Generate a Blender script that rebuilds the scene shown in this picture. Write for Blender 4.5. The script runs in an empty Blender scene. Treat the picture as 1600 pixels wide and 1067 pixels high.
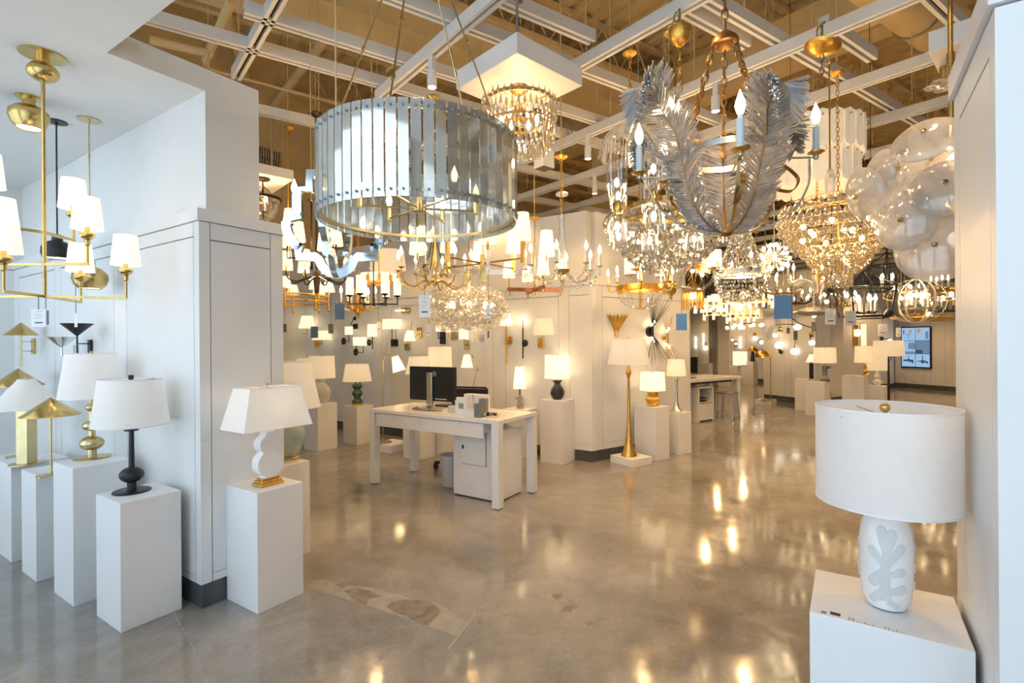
import bpy, math, random
from mathutils import Vector, Matrix, Euler
random.seed(7)
PI = math.pi
sc = bpy.context.scene
COL = sc.collection

# ---------------------------------------------------------------- camera
CAM_H = 1.41
F_PX = 806.2                      # focal length in pixels of the 1600 px wide frame
ROLL = -0.0075
YAW = math.radians(33.28)         # the shop's walls run along world x and y; the camera looks between them
FW = Vector((math.cos(YAW), math.sin(YAW), 0))
RT = Vector((math.sin(YAW), -math.cos(YAW), 0))
UP = Vector((0, 0, 1))
cam_d = bpy.data.cameras.new('camera')
cam = bpy.data.objects.new('camera', cam_d)
COL.objects.link(cam)
cam_d.sensor_fit = 'HORIZONTAL'
cam_d.sensor_width = 36.0
cam_d.lens = 36.0 * F_PX / 1600.0
cam_d.clip_start = 0.05
cam_d.clip_end = 200
_c, _s = math.cos(ROLL), math.sin(ROLL)
_r = RT * _c + UP * _s
_u = -RT * _s + UP * _c
_b = -FW
cam.matrix_world = Matrix(((_r.x, _u.x, _b.x, 0), (_r.y, _u.y, _b.y, 0), (_r.z, _u.z, _b.z, CAM_H), (0, 0, 0, 1)))
sc.camera = cam

# ---------------------------------------------------------------- light and exposure
vs = sc.view_settings
vs.view_transform = 'Standard'
vs.look = 'None'
vs.exposure = 0.08
vs.gamma = 1.0
vs.use_curve_mapping = False
_cy = sc.cycles
_cy.max_bounces = 5
_cy.diffuse_bounces = 3
_cy.glossy_bounces = 4
_cy.transmission_bounces = 4
_cy.transparent_max_bounces = 7
_cy.caustics_reflective = False
_cy.caustics_refractive = False
_cy.sample_clamp_indirect = 5.0
_cy.use_adaptive_sampling = True
_cy.adaptive_threshold = 0.085
_cy.adaptive_min_samples = 14
WARM = (1.0, 0.60, 0.26)
DAY = (0.70, 0.86, 1.0)
world = bpy.data.worlds.new('world')
sc.world = world
world.use_nodes = True
_bg = world.node_tree.nodes['Background']
_bg.inputs[0].default_value = (0.72, 0.85, 1.0, 1)
_bg.inputs[1].default_value = 0.8


def area_light(name, loc, rot, sx, sy, power, col):
    d = bpy.data.lights.new(name, 'AREA')
    d.shape = 'RECTANGLE'
    d.size = sx
    d.size_y = sy
    d.energy = power
    d.color = col
    o = bpy.data.objects.new(name, d)
    COL.objects.link(o)
    o.location = loc
    o.rotation_euler = rot
    return o


def spot_light(name, loc, power, parent, col=WARM):
    d = bpy.data.lights.new(name, 'SPOT')
    d.energy = power
    d.color = col
    d.shadow_soft_size = 0.04
    d.spot_size = math.radians(112)
    d.spot_blend = 0.45
    o = bpy.data.objects.new(name, d)
    COL.objects.link(o)
    o.location = loc
    o.parent = parent
    return o


def point_light(name, loc, power, col=WARM, r=0.08, parent=None):
    d = bpy.data.lights.new(name, 'POINT')
    d.energy = power
    d.color = col
    d.shadow_soft_size = r
    o = bpy.data.objects.new(name, d)
    COL.objects.link(o)
    o.location = loc
    if parent:
        o.parent = parent
    return o


# daylight falling in through the shop-front glazing behind the camera (window_1 .. window_3)
for _k, _y in enumerate((-2.4, 1.2, 4.8)):
    area_light('window_daylight', (-0.98, _y, 2.0), (0, -PI / 2, 0), 3.7, 3.3, 70, DAY)


# ---------------------------------------------------------------- placing helpers
def ray(px, py):
    a = (px - 800) / F_PX
    b = -(py - 533.5) / F_PX
    return _c * a - _s * b, _s * a + _c * b


def at(px, py, d):
    """point at depth d (metres along the view axis) seen at photo pixel (px, py)"""
    x, z = ray(px, py)
    p = RT * (x * d) + FW * d
    return Vector((p.x, p.y, CAM_H + z * d))


def atz(px, py, z=0.0):
    x, zz = ray(px, py)
    return at(px, py, (z - CAM_H) / zz)


def onplane(px, py, p0, n):
    """where the sight line of a pixel meets the upright plane through p0 with normal n"""
    q = at(px, py, 1.0) - Vector((0, 0, CAM_H))
    c0 = Vector((0, 0, CAM_H))
    t = (Vector(p0) - c0).dot(Vector(n)) / q.dot(Vector(n))
    return c0 + q * t


def dep(p):
    return p[0] * FW.x + p[1] * FW.y


# ---------------------------------------------------------------- materials
MATS = {}


def _new(name):
    m = bpy.data.materials.new(name)
    m.use_nodes = True
    nt = m.node_tree
    nt.nodes.clear()
    out = nt.nodes.new('ShaderNodeOutputMaterial')
    MATS[name] = m
    return m, nt, out


def _rgb(c):
    return (c[0], c[1], c[2], 1.0)


def pmat(name, col, rough=0.5, metal=0.0, var=0.06, scale=6.0, bump=0.0, bscale=60.0, emit=None, estr=0.0,
         trans=0.0, coat=0.0, stretch=None, spec=0.5, rvar=0.08):
    """procedural principled material: noise-driven tone, roughness and relief"""
    m, nt, out = _new(name)
    b = nt.nodes.new('ShaderNodeBsdfPrincipled')
    nt.links.new(b.outputs[0], out.inputs[0])
    tc = nt.nodes.new('ShaderNodeTexCoord')
    mp = nt.nodes.new('ShaderNodeMapping')
    nt.links.new(tc.outputs['Object'], mp.inputs[0])
    if stretch:
        mp.inputs['Scale'].default_value = stretch
    nz = nt.nodes.new('ShaderNodeTexNoise')
    nz.inputs['Scale'].default_value = scale
    nz.inputs['Detail'].default_value = 4
    nt.links.new(mp.outputs[0], nz.inputs['Vector'])
    cr = nt.nodes.new('ShaderNodeValToRGB')
    cr.color_ramp.elements[0].position = 0.3
    cr.color_ramp.elements[1].position = 0.7
    cr.color_ramp.elements[0].color = _rgb([max(0, x * (1 - var)) for x in col])
    cr.color_ramp.elements[1].color = _rgb([min(1, x * (1 + var)) for x in col])
    nt.links.new(nz.outputs[0], cr.inputs[0])
    nt.links.new(cr.outputs[0], b.inputs['Base Color'])
    mr = nt.nodes.new('ShaderNodeMapRange')
    mr.inputs['To Min'].default_value = max(0.0, rough - rvar)
    mr.inputs['To Max'].default_value = min(1.0, rough + rvar)
    nt.links.new(nz.outputs[0], mr.inputs[0])
    nt.links.new(mr.outputs[0], b.inputs['Roughness'])
    b.inputs['Metallic'].default_value = metal
    b.inputs['Specular IOR Level'].default_value = spec
    if coat:
        b.inputs['Coat Weight'].default_value = coat
        b.inputs['Coat Roughness'].default_value = 0.05
    if emit:
        b.inputs['Emission Color'].default_value = _rgb(emit)
        b.inputs['Emission Strength'].default_value = estr
    if bump:
        n2 = nt.nodes.new('ShaderNodeTexNoise')
        n2.inputs['Scale'].default_value = bscale
        n2.inputs['Detail'].default_value = 3
        nt.links.new(mp.outputs[0], n2.inputs['Vector'])
        bp = nt.nodes.new('ShaderNodeBump')
        bp.inputs['Strength'].default_value = bump
        bp.inputs['Distance'].default_value = 0.01
        nt.links.new(n2.outputs[0], bp.inputs['Height'])
        nt.links.new(bp.outputs[0], b.inputs['Normal'])
    if trans:
        b.inputs['Transmission Weight'].default_value = trans
    return m


def thin_glass(name, tint, gloss_rough=0.03, refl=0.06, cloud=0.0, cloud_col=(1, 1, 1), nscale=12.0, grow=0.9, stretch=None):
    """thin clear sheet: see-through with a mirror coat that grows at grazing angles, optional milky clouding"""
    m, nt, out = _new(name)
    tr = nt.nodes.new('ShaderNodeBsdfTransparent')
    tr.inputs[0].default_value = _rgb(tint)
    gl = nt.nodes.new('ShaderNodeBsdfGlossy')
    gl.inputs[0].default_value = (1, 1, 1, 1)
    gl.inputs['Roughness'].default_value = gloss_rough
    lw = nt.nodes.new('ShaderNodeLayerWeight')
    lw.inputs[0].default_value = 0.35
    mr = nt.nodes.new('ShaderNodeMapRange')
    mr.inputs['To Min'].default_value = refl
    mr.inputs['To Max'].default_value = grow
    nt.links.new(lw.outputs['Facing'], mr.inputs[0])
    mx = nt.nodes.new('ShaderNodeMixShader')
    nt.links.new(mr.outputs[0], mx.inputs[0])
    nt.links.new(tr.outputs[0], mx.inputs[1])
    nt.links.new(gl.outputs[0], mx.inputs[2])
    last = mx
    if cloud > 0:
        tc = nt.nodes.new('ShaderNodeTexCoord')
        mp = nt.nodes.new('ShaderNodeMapping')
        if stretch:
            mp.inputs['Scale'].default_value = stretch
        nt.links.new(tc.outputs['Object'], mp.inputs[0])
        nz = nt.nodes.new('ShaderNodeTexNoise')
        nz.inputs['Scale'].default_value = nscale
        nz.inputs['Detail'].default_value = 5
        nt.links.new(mp.outputs[0], nz.inputs['Vector'])
        m2 = nt.nodes.new('ShaderNodeMapRange')
        m2.inputs['From Min'].default_value = 0.35
        m2.inputs['From Max'].default_value = 0.7
        m2.inputs['To Min'].default_value = cloud * 0.4
        m2.inputs['To Max'].default_value = cloud
        nt.links.new(nz.outputs[0], m2.inputs[0])
        df = nt.nodes.new('ShaderNodeBsdfDiffuse')
        df.inputs[0].default_value = _rgb(cloud_col)
        tl = nt.nodes.new('ShaderNodeBsdfTranslucent')
        tl.inputs[0].default_value = _rgb(cloud_col)
        md = nt.nodes.new('ShaderNodeMixShader')
        nt.links.new(df.outputs[0], md.inputs[1])
        nt.links.new(tl.outputs[0], md.inputs[2])
        m3 = nt.nodes.new('ShaderNodeMixShader')
        nt.links.new(m2.outputs[0], m3.inputs[0])
        nt.links.new(mx.outputs[0], m3.inputs[1])
        nt.links.new(md.outputs[0], m3.inputs[2])
        last = m3
    nt.links.new(last.outputs[0], out.inputs[0])
    return m


def shade_mat(name, col, glow, glow_col=(1.0, 0.86, 0.62)):
    """linen lamp shade: woven relief, lets light through; a lamp that is switched on glows"""
    m, nt, out = _new(name)
    tc = nt.nodes.new('ShaderNodeTexCoord')
    nz = nt.nodes.new('ShaderNodeTexNoise')
    nz.inputs['Scale'].default_value = 40
    nt.links.new(tc.outputs['Object'], nz.inputs['Vector'])
    cr = nt.nodes.new('ShaderNodeValToRGB')
    cr.color_ramp.elements[0].color = _rgb([x * 0.97 for x in col])
    cr.color_ramp.elements[1].color = _rgb([min(1, x * 1.03) for x in col])
    nt.links.new(nz.outputs[0], cr.inputs[0])
    df = nt.nodes.new('ShaderNodeBsdfDiffuse')
    nt.links.new(cr.outputs[0], df.inputs[0])
    tl = nt.nodes.new('ShaderNodeBsdfTranslucent')
    nt.links.new(cr.outputs[0], tl.inputs[0])
    mx = nt.nodes.new('ShaderNodeMixShader')
    mx.inputs[0].default_value = 0.35
    nt.links.new(df.outputs[0], mx.inputs[1])
    nt.links.new(tl.outputs[0], mx.inputs[2])
    last = mx
    if glow > 0:
        em = nt.nodes.new('ShaderNodeEmission')
        em.inputs[0].default_value = _rgb(glow_col)
        em.inputs[1].default_value = glow
        ad = nt.nodes.new('ShaderNodeAddShader')
        nt.links.new(mx.outputs[0], ad.inputs[0])
        nt.links.new(em.outputs[0], ad.inputs[1])
        last = ad
    nt.links.new(last.outputs[0], out.inputs[0])
    return m


def emit_mat(name, col, strength):
    m, nt, out = _new(name)
    em = nt.nodes.new('ShaderNodeEmission')
    em.inputs[0].default_value = _rgb(col)
    em.inputs[1].default_value = strength
    nt.links.new(em.outputs[0], out.inputs[0])
    return m


pmat('wall_paint', (0.80, 0.80, 0.79), 0.38, bump=0.05, bscale=180, var=0.015)
pmat('upper_paint', (0.80, 0.79, 0.76), 0.7, bump=0.08, bscale=150, var=0.02)
pmat('pedestal_white', (0.84, 0.84, 0.84), 0.42, var=0.015, bump=0.03, bscale=120)
pmat('desk_white', (0.84, 0.84, 0.85), 0.3, var=0.012)
pmat('base_dark', (0.085, 0.09, 0.095), 0.35, var=0.15)
pmat('deck_paint', (0.76, 0.575, 0.29), 0.7, var=0.05, scale=2.0)
pmat('rail_white', (0.80, 0.79, 0.77), 0.4, var=0.03)
pmat('rail_slot', (0.07, 0.065, 0.06), 0.6)
pmat('steel', (0.45, 0.45, 0.45), 0.35, metal=0.9)
pmat('brass', (0.62, 0.45, 0.17), 0.24, metal=1.0, var=0.12, scale=14)
pmat('brass_pale', (0.60, 0.50, 0.27), 0.3, metal=1.0, var=0.1, scale=14)
pmat('gilt', (0.78, 0.46, 0.10), 0.33, metal=1.0, var=0.15, scale=25, bump=0.15, bscale=40)
pmat('gold_leaf', (0.80, 0.50, 0.15), 0.36, metal=1.0, var=0.15, scale=30)
pmat('iron_gilt', (0.34, 0.19, 0.07), 0.42, metal=0.9, var=0.35, scale=30)
pmat('silver_leaf', (0.60, 0.60, 0.56), 0.34, metal=1.0, var=0.15, scale=30)
pmat('nickel', (0.72, 0.72, 0.70), 0.14, metal=1.0)
pmat('black_metal', (0.022, 0.023, 0.026), 0.38, metal=0.3, var=0.2)
pmat('bronze', (0.07, 0.052, 0.038), 0.4, metal=0.8, var=0.25)
pmat('wood_red', (0.33, 0.12, 0.04), 0.45, var=0.25, scale=5, stretch=(2, 14, 14))
pmat('ceramic_white', (0.86, 0.86, 0.86), 0.12, coat=0.5, var=0.01)
pmat('ceramic_celadon', (0.40, 0.50, 0.44), 0.12, coat=0.7, var=0.08, scale=18)
pmat('ceramic_green', (0.035, 0.10, 0.035), 0.1, coat=0.8, var=0.35, scale=9)
pmat('ceramic_black', (0.03, 0.03, 0.032), 0.3, var=0.25)
pmat('ceramic_ivory', (0.72, 0.69, 0.62), 0.15, coat=0.5, var=0.05)
pmat('ceramic_grey', (0.20, 0.22, 0.23), 0.2, coat=0.5, var=0.3)
pmat('ceramic_gold', (0.74, 0.42, 0.07), 0.3, metal=0.7, var=0.2, scale=20)
pmat('stone_taupe', (0.40, 0.33, 0.26), 0.6, var=0.25, scale=30, bump=0.3, bscale=50)
pmat('relief_grey', (0.66, 0.67, 0.66), 0.55, var=0.02)
pmat('plastic_black', (0.012, 0.012, 0.014), 0.35)
pmat('plastic_grey', (0.25, 0.26, 0.27), 0.45)
pmat('mesh_black', (0.02, 0.018, 0.016), 0.6)
pmat('card_white', (0.82, 0.84, 0.87), 0.55, var=0.01)
pmat('card_blue', (0.13, 0.34, 0.72), 0.55, var=0.02)
pmat('card_navy', (0.06, 0.16, 0.34), 0.55, var=0.02)
pmat('card_grey', (0.16, 0.16, 0.16), 0.55)
pmat('ink', (0.04, 0.04, 0.045), 0.6)
pmat('ink_grey', (0.30, 0.31, 0.33), 0.6)
pmat('cord', (0.03, 0.028, 0.026), 0.6)
pmat('candle_ivory', (0.82, 0.78, 0.68), 0.5)
pmat('candle_blue', (0.74, 0.84, 0.90), 0.45)
pmat('alabaster', (0.88, 0.80, 0.68), 0.35, var=0.08, emit=(1.0, 0.82, 0.55), estr=0.25)
pmat('mirror_glass', (0.60, 0.69, 0.76), 0.10, metal=1.0, var=0.08, scale=9, rvar=0.04)
pmat('bin_plastic', (0.55, 0.56, 0.57), 0.4)
shade_mat('shade_day', (0.94, 0.94, 0.94), 0.0)
shade_mat('shade_soft', (0.90, 0.89, 0.87), 0.10, (1.0, 0.93, 0.84))
shade_mat('shade_lit', (0.88, 0.84, 0.76), 0.30, (1.0, 0.76, 0.46))
shade_mat('shade_hot', (0.90, 0.86, 0.78), 0.75, (1.0, 0.80, 0.52))
emit_mat('bulb', (1.0, 0.76, 0.44), 20.0)
emit_mat('bulb_soft', (1.0, 0.80, 0.52), 6.0)
emit_mat('globe_glass', (1.0, 0.86, 0.64), 2.6)
thin_glass('clear_glass', (0.96, 0.97, 0.96), refl=0.05, grow=0.75)
thin_glass('window_glass', (0.99, 0.995, 1.0), refl=0.03, grow=0.5)
thin_glass('slat_glass', (0.74, 0.80, 0.79), gloss_rough=0.07, refl=0.55, grow=0.9, cloud=0.34, cloud_col=(0.62, 0.70, 0.70), nscale=7, stretch=(3, 3, 0.9))
thin_glass('crystal', (0.92, 0.91, 0.88), gloss_rough=0.06, refl=0.42, grow=0.95)
thin_glass('crystal_gold', (0.98, 0.90, 0.72), gloss_rough=0.08, refl=0.40, grow=0.95, cloud=0.12, cloud_col=(1, 0.9, 0.7))
thin_glass('feather_glass', (0.86, 0.88, 0.92), gloss_rough=0.10, refl=0.42, grow=0.95, cloud=0.42, cloud_col=(0.97, 0.98, 1.0))
thin_glass('ribbed_glass', (0.95, 0.95, 0.94), gloss_rough=0.04, refl=0.10, grow=0.85)
thin_glass('bubble_glass', (0.96, 0.95, 0.93), gloss_rough=0.04, refl=0.08, grow=0.7, cloud=0.22, cloud_col=(1.0, 0.97, 0.92), nscale=5)
thin_glass('cloud_glass', (0.95, 0.95, 0.95), gloss_rough=0.05, refl=0.07, grow=0.55, cloud=0.52, cloud_col=(0.97, 0.97, 0.98), nscale=4)


# ---------------------------------------------------------------- mesh building
class MB:
    def __init__(self):
        self.v = []
        self.f = []

    def add(self, vs_, fs_):
        n = len(self.v)
        self.v.extend([tuple(p) for p in vs_])
        self.f.extend([tuple(i + n for i in q) for q in fs_])
        return self

    def box(self, x0, x1, y0, y1, z0, z1):
        return self.add([(x0, y0, z0), (x1, y0, z0), (x1, y1, z0), (x0, y1, z0), (x0, y0, z1), (x1, y0, z1), (x1, y1, z1), (x0, y1, z1)],
                        [(0, 3, 2, 1), (4, 5, 6, 7), (0, 1, 5, 4), (1, 2, 6, 5), (2, 3, 7, 6), (3, 0, 4, 7)])

    def obox(self, c, ax, ay, az, hx, hy, hz):
        """box with its own axes"""
        c, ax, ay, az = Vector(c), Vector(ax), Vector(ay), Vector(az)
        p = []
        for sz in (-1, 1):
            for sx, sy in ((-1, -1), (1, -1), (1, 1), (-1, 1)):
                p.append(c + ax * (sx * hx) + ay * (sy * hy) + az * (sz * hz))
        return self.add(p, [(0, 3, 2, 1), (4, 5, 6, 7), (0, 1, 5, 4), (1, 2, 6, 5), (2, 3, 7, 6), (3, 0, 4, 7)])

    def prism(self, pts, z0, z1):
        n = len(pts)
        v = [(p[0], p[1], z0) for p in pts] + [(p[0], p[1], z1) for p in pts]
        f = [tuple(range(n - 1, -1, -1)), tuple(range(n, 2 * n))]
        f += [(i, (i + 1) % n, n + (i + 1) % n, n + i) for i in range(n)]
        return self.add(v, f)

    def xprism(self, pts, y0, y1):
        """outline in x,z pushed along y"""
        n = len(pts)
        v = [(p[0], y0, p[1]) for p in pts] + [(p[0], y1, p[1]) for p in pts]
        f = [tuple(range(n)), tuple(range(2 * n - 1, n - 1, -1))]
        f += [((i + 1) % n, i, n + i, n + (i + 1) % n) for i in range(n)]
        return self.add(v, f)

    def lathe(self, prof, n=24, o=(0, 0, 0), axis=None, sx=1.0, sy=1.0, phase=0.0):
        v, f = [], []
        m = len(prof)
        for r, z in prof:
            for k in range(n):
                a = 2 * PI * k / n + phase
                v.append(Vector((r * math.cos(a) * sx, r * math.sin(a) * sy, z)))
        for i in range(m - 1):
            for k in range(n):
                k2 = (k + 1) % n
                f.append((i * n + k, i * n + k2, (i + 1) * n + k2, (i + 1) * n + k))
        if prof[0][0] > 1e-5:
            f.append(tuple(range(n - 1, -1, -1))) if getattr(self, 'cap', True) else None
        if prof[-1][0] > 1e-5:
            f.append(tuple((m - 1) * n + k for k in range(n))) if getattr(self, 'cap', True) else None
        if axis is not None:
            q = Vector((0, 0, 1)).rotation_difference(Vector(axis))
            v = [q @ p for p in v]
        oo = Vector(o)
        return self.add([p + oo for p in v], f)

    def shell(self, prof, n=24, o=(0, 0, 0), axis=None, sx=1.0, sy=1.0, phase=0.0):
        self.cap = False
        self.lathe(prof, n, o, axis, sx, sy, phase)
        self.cap = True
        return self

    def cyl(self, a, b, r, n=10, r2=None):
        a, b = Vector(a), Vector(b)
        d = b - a
        L = d.length
        return self.lathe([(r, 0), (r2 if r2 is not None else r, L)], n, a, d.normalized() if L > 0 else (0, 0, 1))

    def ball(self, c, r, n=12, m=7, sz=1.0):
        pr = [(r * math.sin(PI * i / m), -r * sz * math.cos(PI * i / m)) for i in range(m + 1)]
        pr[0] = (0, pr[0][1])
        pr[-1] = (0, pr[-1][1])
        return self.lathe(pr, n, c)

    def tube(self, pts, r, n=8, closed=False, flat=None):
        """tube along a path; r may be a list; flat=(w,h) gives a strap"""
        P = [Vector(p) for p in pts]
        m = len(P)
        v = []
        up = Vector((0, 0, 1))
        prev = None
        for i in range(m):
            if closed:
                t = (P[(i + 1) % m] - P[i - 1])
            else:
                t = P[min(i + 1, m - 1)] - P[max(i - 1, 0)]
            t = t.normalized()
            if prev is None:
                s = t.cross(up)
                if s.length < 1e-3:
                    s = t.cross(Vector((1, 0, 0)))
            else:
                s = prev - t * prev.dot(t)
                if s.length < 1e-4:
                    s = t.cross(up)
            s = s.normalized()
            prev = s
            w = t.cross(s)
            rr = r[i] if isinstance(r, (list, tuple)) else r
            for k in range(n):
                a = 2 * PI * (k + 0.5) / n
                if flat:
                    ca, sa = math.cos(a), math.sin(a)
                    v.append(P[i] + s * (flat[0] * (1 if ca > 0 else -1)) + w * (flat[1] * (1 if sa > 0 else -1)))
                else:
                    v.append(P[i] + s * (rr * math.cos(a)) + w * (rr * math.sin(a)))
        f = []
        for i in range(m if closed else m - 1):
            j = (i + 1) % m
            for k in range(n):
                k2 = (k + 1) % n
                f.append((i * n + k, i * n + k2, j * n + k2, j * n + k))
        if not closed:
            f.append(tuple(range(n - 1, -1, -1)))
            f.append(tuple((m - 1) * n + k for k in range(n)))
        return self.add(v, f)

    def strap(self, pts, w, h, closed=False):
        return self.tube(pts, 1, 4, closed, flat=(w / 2, h / 2))

    def mesh(self, name, mat, angle=38):
        me = bpy.data.meshes.new(name)
        me.from_pydata(self.v, [], self.f)
        me.materials.append(MATS[mat])
        me.shade_smooth()
        me.set_sharp_from_angle(angle=math.radians(angle))
        return me


def inst(name, me, parent=None, loc=(0, 0, 0), rz=0.0, rot=None):
    o = bpy.data.objects.new(name, me)
    COL.objects.link(o)
    o.parent = parent
    o.location = loc
    o.rotation_euler = rot if rot else (0, 0, rz)
    return o


def part(name, mb, mat, parent=None, loc=(0, 0, 0), rz=0.0, rot=None, bevel=0.0):
    o = inst(name, mb.mesh(name, mat), parent, loc, rz, rot)
    if bevel:
        md = o.modifiers.new('bevel', 'BEVEL')
        md.width = bevel
        md.segments = 2
        md.limit_method = 'ANGLE'
    return o


def tag(o, label, cat, group=None):
    o['label'] = label
    o['category'] = cat
    if group:
        o['group'] = group
    return o


def thing(name, label, cat, loc=(0, 0, 0), rz=0.0, group=None):
    o = bpy.data.objects.new(name, None)
    COL.objects.link(o)
    o.location = loc
    o.rotation_euler = (0, 0, rz)
    o.empty_display_size = 0.05
    return tag(o, label, cat, group)


def struct(o):
    o['kind'] = 'structure'
    return o


def stuff(o):
    o['kind'] = 'stuff'
    return o


def arc(c, r, a0, a1, n, plane='xz'):
    pts = []
    for i in range(n + 1):
        a = a0 + (a1 - a0) * i / n
        if plane == 'xz':
            pts.append((c[0] + r * math.cos(a), c[1], c[2] + r * math.sin(a)))
        else:
            pts.append((c[0] + r * math.cos(a), c[1] + r * math.sin(a), c[2]))
    return pts


def bez(p0, p1, p2, p3, n=10):
    p0, p1, p2, p3 = Vector(p0), Vector(p1), Vector(p2), Vector(p3)
    return [p0 * (1 - t) ** 3 + p1 * (3 * t * (1 - t) ** 2) + p2 * (3 * t * t * (1 - t)) + p3 * t ** 3 for t in [i / n for i in range(n + 1)]]


def smooth_path(pts, n=6):
    """Catmull-Rom through the points"""
    P = [Vector(p) for p in pts]
    out = []
    for i in range(len(P) - 1):
        a = P[max(i - 1, 0)]
        b, c = P[i], P[i + 1]
        d = P[min(i + 2, len(P) - 1)]
        for k in range(n):
            t = k / n
            out.append(0.5 * ((2 * b) + (c - a) * t + (2 * a - 5 * b + 4 * c - d) * t * t + (-a + 3 * b - 3 * c + d) * t ** 3))
    out.append(P[-1])
    return out
# ================================================================ SETTING
ANG_A = math.radians(-22.8)       # the two directions of the ceiling rails
ANG_B = math.radians(-107.3)
DA = Vector((math.cos(ANG_A), math.sin(ANG_A), 0))
DB = Vector((math.cos(ANG_B), math.sin(ANG_B), 0))
NA = Vector((-DA.y, DA.x, 0))
NB = Vector((-DB.y, DB.x, 0))
CROWN_Z0, CROWN_Z1, BASE_Z = 2.066, 2.13, 0.128
DECK_Z = 6.2
RAIL_Z = 3.6
SOFFIT_Z = 2.79

# ---- floor: polished concrete with mottling
m, nt, out = _new('concrete')
b = nt.nodes.new('ShaderNodeBsdfPrincipled')
nt.links.new(b.outputs[0], out.inputs[0])
tc = nt.nodes.new('ShaderNodeTexCoord')
n1 = nt.nodes.new('ShaderNodeTexNoise')
n1.inputs['Scale'].default_value = 0.9
n1.inputs['Detail'].default_value = 8
n1.inputs['Distortion'].default_value = 0.7
n2 = nt.nodes.new('ShaderNodeTexNoise')
n2.inputs['Scale'].default_value = 38
n2.inputs['Detail'].default_value = 6
n3 = nt.nodes.new('ShaderNodeTexNoise')
n3.inputs['Scale'].default_value = 4.5
n3.inputs['Detail'].default_value = 8
n3.inputs['Distortion'].default_value = 1.2
for n_ in (n1, n2, n3):
    nt.links.new(tc.outputs['Object'], n_.inputs['Vector'])
cr = nt.nodes.new('ShaderNodeValToRGB')
cr.color_ramp.elements[0].position = 0.32
cr.color_ramp.elements[1].position = 0.68
cr.color_ramp.elements[0].color = (0.235, 0.220, 0.198, 1)
cr.color_ramp.elements[1].color = (0.355, 0.338, 0.312, 1)
nt.links.new(n1.outputs[0], cr.inputs[0])
mx = nt.nodes.new('ShaderNodeMix')
mx.data_type = 'RGBA'
mx.blend_type = 'OVERLAY'
mx.inputs[0].default_value = 0.30
nt.links.new(cr.outputs[0], mx.inputs[6])
nt.links.new(n3.outputs[0], mx.inputs[7])
mx2 = nt.nodes.new('ShaderNodeMix')
mx2.data_type = 'RGBA'
mx2.blend_type = 'OVERLAY'
mx2.inputs[0].default_value = 0.20
nt.links.new(mx.outputs[2], mx2.inputs[6])
nt.links.new(n2.outputs[0], mx2.inputs[7])
nt.links.new(mx2.outputs[2], b.inputs['Base Color'])
mr = nt.nodes.new('ShaderNodeMapRange')
mr.inputs['From Min'].default_value = 0.3
mr.inputs['From Max'].default_value = 0.7
mr.inputs['To Min'].default_value = 0.06
mr.inputs['To Max'].default_value = 0.15
nt.links.new(n3.outputs[0], mr.inputs[0])
nt.links.new(mr.outputs[0], b.inputs['Roughness'])
b.inputs['Specular IOR Level'].default_value = 0.75
bp = nt.nodes.new('ShaderNodeBump')
bp.inputs['Strength'].default_value = 0.035
bp.inputs['Distance'].default_value = 0.02
nt.links.new(n3.outputs[0], bp.inputs['Height'])
nt.links.new(bp.outputs[0], b.inputs['Normal'])
pmat('concrete_joint', (0.40, 0.38, 0.35), 0.6)
pmat('concrete_patch', (0.36, 0.335, 0.30), 0.45, var=0.1, scale=14)
pmat('concrete_scar', (0.235, 0.20, 0.17), 0.5, var=0.3, scale=18, bump=0.3, bscale=40)
pmat('concrete_worn', (0.34, 0.32, 0.29), 0.55, var=0.15, scale=14)

floor = struct(part('floor', MB().box(-0.9, 30, -14, 8.2, -0.12, 0.0), 'concrete'))


def floor_poly(name, pts_px, mat, z):
    q = [atz(x, y, 0) for x, y in pts_px]
    part(name, MB().prism([(p.x, p.y) for p in q][::-1], 0.0002, z), mat, floor)


# worn strip and repaired patch in the middle of the floor
floor_poly('worn_strip', [(505, 905), (540, 914), (580, 918), (640, 934), (690, 945), (716, 962), (734, 972), (712, 994), (668, 978), (600, 955), (540, 936), (500, 925), (480, 918), (490, 908)], 'concrete_worn', 0.0006)
floor_poly('scar', [(521, 912), (544, 913), (536, 919)], 'concrete_scar', 0.0010)
floor_poly('scar', [(537, 923), (556, 918), (575, 922), (596, 932), (576, 936), (572, 946), (558, 941), (549, 934), (543, 928)], 'concrete_scar', 0.0010)
floor_poly('scar', [(612, 940), (632, 937), (658, 937), (676, 943), (690, 954), (676, 970), (668, 978), (642, 968), (636, 962), (618, 958), (604, 948)], 'concrete_scar', 0.0010)
floor_poly('concrete_patch', [(692, 958), (736, 972), (716, 995), (669, 978)], 'concrete_patch', 0.0013)
floor_poly('saw_cut', [(742.5, 957), (745, 958), (702, 1016), (699, 1015)], 'concrete_joint', 0.0016)
for q in ([(862, 929), (878, 927), (880, 934), (868, 936)], [(880, 946), (896, 944), (893, 955), (876, 957)], [(897, 944), (904, 943), (905, 949), (898, 951)],
          [(912, 971), (924, 969), (926, 975), (916, 978)], [(930, 965), (942, 964), (940, 969), (930, 969)], [(745, 968), (756, 967), (754, 973), (747, 974)], [(592, 1028), (599, 1026), (600, 1029), (594, 1031)]):
    floor_poly('scar', q, 'concrete_scar', 0.0010)
for q in ([(268.5, 951), (269.7, 950.5), (282, 977.5), (280.8, 978)], [(284, 981), (285.2, 980.5), (292, 994), (290.8, 994.5)], [(296, 1003), (297, 1002.5), (307, 1020.5), (306, 1021)], [(308, 1026), (309, 1025.5), (325, 1067), (323.8, 1067.5)]):
    floor_poly('saw_cut', q, 'concrete_joint', 0.0012)

# ---- panelled walls
GAP = 0.0035
SKIN = 0.012


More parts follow.
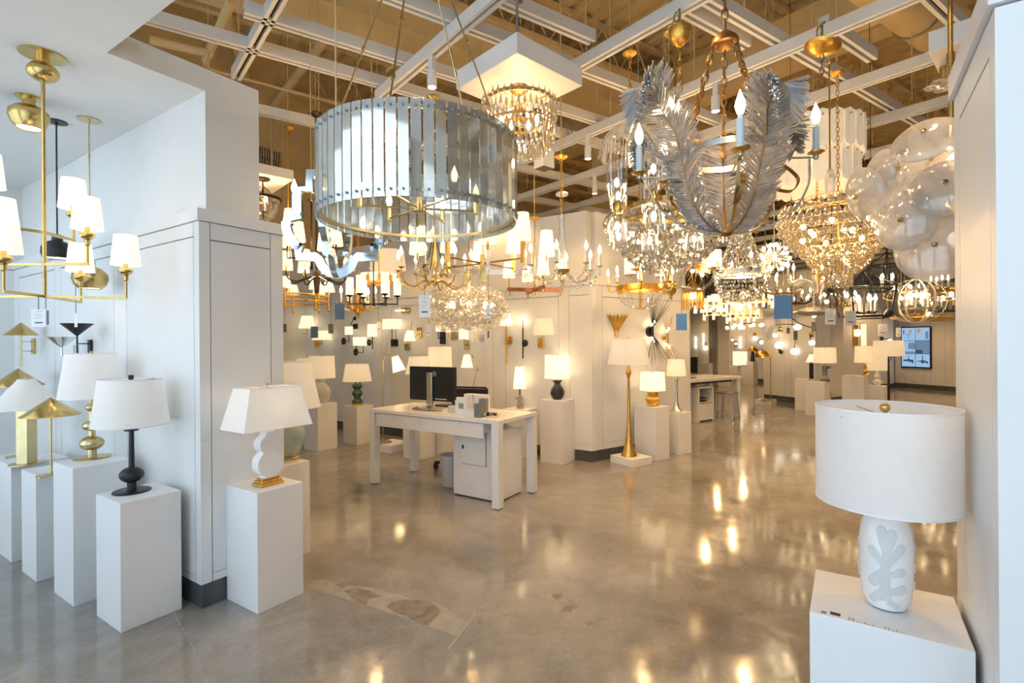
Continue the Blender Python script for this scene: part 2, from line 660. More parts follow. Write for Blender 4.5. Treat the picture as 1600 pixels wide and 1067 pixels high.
def wall_frame(p0, p1):
    p0, p1 = Vector((p0[0], p0[1], 0)), Vector((p1[0], p1[1], 0))
    d = p1 - p0
    L = d.length
    d.normalize()
    n = Vector((d.y, -d.x, 0))     # outward: right-hand side of p0 -> p1
    return p0, d, n, L


def slab(mb, p0, d, n, u0, u1, z0, z1, n0, n1):
    c = p0 + d * ((u0 + u1) / 2) + n * ((n0 + n1) / 2) + UP * ((z0 + z1) / 2)
    return mb.obox(c, d, n, UP, abs(u1 - u0) / 2, abs(n1 - n0) / 2, (z1 - z0) / 2)


def clad(parent, p0, p1, panels, zb=0.175, zt=1.98, base=True, crown=True, ov=0.012, e0=0.0, e1=0.0):
    """flush boards with open joints on the face p0 -> p1: panels, stiles, rails, plus crown board and dark base"""
    p0, d, n, L = wall_frame(p0, p1)
    S = lambda nm, u0, u1, z0, z1, mat='wall_paint', n0=0.0, n1=SKIN: part(nm, slab(MB(), p0, d, n, u0, u1, z0, z1, n0, n1), mat, parent)
    S('joint_shade', 0.004, L - 0.004, BASE_Z, CROWN_Z0 - 0.001, 'ink_grey', 0.0, 0.0012)  # dark sheet that puts shade into the open joints by colour
    edges = [0.0]
    for a, b_ in panels:
        edges += [a, b_]
    edges.append(L)
    for i in range(0, len(edges), 2):
        a, b_ = edges[i], edges[i + 1]
        if b_ - a > 0.01:
            S('stile', a + (GAP if i else 0), b_ - (GAP if i + 2 < len(edges) else 0), BASE_Z, CROWN_Z0 - GAP)
    for a, b_ in panels:
        S('panel', a + GAP / 2, b_ - GAP / 2, zb + GAP, zt - GAP)
        S('rail', a + GAP / 2, b_ - GAP / 2, BASE_Z, zb)
        S('rail', a + GAP / 2, b_ - GAP / 2, zt + GAP, CROWN_Z0 - GAP)
    if crown:
        S('crown_board', -e0, L + e1, CROWN_Z0, CROWN_Z1, n1=SKIN + ov)
    if base:
        S('base_board', 0, L, 0.0, BASE_Z - 0.002, 'base_dark', n1=SKIN - 0.006)


def panels_even(L, n, margin=0.10, gap=0.16):
    w = (L - 2 * margin - (n - 1) * gap) / n
    return [(margin + i * (w + gap), margin + i * (w + gap) + w) for i in range(n)]


# entrance wall, left of the opening (x 1.38 .. 1.86)
EX0, EX1, EYL, EYR = 1.379, 1.862, 2.888, -0.242
KS = SKIN
wl = struct(part('wall_entry_left', MB().box(EX0 + KS, EX1 - KS, EYL + KS, 6.10, 0, CROWN_Z1), 'wall_paint'))
ylist = [onplane(px, 500, (EX0, 0, 0), (1, 0, 0)).y for px in (303, 198, 178, 95, 86, 30)]
clad(wl, (EX0 + KS, 6.10), (EX0 + KS, EYL), [(6.10 - ylist[5], 6.10 - ylist[4]), (6.10 - ylist[3], 6.10 - ylist[2]), (6.10 - ylist[1], 6.10 - ylist[0])], zb=0.165, zt=1.985, e1=0.012)
xa = onplane(329.6, 500, (0, EYL, 0), (0, 1, 0)).x
xb = onplane(423, 500, (0, EYL, 0), (0, 1, 0)).x
clad(wl, (EX0 + KS, EYL + KS), (EX1 - KS, EYL + KS), [(xa - EX0 - KS, xb - EX0 - KS)], zb=0.17, zt=1.97)
clad(wl, (EX1 - KS, EYL), (EX1 - KS, 6.10), panels_even(3.2, 3), e0=0.012)
# plain upper wall and fascia over it, and the lowered entry ceiling
zf = onplane(404, 141.9, (0, 2.935, 0), (0, 1, 0)).z
xr = onplane(404, 141.9, (0, 2.935, 0), (0, 1, 0)).x
print('fascia top', zf, 'upper wall right', xr)
up_l = struct(part('wall_upper_left', MB().box(1.44, xr, 2.935, 6.10, CROWN_Z1 - 0.01, zf), 'upper_paint'))
sof = struct(part('ceiling_entry', MB().prism([(0.25, -6), (0.995, -6), (0.995, 2.935), (1.44, 2.935), (1.44, 6.3), (0.25, 6.3)], SOFFIT_Z, zf), 'upper_paint'))
wbl = struct(part('wall_entry_back', MB().box(-0.9, 1.46, 6.10, 6.3, 0, DECK_Z), 'upper_paint'))
clad(wbl, (-0.7, 6.10), (EX0, 6.10), panels_even(2.079, 2))
# entrance wall, right of the opening
wr = struct(part('wall_entry_right', MB().box(EX0 + KS, EX1 - KS, -6.0, EYR - KS, 0, CROWN_Z1), 'wall_paint'))
ga = onplane(1549, 500, (0, EYR, 0), (0, 1, 0)).x
gb = onplane(1501, 500, (0, EYR, 0), (0, 1, 0)).x
clad(wr, (EX1, EYR - KS), (EX0 + KS, EYR - KS), [(EX1 - gb, EX1 - ga)], zb=0.17, zt=1.985)
clad(wr, (EX0 + KS, EYR), (EX0 + KS, -6.0), [(0.12, 1.6), (1.76, 3.2), (3.36, 5.0)], e0=0.012)

# shop front behind the camera: piers, sill, three glazed openings up to the lowered ceiling
FXA, FXB = -0.90, -0.70
wf = struct(part('wall_front', MB().box(FXA, FXB, -6, 6.3, 0, 0.12).box(FXA, FXB, -6, 6.3, 3.90, DECK_Z).box(FXA, FXB, -6, -4.2, 0.12, 3.90).box(FXA, FXB, -0.75, -0.45, 0.12, 3.90)
          .box(FXA, FXB, 2.85, 3.15, 0.12, 3.90).box(FXA, FXB, 6.25, 6.3, 0.12, 3.90), 'upper_paint'))
for k, (y0, y1) in enumerate(((-4.2, -0.75), (-0.45, 2.85), (3.15, 6.25))):
    xa_, xb_ = FXA + 0.06, FXA + 0.14
    w = struct(part('window_%d' % (k + 1), MB().box(xa_, xb_, y0, y0 + 0.05, 0.12, 3.90).box(xa_, xb_, y1 - 0.05, y1, 0.12, 3.90).box(xa_, xb_, y0, y1, 0.12, 0.17)
                    .box(xa_, xb_, y0, y1, 3.85, 3.90).box(xa_, xb_, (y0 + y1) / 2 - 0.03, (y0 + y1) / 2 + 0.03, 0.12, 3.90), 'base_dark'))
    part('pane', MB().box(xa_ + 0.035, xa_ + 0.043, y0 + 0.05, (y0 + y1) / 2 - 0.03, 0.17, 3.85), 'window_glass', w)
    part('pane', MB().box(xa_ + 0.035, xa_ + 0.043, (y0 + y1) / 2 + 0.03, y1 - 0.05, 0.17, 3.85), 'window_glass', w)
struct(part('wall_entry_side', MB().box(FXA, EX0 + 0.2, -6.2, -6.0, 0, DECK_Z), 'upper_paint'))

# showroom walls
SX = 5.515                        # face of the sconce wall
OUT_Y = 7.9
ws = struct(part('wall_sconce', MB().box(SX + KS, SX + 0.36, 2.53, OUT_Y, 0, CROWN_Z1), 'wall_paint'))
pl = [onplane(px, 560, (SX, 0, 0), (1, 0, 0)).y for px in (925, 890, 873, 790, 770, 700, 684, 612, 597, 522)]
Lw = OUT_Y - 2.53
clad(ws, (SX + KS, OUT_Y), (SX + KS, 2.53), sorted([(OUT_Y - pl[i + 1] , OUT_Y - pl[i]) if pl[i] < pl[i + 1] else (OUT_Y - pl[i], OUT_Y - pl[i + 1]) for i in range(0, 10, 2)]), zt=1.95, zb=0.2)
struct(part('wall_upper_sconce', MB().box(SX + 0.06, SX + 0.30, 2.60, OUT_Y, CROWN_Z1, 2.95), 'upper_paint'))
struct(part('wall_outer', MB().box(1.2, 30, OUT_Y, OUT_Y + 0.25, 0, 2.95), 'upper_paint'))
struct(part('wall_outer_high', MB().box(1.2, 30, OUT_Y, OUT_Y + 0.25, 2.95, DECK_Z + 0.1), 'deck_paint'))
# slanted display wall right of the corner
C0 = Vector((5.629, 2.494, 0))
LEN_S = 1.70
C1 = C0 + DA * LEN_S
wd = struct(part('wall_slanted', slab(MB(), *wall_frame(C0, C1)[:3], 0, LEN_S, 0, CROWN_Z1, -0.36, 0.0), 'wall_paint'))
clad(wd, C0, C1, [(0.07, 0.93), (1.01, 1.68)], zt=1.93, zb=0.2)
struct(part('wall_upper_slanted', slab(MB(), *wall_frame(C0, C1)[:3], 0.04, LEN_S, CROWN_Z1, 2.95, -0.3, -0.06), 'upper_paint'))
# rounded corner post between the two
cp = [(SX + 0.001, 2.53), (SX + 0.012, 2.515), (SX + 0.05, 2.49), (SX + 0.112, 2.482), (SX + 0.15, 2.62), (SX + 0.05, 2.65)]
tr_ = struct(part('trim_1', MB().prism(cp, BASE_Z, CROWN_Z0), 'wall_paint'))
part('crown_board', MB().prism([(SX - 0.012, 2.53), (SX + 0.002, 2.503), (SX + 0.045, 2.476), (SX + 0.108, 2.464), (SX + 0.15, 2.62), (SX + 0.05, 2.65)], CROWN_Z0, CROWN_Z1), 'wall_paint', tr_)
part('base_board', MB().prism([(SX + 0.006, 2.53), (SX + 0.016, 2.519), (SX + 0.054, 2.495), (SX + 0.114, 2.488), (SX + 0.15, 2.62), (SX + 0.05, 2.65)], 0, BASE_Z), 'base_dark', tr_)


def wall_px(name, a, b, z1, th, panels=0, upper=None):
    """free-standing showroom wall from floor pixel a to floor pixel b"""
    p, q = atz(a[0], a[1]), atz(b[0], b[1])
    p0, d, n, L = wall_frame(p, q)
    w = struct(part(name, slab(MB(), p0, d, n, 0, L, 0, z1, -th, 0), 'wall_paint'))
    if panels:
        clad(w, p, q, panels_even(L, panels), zt=z1 - 0.15)
    if upper:
        struct(part('wall_upper_' + name[5:], slab(MB(), p0, d, n, 0.05, L - 0.05, z1, upper, -th + 0.05, -0.05), 'upper_paint'))
    return w


# walls at the back of the showroom
wall_px('wall_globe', (1194, 624), (1274, 633.5), 2.13, 0.5, 2, 2.9)
wall_px('wall_globe_end', (1274, 633.5), (1318, 627), 2.13, 0.4, 1, 2.9)
wall_px('wall_niche', (1318, 610), (1396, 606), 2.13, 0.4, 2, 2.9)
wall_px('wall_screen', (1388, 603.5), (1560, 617), 2.13, 0.4, 5, 2.9)
wall_px('wall_far', (1060, 596), (1200, 598), 2.13, 0.4, 5, 2.9)
wall_px('wall_far_pillar', (1122, 604), (1140, 604.5), 2.9, 0.4)
wall_px('wall_far_pillar_side', (1108, 600), (1122, 604), 2.9, 0.25)
struct(part('wall_end', MB().box(26, 26.3, -14, OUT_Y, 0, DECK_Z + 0.1), 'upper_paint'))
struct(part('wall_right', MB().box(1.4, 30, -14.2, -14, 0, DECK_Z + 0.1), 'upper_paint'))

# ---- roof deck with ribs, joists, beams, pipes, rails
DC = Vector((12, -1, 0))          # middle of the ribbed roof


def along(mb, d, n, off, t0, t1, w, z0, z1):
    """bar running along d at distance off measured along n"""
    c = n * off + d * ((t0 + t1) / 2) + UP * ((z0 + z1) / 2)
    return mb.obox(c, d, n, UP, (t1 - t0) / 2, w / 2, (z1 - z0) / 2)


mb = MB()
per = 0.30
x = -17.0
prof = []
while x < 17:
    prof += [(x, 0.0), (x + 0.12, 0.0), (x + 0.155, 0.075), (x + 0.265, 0.075)]
    x += per
for i in range(len(prof) - 1):
    a, b_ = prof[i], prof[i + 1]
    for s0, s1 in ((-16, 16),):
        pa = [DC - NB * a[0] + DB * s0 + UP * (DECK_Z + a[1]), DC - NB * a[0] + DB * s1 + UP * (DECK_Z + a[1]),
              DC - NB * b_[0] + DB * s1 + UP * (DECK_Z + b_[1]), DC - NB * b_[0] + DB * s0 + UP * (DECK_Z + b_[1])]
        mb.add(pa, [(0, 1, 2, 3)])
mb.obox(DC + UP * (DECK_Z + 0.2), -NB, DB, UP, 17, 16, 0.05)
ceil = struct(part('ceiling', mb, 'deck_paint'))


def offA(p):
    return p.dot(NA)


def offB(p):
    return p.dot(NB)


# open-web joists along A
jm = MB()
L2 = 15.0
along(jm, Vector((1, 0, 0)), Vector((0, 1, 0)), 0, -L2, L2, 0.10, -0.06, 0.0)
along(jm, Vector((1, 0, 0)), Vector((0, 1, 0)), 0, -L2, L2, 0.09, -0.62, -0.55)
k = -L2
while k < L2 - 0.5:
    jm.cyl((k, 0, -0.58), (k + 0.35, 0, -0.03), 0.014, 5)
    jm.cyl((k + 0.35, 0, -0.03), (k + 0.7, 0, -0.58), 0.014, 5)
    k += 0.7
jme = jm.mesh('joist', 'deck_paint')
o0 = offA(atz(650, 58, DECK_Z - 0.05))
for i in range(-8, 6):
    p = NA * (o0 + i * 1.75) + DA * 9
    inst('joist', jme, ceil, (p.x, p.y, DECK_Z - 0.01), ANG_A)
# deep flat beams along A, a girder along B and the column under it
bo = offA(atz(640, 78, 5.1))
part('beam', along(MB(), DA, NA, bo, -6, 26, 0.75, 5.1, 5.55), 'deck_paint', ceil)
cpos = at(945, 300, 9.3)
part('girder', along(MB(), DB, NB, offB(cpos), -14, 9, 0.32, 5.0, 5.5), 'deck_paint', ceil)
part('girder', along(MB(), DB, NB, offB(at(1330, 60, 6.2)), -14, 9, 0.2, 5.2, 5.6), 'deck_paint', ceil)
struct(part('trim_2', MB().box(cpos.x - 0.17, cpos.x + 0.17, cpos.y - 0.17, cpos.y + 0.17, 0, 5.5), 'deck_paint'))
# pipes and round duct
def pipe(nm, a, b_, r, mat='deck_paint', n=12):
    return part(nm, MB().cyl(a, b_, r, n), mat, ceil)


pipe('pipe', at(352, 10, 6.4), at(408, 196, 9.8), 0.07)
pipe('pipe', atz(362, 0, 4.6), atz(322, 95, 4.55), 0.045)
pipe('pipe', atz(234, 62, 4.5), atz(332, 85, 4.5), 0.045)
pipe('pipe', atz(555, 0, 5.3), atz(408, 192, 5.3), 0.06)
pipe('pipe', atz(640, 84, 5.0), atz(604, 111, 5.0), 0.02)
mb = MB()
a, b_ = atz(1392, -10, 4.5), atz(1480, 62, 4.5)
dd = (b_ - a).normalized()
part('duct', MB().cyl(a - dd * 0.5, b_ + dd * 6, 0.20, 20), 'deck_paint', ceil)
for t in (0.42, 0.78):
    c_ = a + (b_ - a) * t
    part('duct_strap', MB().cyl(c_ - dd * 0.015, c_ + dd * 0.015, 0.212, 20).obox(c_ + UP * 0.0 + RT * 0.22, dd, RT, UP, 0.015, 0.03, 0.03), 'steel', ceil)
pipe('pipe', atz(1400, 18, 4.6), atz(1327, 47, 4.6), 0.05)
# thin conduit line crossing the left of the ceiling
part('conduit', MB().tube(smooth_path([atz(345, 50, 4.4), atz(322, 92, 4.4), atz(330, 108, 4.4), atz(400, 128, 4.4), atz(490, 152, 4.4), atz(560, 170, 4.4)], 4), 0.014, 6), 'deck_paint', ceil)

# lighting rails: white channel with a dark slot underneath
def rail(d, n, off, t0, t1, z=RAIL_Z):
    w, hh = 0.075, 0.085
    mb = MB()
    along(mb, d, n, off - 0.025, t0, t1, 0.025, z, z + hh)
    along(mb, d, n, off + 0.025, t0, t1, 0.025, z, z + hh)
    along(mb, d, n, off, t0, t1, 0.026, z + hh * 0.55, z + hh)
    r = part('rail', mb, 'rail_white', ceil)
    part('slot', along(MB(), d, n, off, t0, t1, 0.024, z + hh * 0.35, z + hh * 0.54), 'rail_slot', r)
    return r


RA = [offA(atz(387, 78.5, RAIL_Z)), offA(atz(560, 79, RAIL_Z)), offA(atz(693, 34, RAIL_Z)), offA(atz(852, 36.5, RAIL_Z)), offA(atz(1266, 99, RAIL_Z)), offA(atz(444, 187, RAIL_Z))]
RB = [offB(atz(403.5, 63, RAIL_Z)), offB(atz(680, 65, RAIL_Z)), offB(atz(981, 47.5, RAIL_Z)), offB(atz(926, 197, RAIL_Z))]
stepB = (RB[3] - RB[0]) / 3
print('RA', RA, 'RB', RB, stepB)
tA = lambda px, py: atz(px, py, RAIL_Z).dot(DA)
tB = lambda px, py: atz(px, py, RAIL_Z).dot(DB)
tl = tA(220, 28)
rail(DA, NA, RA[0], tl, 20)
rail(DA, NA, RA[1], tA(381, 25), 14)
rail(DA, NA, RA[2], -0.5, 20)
rail(DA, NA, RA[3], -0.5, tA(926, 67))
rail(DA, NA, RA[4], -0.5, 18)
rail(DA, NA, RA[5], tA(398, 176), 14)
rail(DA, NA, offA(atz(1112, 46, RAIL_Z)), tA(1060, 16), tA(1164, 77))
rail(DA, NA, offA(atz(1325, 70, RAIL_Z)), tA(1285, 45), tA(1365, 95))
for e in (0.9, 2.2, 3.4):
    rail(DA, NA, RA[4] - e * 0.9, 3.5, 18)
for e in (1.1, 2.0):
    rail(DA, NA, RA[5] + e, 2.6, 9)
for i in range(0, 20):
    ob = RB[0] + i * stepB
    t1 = 12 if i > 3 else (9 if i else 5)
    t0 = -9 if i > 3 else (-7.4 if i > 1 else -4.2)
    if i == 0:
        rail(DB, NB, ob, tB(373, 126), 4, RAIL_Z)
    else:
        rail(DB, NB, RB[i] if i < 4 else ob, t0, t1, RAIL_Z - 0.09)
# hanger rods carrying the rails
hm = MB().cyl((0, 0, 0), (0, 0, DECK_Z - RAIL_Z - 0.08), 0.005, 5).mesh('hanger_rod', 'deck_paint')
random.seed(3)
for i in range(0, 10):
    for j in range(-3, 5):
        ob = RB[0] + i * stepB
        q = NB * ob + DB * (-0.6 - j * 1.35 + (i % 3) * 0.3)
        if q.x > 1.9 and q.y < OUT_Y - 0.3:
            inst('hanger_rod', hm, ceil, (q.x, q.y, RAIL_Z + 0.05))

# louvred air vents on the outer wall, high up
for (pxa, pya, pxb, pyb) in ((404, 229, 438, 238), (404, 246, 437, 254)):
    pa = onplane(pxa, pya, (0, OUT_Y, 0), (0, 1, 0))
    pb = onplane(pxb, pyb, (0, OUT_Y, 0), (0, 1, 0))
    hh_ = 0.16
    v_ = part('air_vent', MB().box(pa.x, pb.x, OUT_Y - 0.03, OUT_Y - 0.001, pa.z - hh_, pa.z), 'rail_slot', None)
    tag(v_, 'upper dark louvred air vent high on the outer wall' if pya < 240 else 'lower dark louvred air vent high on the outer wall', 'air vent')
    for i in range(9):
        x_ = pa.x + (pb.x - pa.x) * (i + 0.5) / 9
        part('louvre', MB().box(x_ - 0.008, x_ + 0.008, OUT_Y - 0.036, OUT_Y - 0.03, pa.z - hh_, pa.z), 'deck_paint', v_)
# ================================================================ PEDESTALS
def pedestal(label, front, sx, sy, h, rz=0.0, world=None, group=None, mat='pedestal_white'):
    """white box plinth; front = floor pixel of its nearest corner"""
    p = Vector(world) if world else atz(*front)
    o = part('pedestal', MB().box(0, sx, 0, sy, 0.0, h), mat, None, (p.x, p.y, 0), rz, bevel=0.002)
    tag(o, label, 'pedestal', group)
    o['w'] = 0
    del o['w']
    return p, h


def ctr(px, py, h, D):
    """point at depth D on a plinth top of height h below pixel column px"""
    q = at(px, py, D)
    return Vector((q.x, q.y, h))


GP = 'white display pedestals'
pP1, hP1 = pedestal('white pedestal carrying the black ball-stem lamp', (189, 989.4), 0.275, 0.30, 0.632, group=GP)
pP2, hP2 = pedestal('white pedestal carrying the white scalloped lamp at the entry wall end', (403, 960.2), 0.268, 0.302, 0.629, group=GP)
q = atz(485, 863)
pP3, hP3 = pedestal('white pedestal behind the scalloped lamp, carrying the celadon lamp', None, 0.27, 0.30, 0.62, world=(q.x - 0.27, q.y, 0), group=GP)
pL3, hL3 = pedestal('tall white pedestal carrying the brass stacked-ball lamp', (115, 948.4), 0.275, 0.30, 0.745, group=GP)
pL2, hL2 = pedestal('white pedestal carrying the small brass cone-shade lamp', (56.8, 909.8), 0.22, 0.27, 0.636, group=GP)
pL1, hL1 = pedestal('white pedestal carrying the brass hexagonal column lamp at the left edge', (18, 879), 0.30, 0.30, 0.629, group=GP)
pL0, hL0 = pedestal('white pedestal farthest into the left corner, mostly hidden behind its neighbour', None, 0.27, 0.27, 0.60, world=(pL1.x - 0.02, pL1.y + 0.42, 0), group=GP)
pR, hR = pedestal('large white pedestal at the right foreground carrying the white patterned lamp', None, 0.294, 0.322, 0.71, world=(1.526, -0.229, 0), group=GP)
pP4, hP4 = pedestal('white pedestal carrying the white vase lamp in front of the sconce wall', (497, 706), 0.30, 0.30, 0.61, group=GP)
pP5, hP5 = pedestal('white pedestal carrying the green ceramic lamp', (558, 696), 0.29, 0.29, 0.53, group=GP)
pP6, hP6 = pedestal('white pedestal carrying the black vase lamp beside the wall corner', (880, 726.6), 0.30, 0.30, 0.725, group=GP)
pP7, hP7 = pedestal('white pedestal carrying the horse head lamp behind the desk', (822, 717), 0.28, 0.34, 0.58, group=GP)
AR = math.atan2(DA.y, DA.x)
pP8, hP8 = pedestal('low white plinth under the tall gold floor lamp', (988, 731), 0.325, 0.34, 0.085, rz=AR, group=GP)
pP9, hP9 = pedestal('white pedestal carrying the gold pottery lamp', (1025, 720.3), 0.24, 0.33, 0.625, rz=AR, group=GP)
pP10, hP10 = pedestal('white pedestal carrying the silver trumpet lamp', (1061.3, 711), 0.24, 0.20, 0.513, rz=AR, group=GP)
# stock mark and printed code on the big pedestal, as flat print
for nm, x0, y0, w_, l_, mt in (('printed_mark', 0.013, 0.255, 0.016, 0.022, 'ink'), ('printed_mark', 0.008, 0.285, 0.014, 0.012, 'ink_grey')):
    tag(part(nm, MB().box(0, w_, 0, l_, 0, 0.0005), mt, None, (pR.x + x0, pR.y + y0, hR)), 'dark printed square on the corner of the right foreground pedestal' if mt == 'ink' else 'pale grey printed mark at the edge of the right foreground pedestal', 'printed mark')
mb = MB()
random.seed(5)
for i in range(14):
    yy = 0.238 - i * 0.008
    if i in (7, 8):
        continue
    for r_ in range(random.randint(1, 3)):
        mb.box(0.006 + r_ * 0.005, 0.009 + r_ * 0.005, yy - random.uniform(0.002, 0.005), yy, 0, 0.0005)
tag(stuff(part('printed_caption', mb, 'ink_grey', None, (pR.x, pR.y, hR))), 'row of tiny printed letters along the edge of the right foreground pedestal', 'caption')


# ================================================================ LAMP PARTS
def shade_part(root, rb, rt, z0, z1, mat, n=40, o=(0, 0), rim='pedestal_white', name='lamp_shade', trim=True):
    prof = [(rb, z0), (rb + (rt - rb) * 0.5, (z0 + z1) / 2), (rt, z1)]
    s = part(name, MB().shell(prof, n, (o[0], o[1], 0)), mat, root)
    if trim:
        t = 0.0022
        for r_, z in ((rb, z0), (rt, z1)):
            part('shade_trim', MB().shell([(r_ - t, z), (r_ + t * 0.5, z), (r_ + t * 0.5, z + t * 2.2), (r_ - t, z + t * 2.2), (r_ - t, z)], n, (o[0], o[1], 0)), rim, s)
    return s


def spider(root, rt, z, mat='brass', fin=0.012, o=(0, 0)):
    """finial and the wire spokes that hold a shade"""
    mb = MB()
    for k in range(3):
        a = k * 2 * PI / 3 + 0.4
        mb.cyl((o[0], o[1], z - 0.012), (o[0] + rt * math.cos(a), o[1] + rt * math.sin(a), z - 0.004), 0.0016, 5)
    part('shade_spider', mb, mat, root)
    part('finial', MB().ball((o[0], o[1], z + fin * 0.9), fin, 14, 9).cyl((o[0], o[1], z - 0.015), (o[0], o[1], z), fin * 0.35, 8), mat, root)


def lamp(label, loc, rz=0.0, name='table_lamp', cat='lamp', group=None):
    return thing(name, label, cat, loc, rz, group)


def blb(root, z, r=0.028, mat='bulb_soft', o=(0, 0)):
    return part('bulb', MB().ball((o[0], o[1], z), r, 10, 7, 1.25), mat, root)


def squash(r, h, z, neck, n=9):
    """profile of a squashed ball between two necks"""
    pr = []
    a0 = math.asin(min(0.95, neck / r))
    for i in range(n + 1):
        a = a0 + (PI - 2 * a0) * i / n
        pr.append((r * math.sin(a), z - h / 2 * math.cos(a) / math.cos(a0)))
    return pr


# --- black ball-stem lamp
D = 2.73
k = D / F_PX
c = ctr(206, 768, hP1, D)
t = lamp('white drum lamp on a black stem with a squashed ball at the foot', c)
part('base_plate', MB().lathe([(0.0, 0), (0.086, 0), (0.086, 0.006), (0.080, 0.009), (0, 0.009)], 40), 'black_metal', t)
part('stem', MB().lathe([(0.021, 0.009), (0.021, 0.05)] + squash(0.056, 0.078, 0.09, 0.02) + [(0.0135, 0.128), (0.0115, 0.34)], 32), 'black_metal', t)
part('collar', MB().lathe([(0.006, 0.322), (0.033, 0.322), (0.033, 0.327), (0.010, 0.33), (0.010, 0.35)], 28), 'black_metal', t)
shade_part(t, 0.173, 0.143, 0.352, 0.592, 'shade_soft', rim='pedestal_white')
spider(t, 0.143, 0.592, 'black_metal', 0.010)
part('finial_cap', MB().lathe([(0.012, 0.592), (0.012, 0.616), (0, 0.616)], 14), 'black_metal', t)

# --- brass stacked-ball lamp
D = 3.03
c = ctr(144, 720, hL3, D)
t = lamp('brass lamp of three stacked balls with a tapered white shade', c)
part('base_plate', MB().lathe([(0, 0), (0.090, 0), (0.090, 0.005), (0.085, 0.008), (0, 0.008)], 40), 'brass_pale', t)
part('stem', MB().lathe([(0.023, 0.008), (0.023, 0.055)] + squash(0.060, 0.078, 0.088, 0.022) + [(0.017, 0.13), (0.017, 0.165)] + squash(0.047, 0.058, 0.19, 0.016) +
     [(0.015, 0.222), (0.015, 0.275)] + squash(0.031, 0.044, 0.298, 0.013) + [(0.011, 0.325), (0.011, 0.37)], 32), 'brass_pale', t)
shade_part(t, 0.157, 0.121, 0.355, 0.610, 'shade_soft')
spider(t, 0.121, 0.61, 'brass', 0.009)

# --- small brass cone lamp on a half-round foot
D = 3.05
c = ctr(70, 737, hL2, D)
t = lamp('slim brass lamp with a cone shade on a half-round foot', c)
hp = [(0.062 * math.cos(a), 0.062 * math.sin(a)) for a in [math.radians(90 + i * 10) for i in range(19)]]
part('base_plate', MB().prism([(p[0] + 0.03, p[1]) for p in hp], 0, 0.008), 'brass', t, rz=YAW - PI / 2)
part('stem', MB().cyl((0.026, -0.012, 0.008), (0.026, -0.012, 0.40), 0.0055, 10), 'brass', t)
part('cone_shade', MB().shell([(0.142, 0.355), (0.141, 0.358), (0.004, 0.462), (0, 0.463)], 44, (0.026, -0.012, 0)), 'brass', t)

# --- hexagonal brass column lamp with coolie shade
D = 3.40
c = ctr(42, 719, hL1, D)
t = lamp('brass hexagonal column lamp with a wide white coolie shade at the left edge', c)
part('base_plate', MB().lathe([(0, 0), (0.092, 0), (0.092, 0.006), (0, 0.008)], 36), 'brass_pale', t)
part('column', MB().lathe([(0.058, 0.008), (0.058, 0.36), (0.02, 0.365), (0.012, 0.40)], 6, phase=0.3), 'brass_pale', t)
shade_part(t, 0.190, 0.046, 0.365, 0.552, 'shade_soft')
spider(t, 0.046, 0.552, 'brass', 0.010)

# --- brass cone lamp behind it
D = 3.75
c = ctr(29, 700, hL0, D)
t = lamp('brass cone-shade lamp half hidden behind the coolie shade in the left corner', c)
part('base_plate', MB().lathe([(0, 0), (0.07, 0), (0.07, 0.008), (0, 0.01)], 30), 'brass', t)
part('stem', MB().cyl((0, 0, 0.008), (0, 0, 0.58), 0.007, 10), 'brass', t)
part('cone_shade', MB().shell([(0.150, 0.515), (0.149, 0.518), (0.004, 0.640), (0, 0.641)], 44), 'brass', t)

# --- white scalloped double-gourd plaque lamp with rectangular shade
D = 2.86
c = ctr(419, 752, hP2, D)
t = lamp('white scalloped flat ceramic lamp on a stepped brass foot with a rectangular shade', c, 0.0)
part('foot', MB().box(-0.068, 0.068, -0.045, 0.045, 0, 0.016).box(-0.060, 0.060, -0.038, 0.038, 0.016, 0.030).box(-0.050, 0.050, -0.030, 0.030, 0.030, 0.042), 'gold_leaf', t, bevel=0.002)
op = []
for r_, z in ((0.042, 0.042), (0.036, 0.056)):
    op.append((r_, z))
for i in range(13):
    a = -1.15 + 2.25 * i / 12
    op.append((0.024 + 0.054 * math.cos(a), 0.120 + 0.066 * math.sin(a)))
for i in range(11):
    a = -1.0 + 2.2 * i / 10
    op.append((0.024 + 0.042 * math.cos(a), 0.226 + 0.046 * math.sin(a)))
op += [(0.030, 0.284), (0.026, 0.30)]
outl = [(x_, z_) for x_, z_ in op] + [(-x_, z_) for x_, z_ in reversed(op)]
part('body', MB().xprism(outl, -0.032, 0.032), 'ceramic_white', t, bevel=0.004)
part('cap', MB().box(-0.030, 0.030, -0.024, 0.024, 0.30, 0.312), 'gold_leaf', t)
part('socket', MB().cyl((0, 0, 0.312), (0, 0, 0.40), 0.008, 10), 'gold_leaf', t)
# rectangular tapered shade: open top and bottom
b1, b2, t1_, t2_, z0, z1 = 0.200, 0.118, 0.146, 0.082, 0.318, 0.540
mb = MB().add([(-b1, -b2, z0), (b1, -b2, z0), (b1, b2, z0), (-b1, b2, z0), (-t1_, -t2_, z1), (t1_, -t2_, z1), (t1_, t2_, z1), (-t1_, t2_, z1)], [(0, 1, 5, 4), (1, 2, 6, 5), (2, 3, 7, 6), (3, 0, 4, 7)])
sh = part('lamp_shade', mb, 'shade_soft', t)
for (hx, hy, z) in ((b1, b2, z0), (t1_, t2_, z1)):
    part('shade_trim', MB().tube([(-hx, -hy, z), (hx, -hy, z), (hx, hy, z), (-hx, hy, z)], 0.0022, 4, True), 'pedestal_white', sh)
part('bulb', MB().ball((0.02, 0, 0.43), 0.028, 10, 7), 'bulb_soft', t)
part('finial', MB().ball((0, 0, 0.553), 0.008, 10, 6).cyl((0, 0, 0.53), (0, 0, 0.55), 0.002, 6).cyl((0, -t2_, 0.537), (0, t2_, 0.537), 0.0016, 5), 'brass', t)

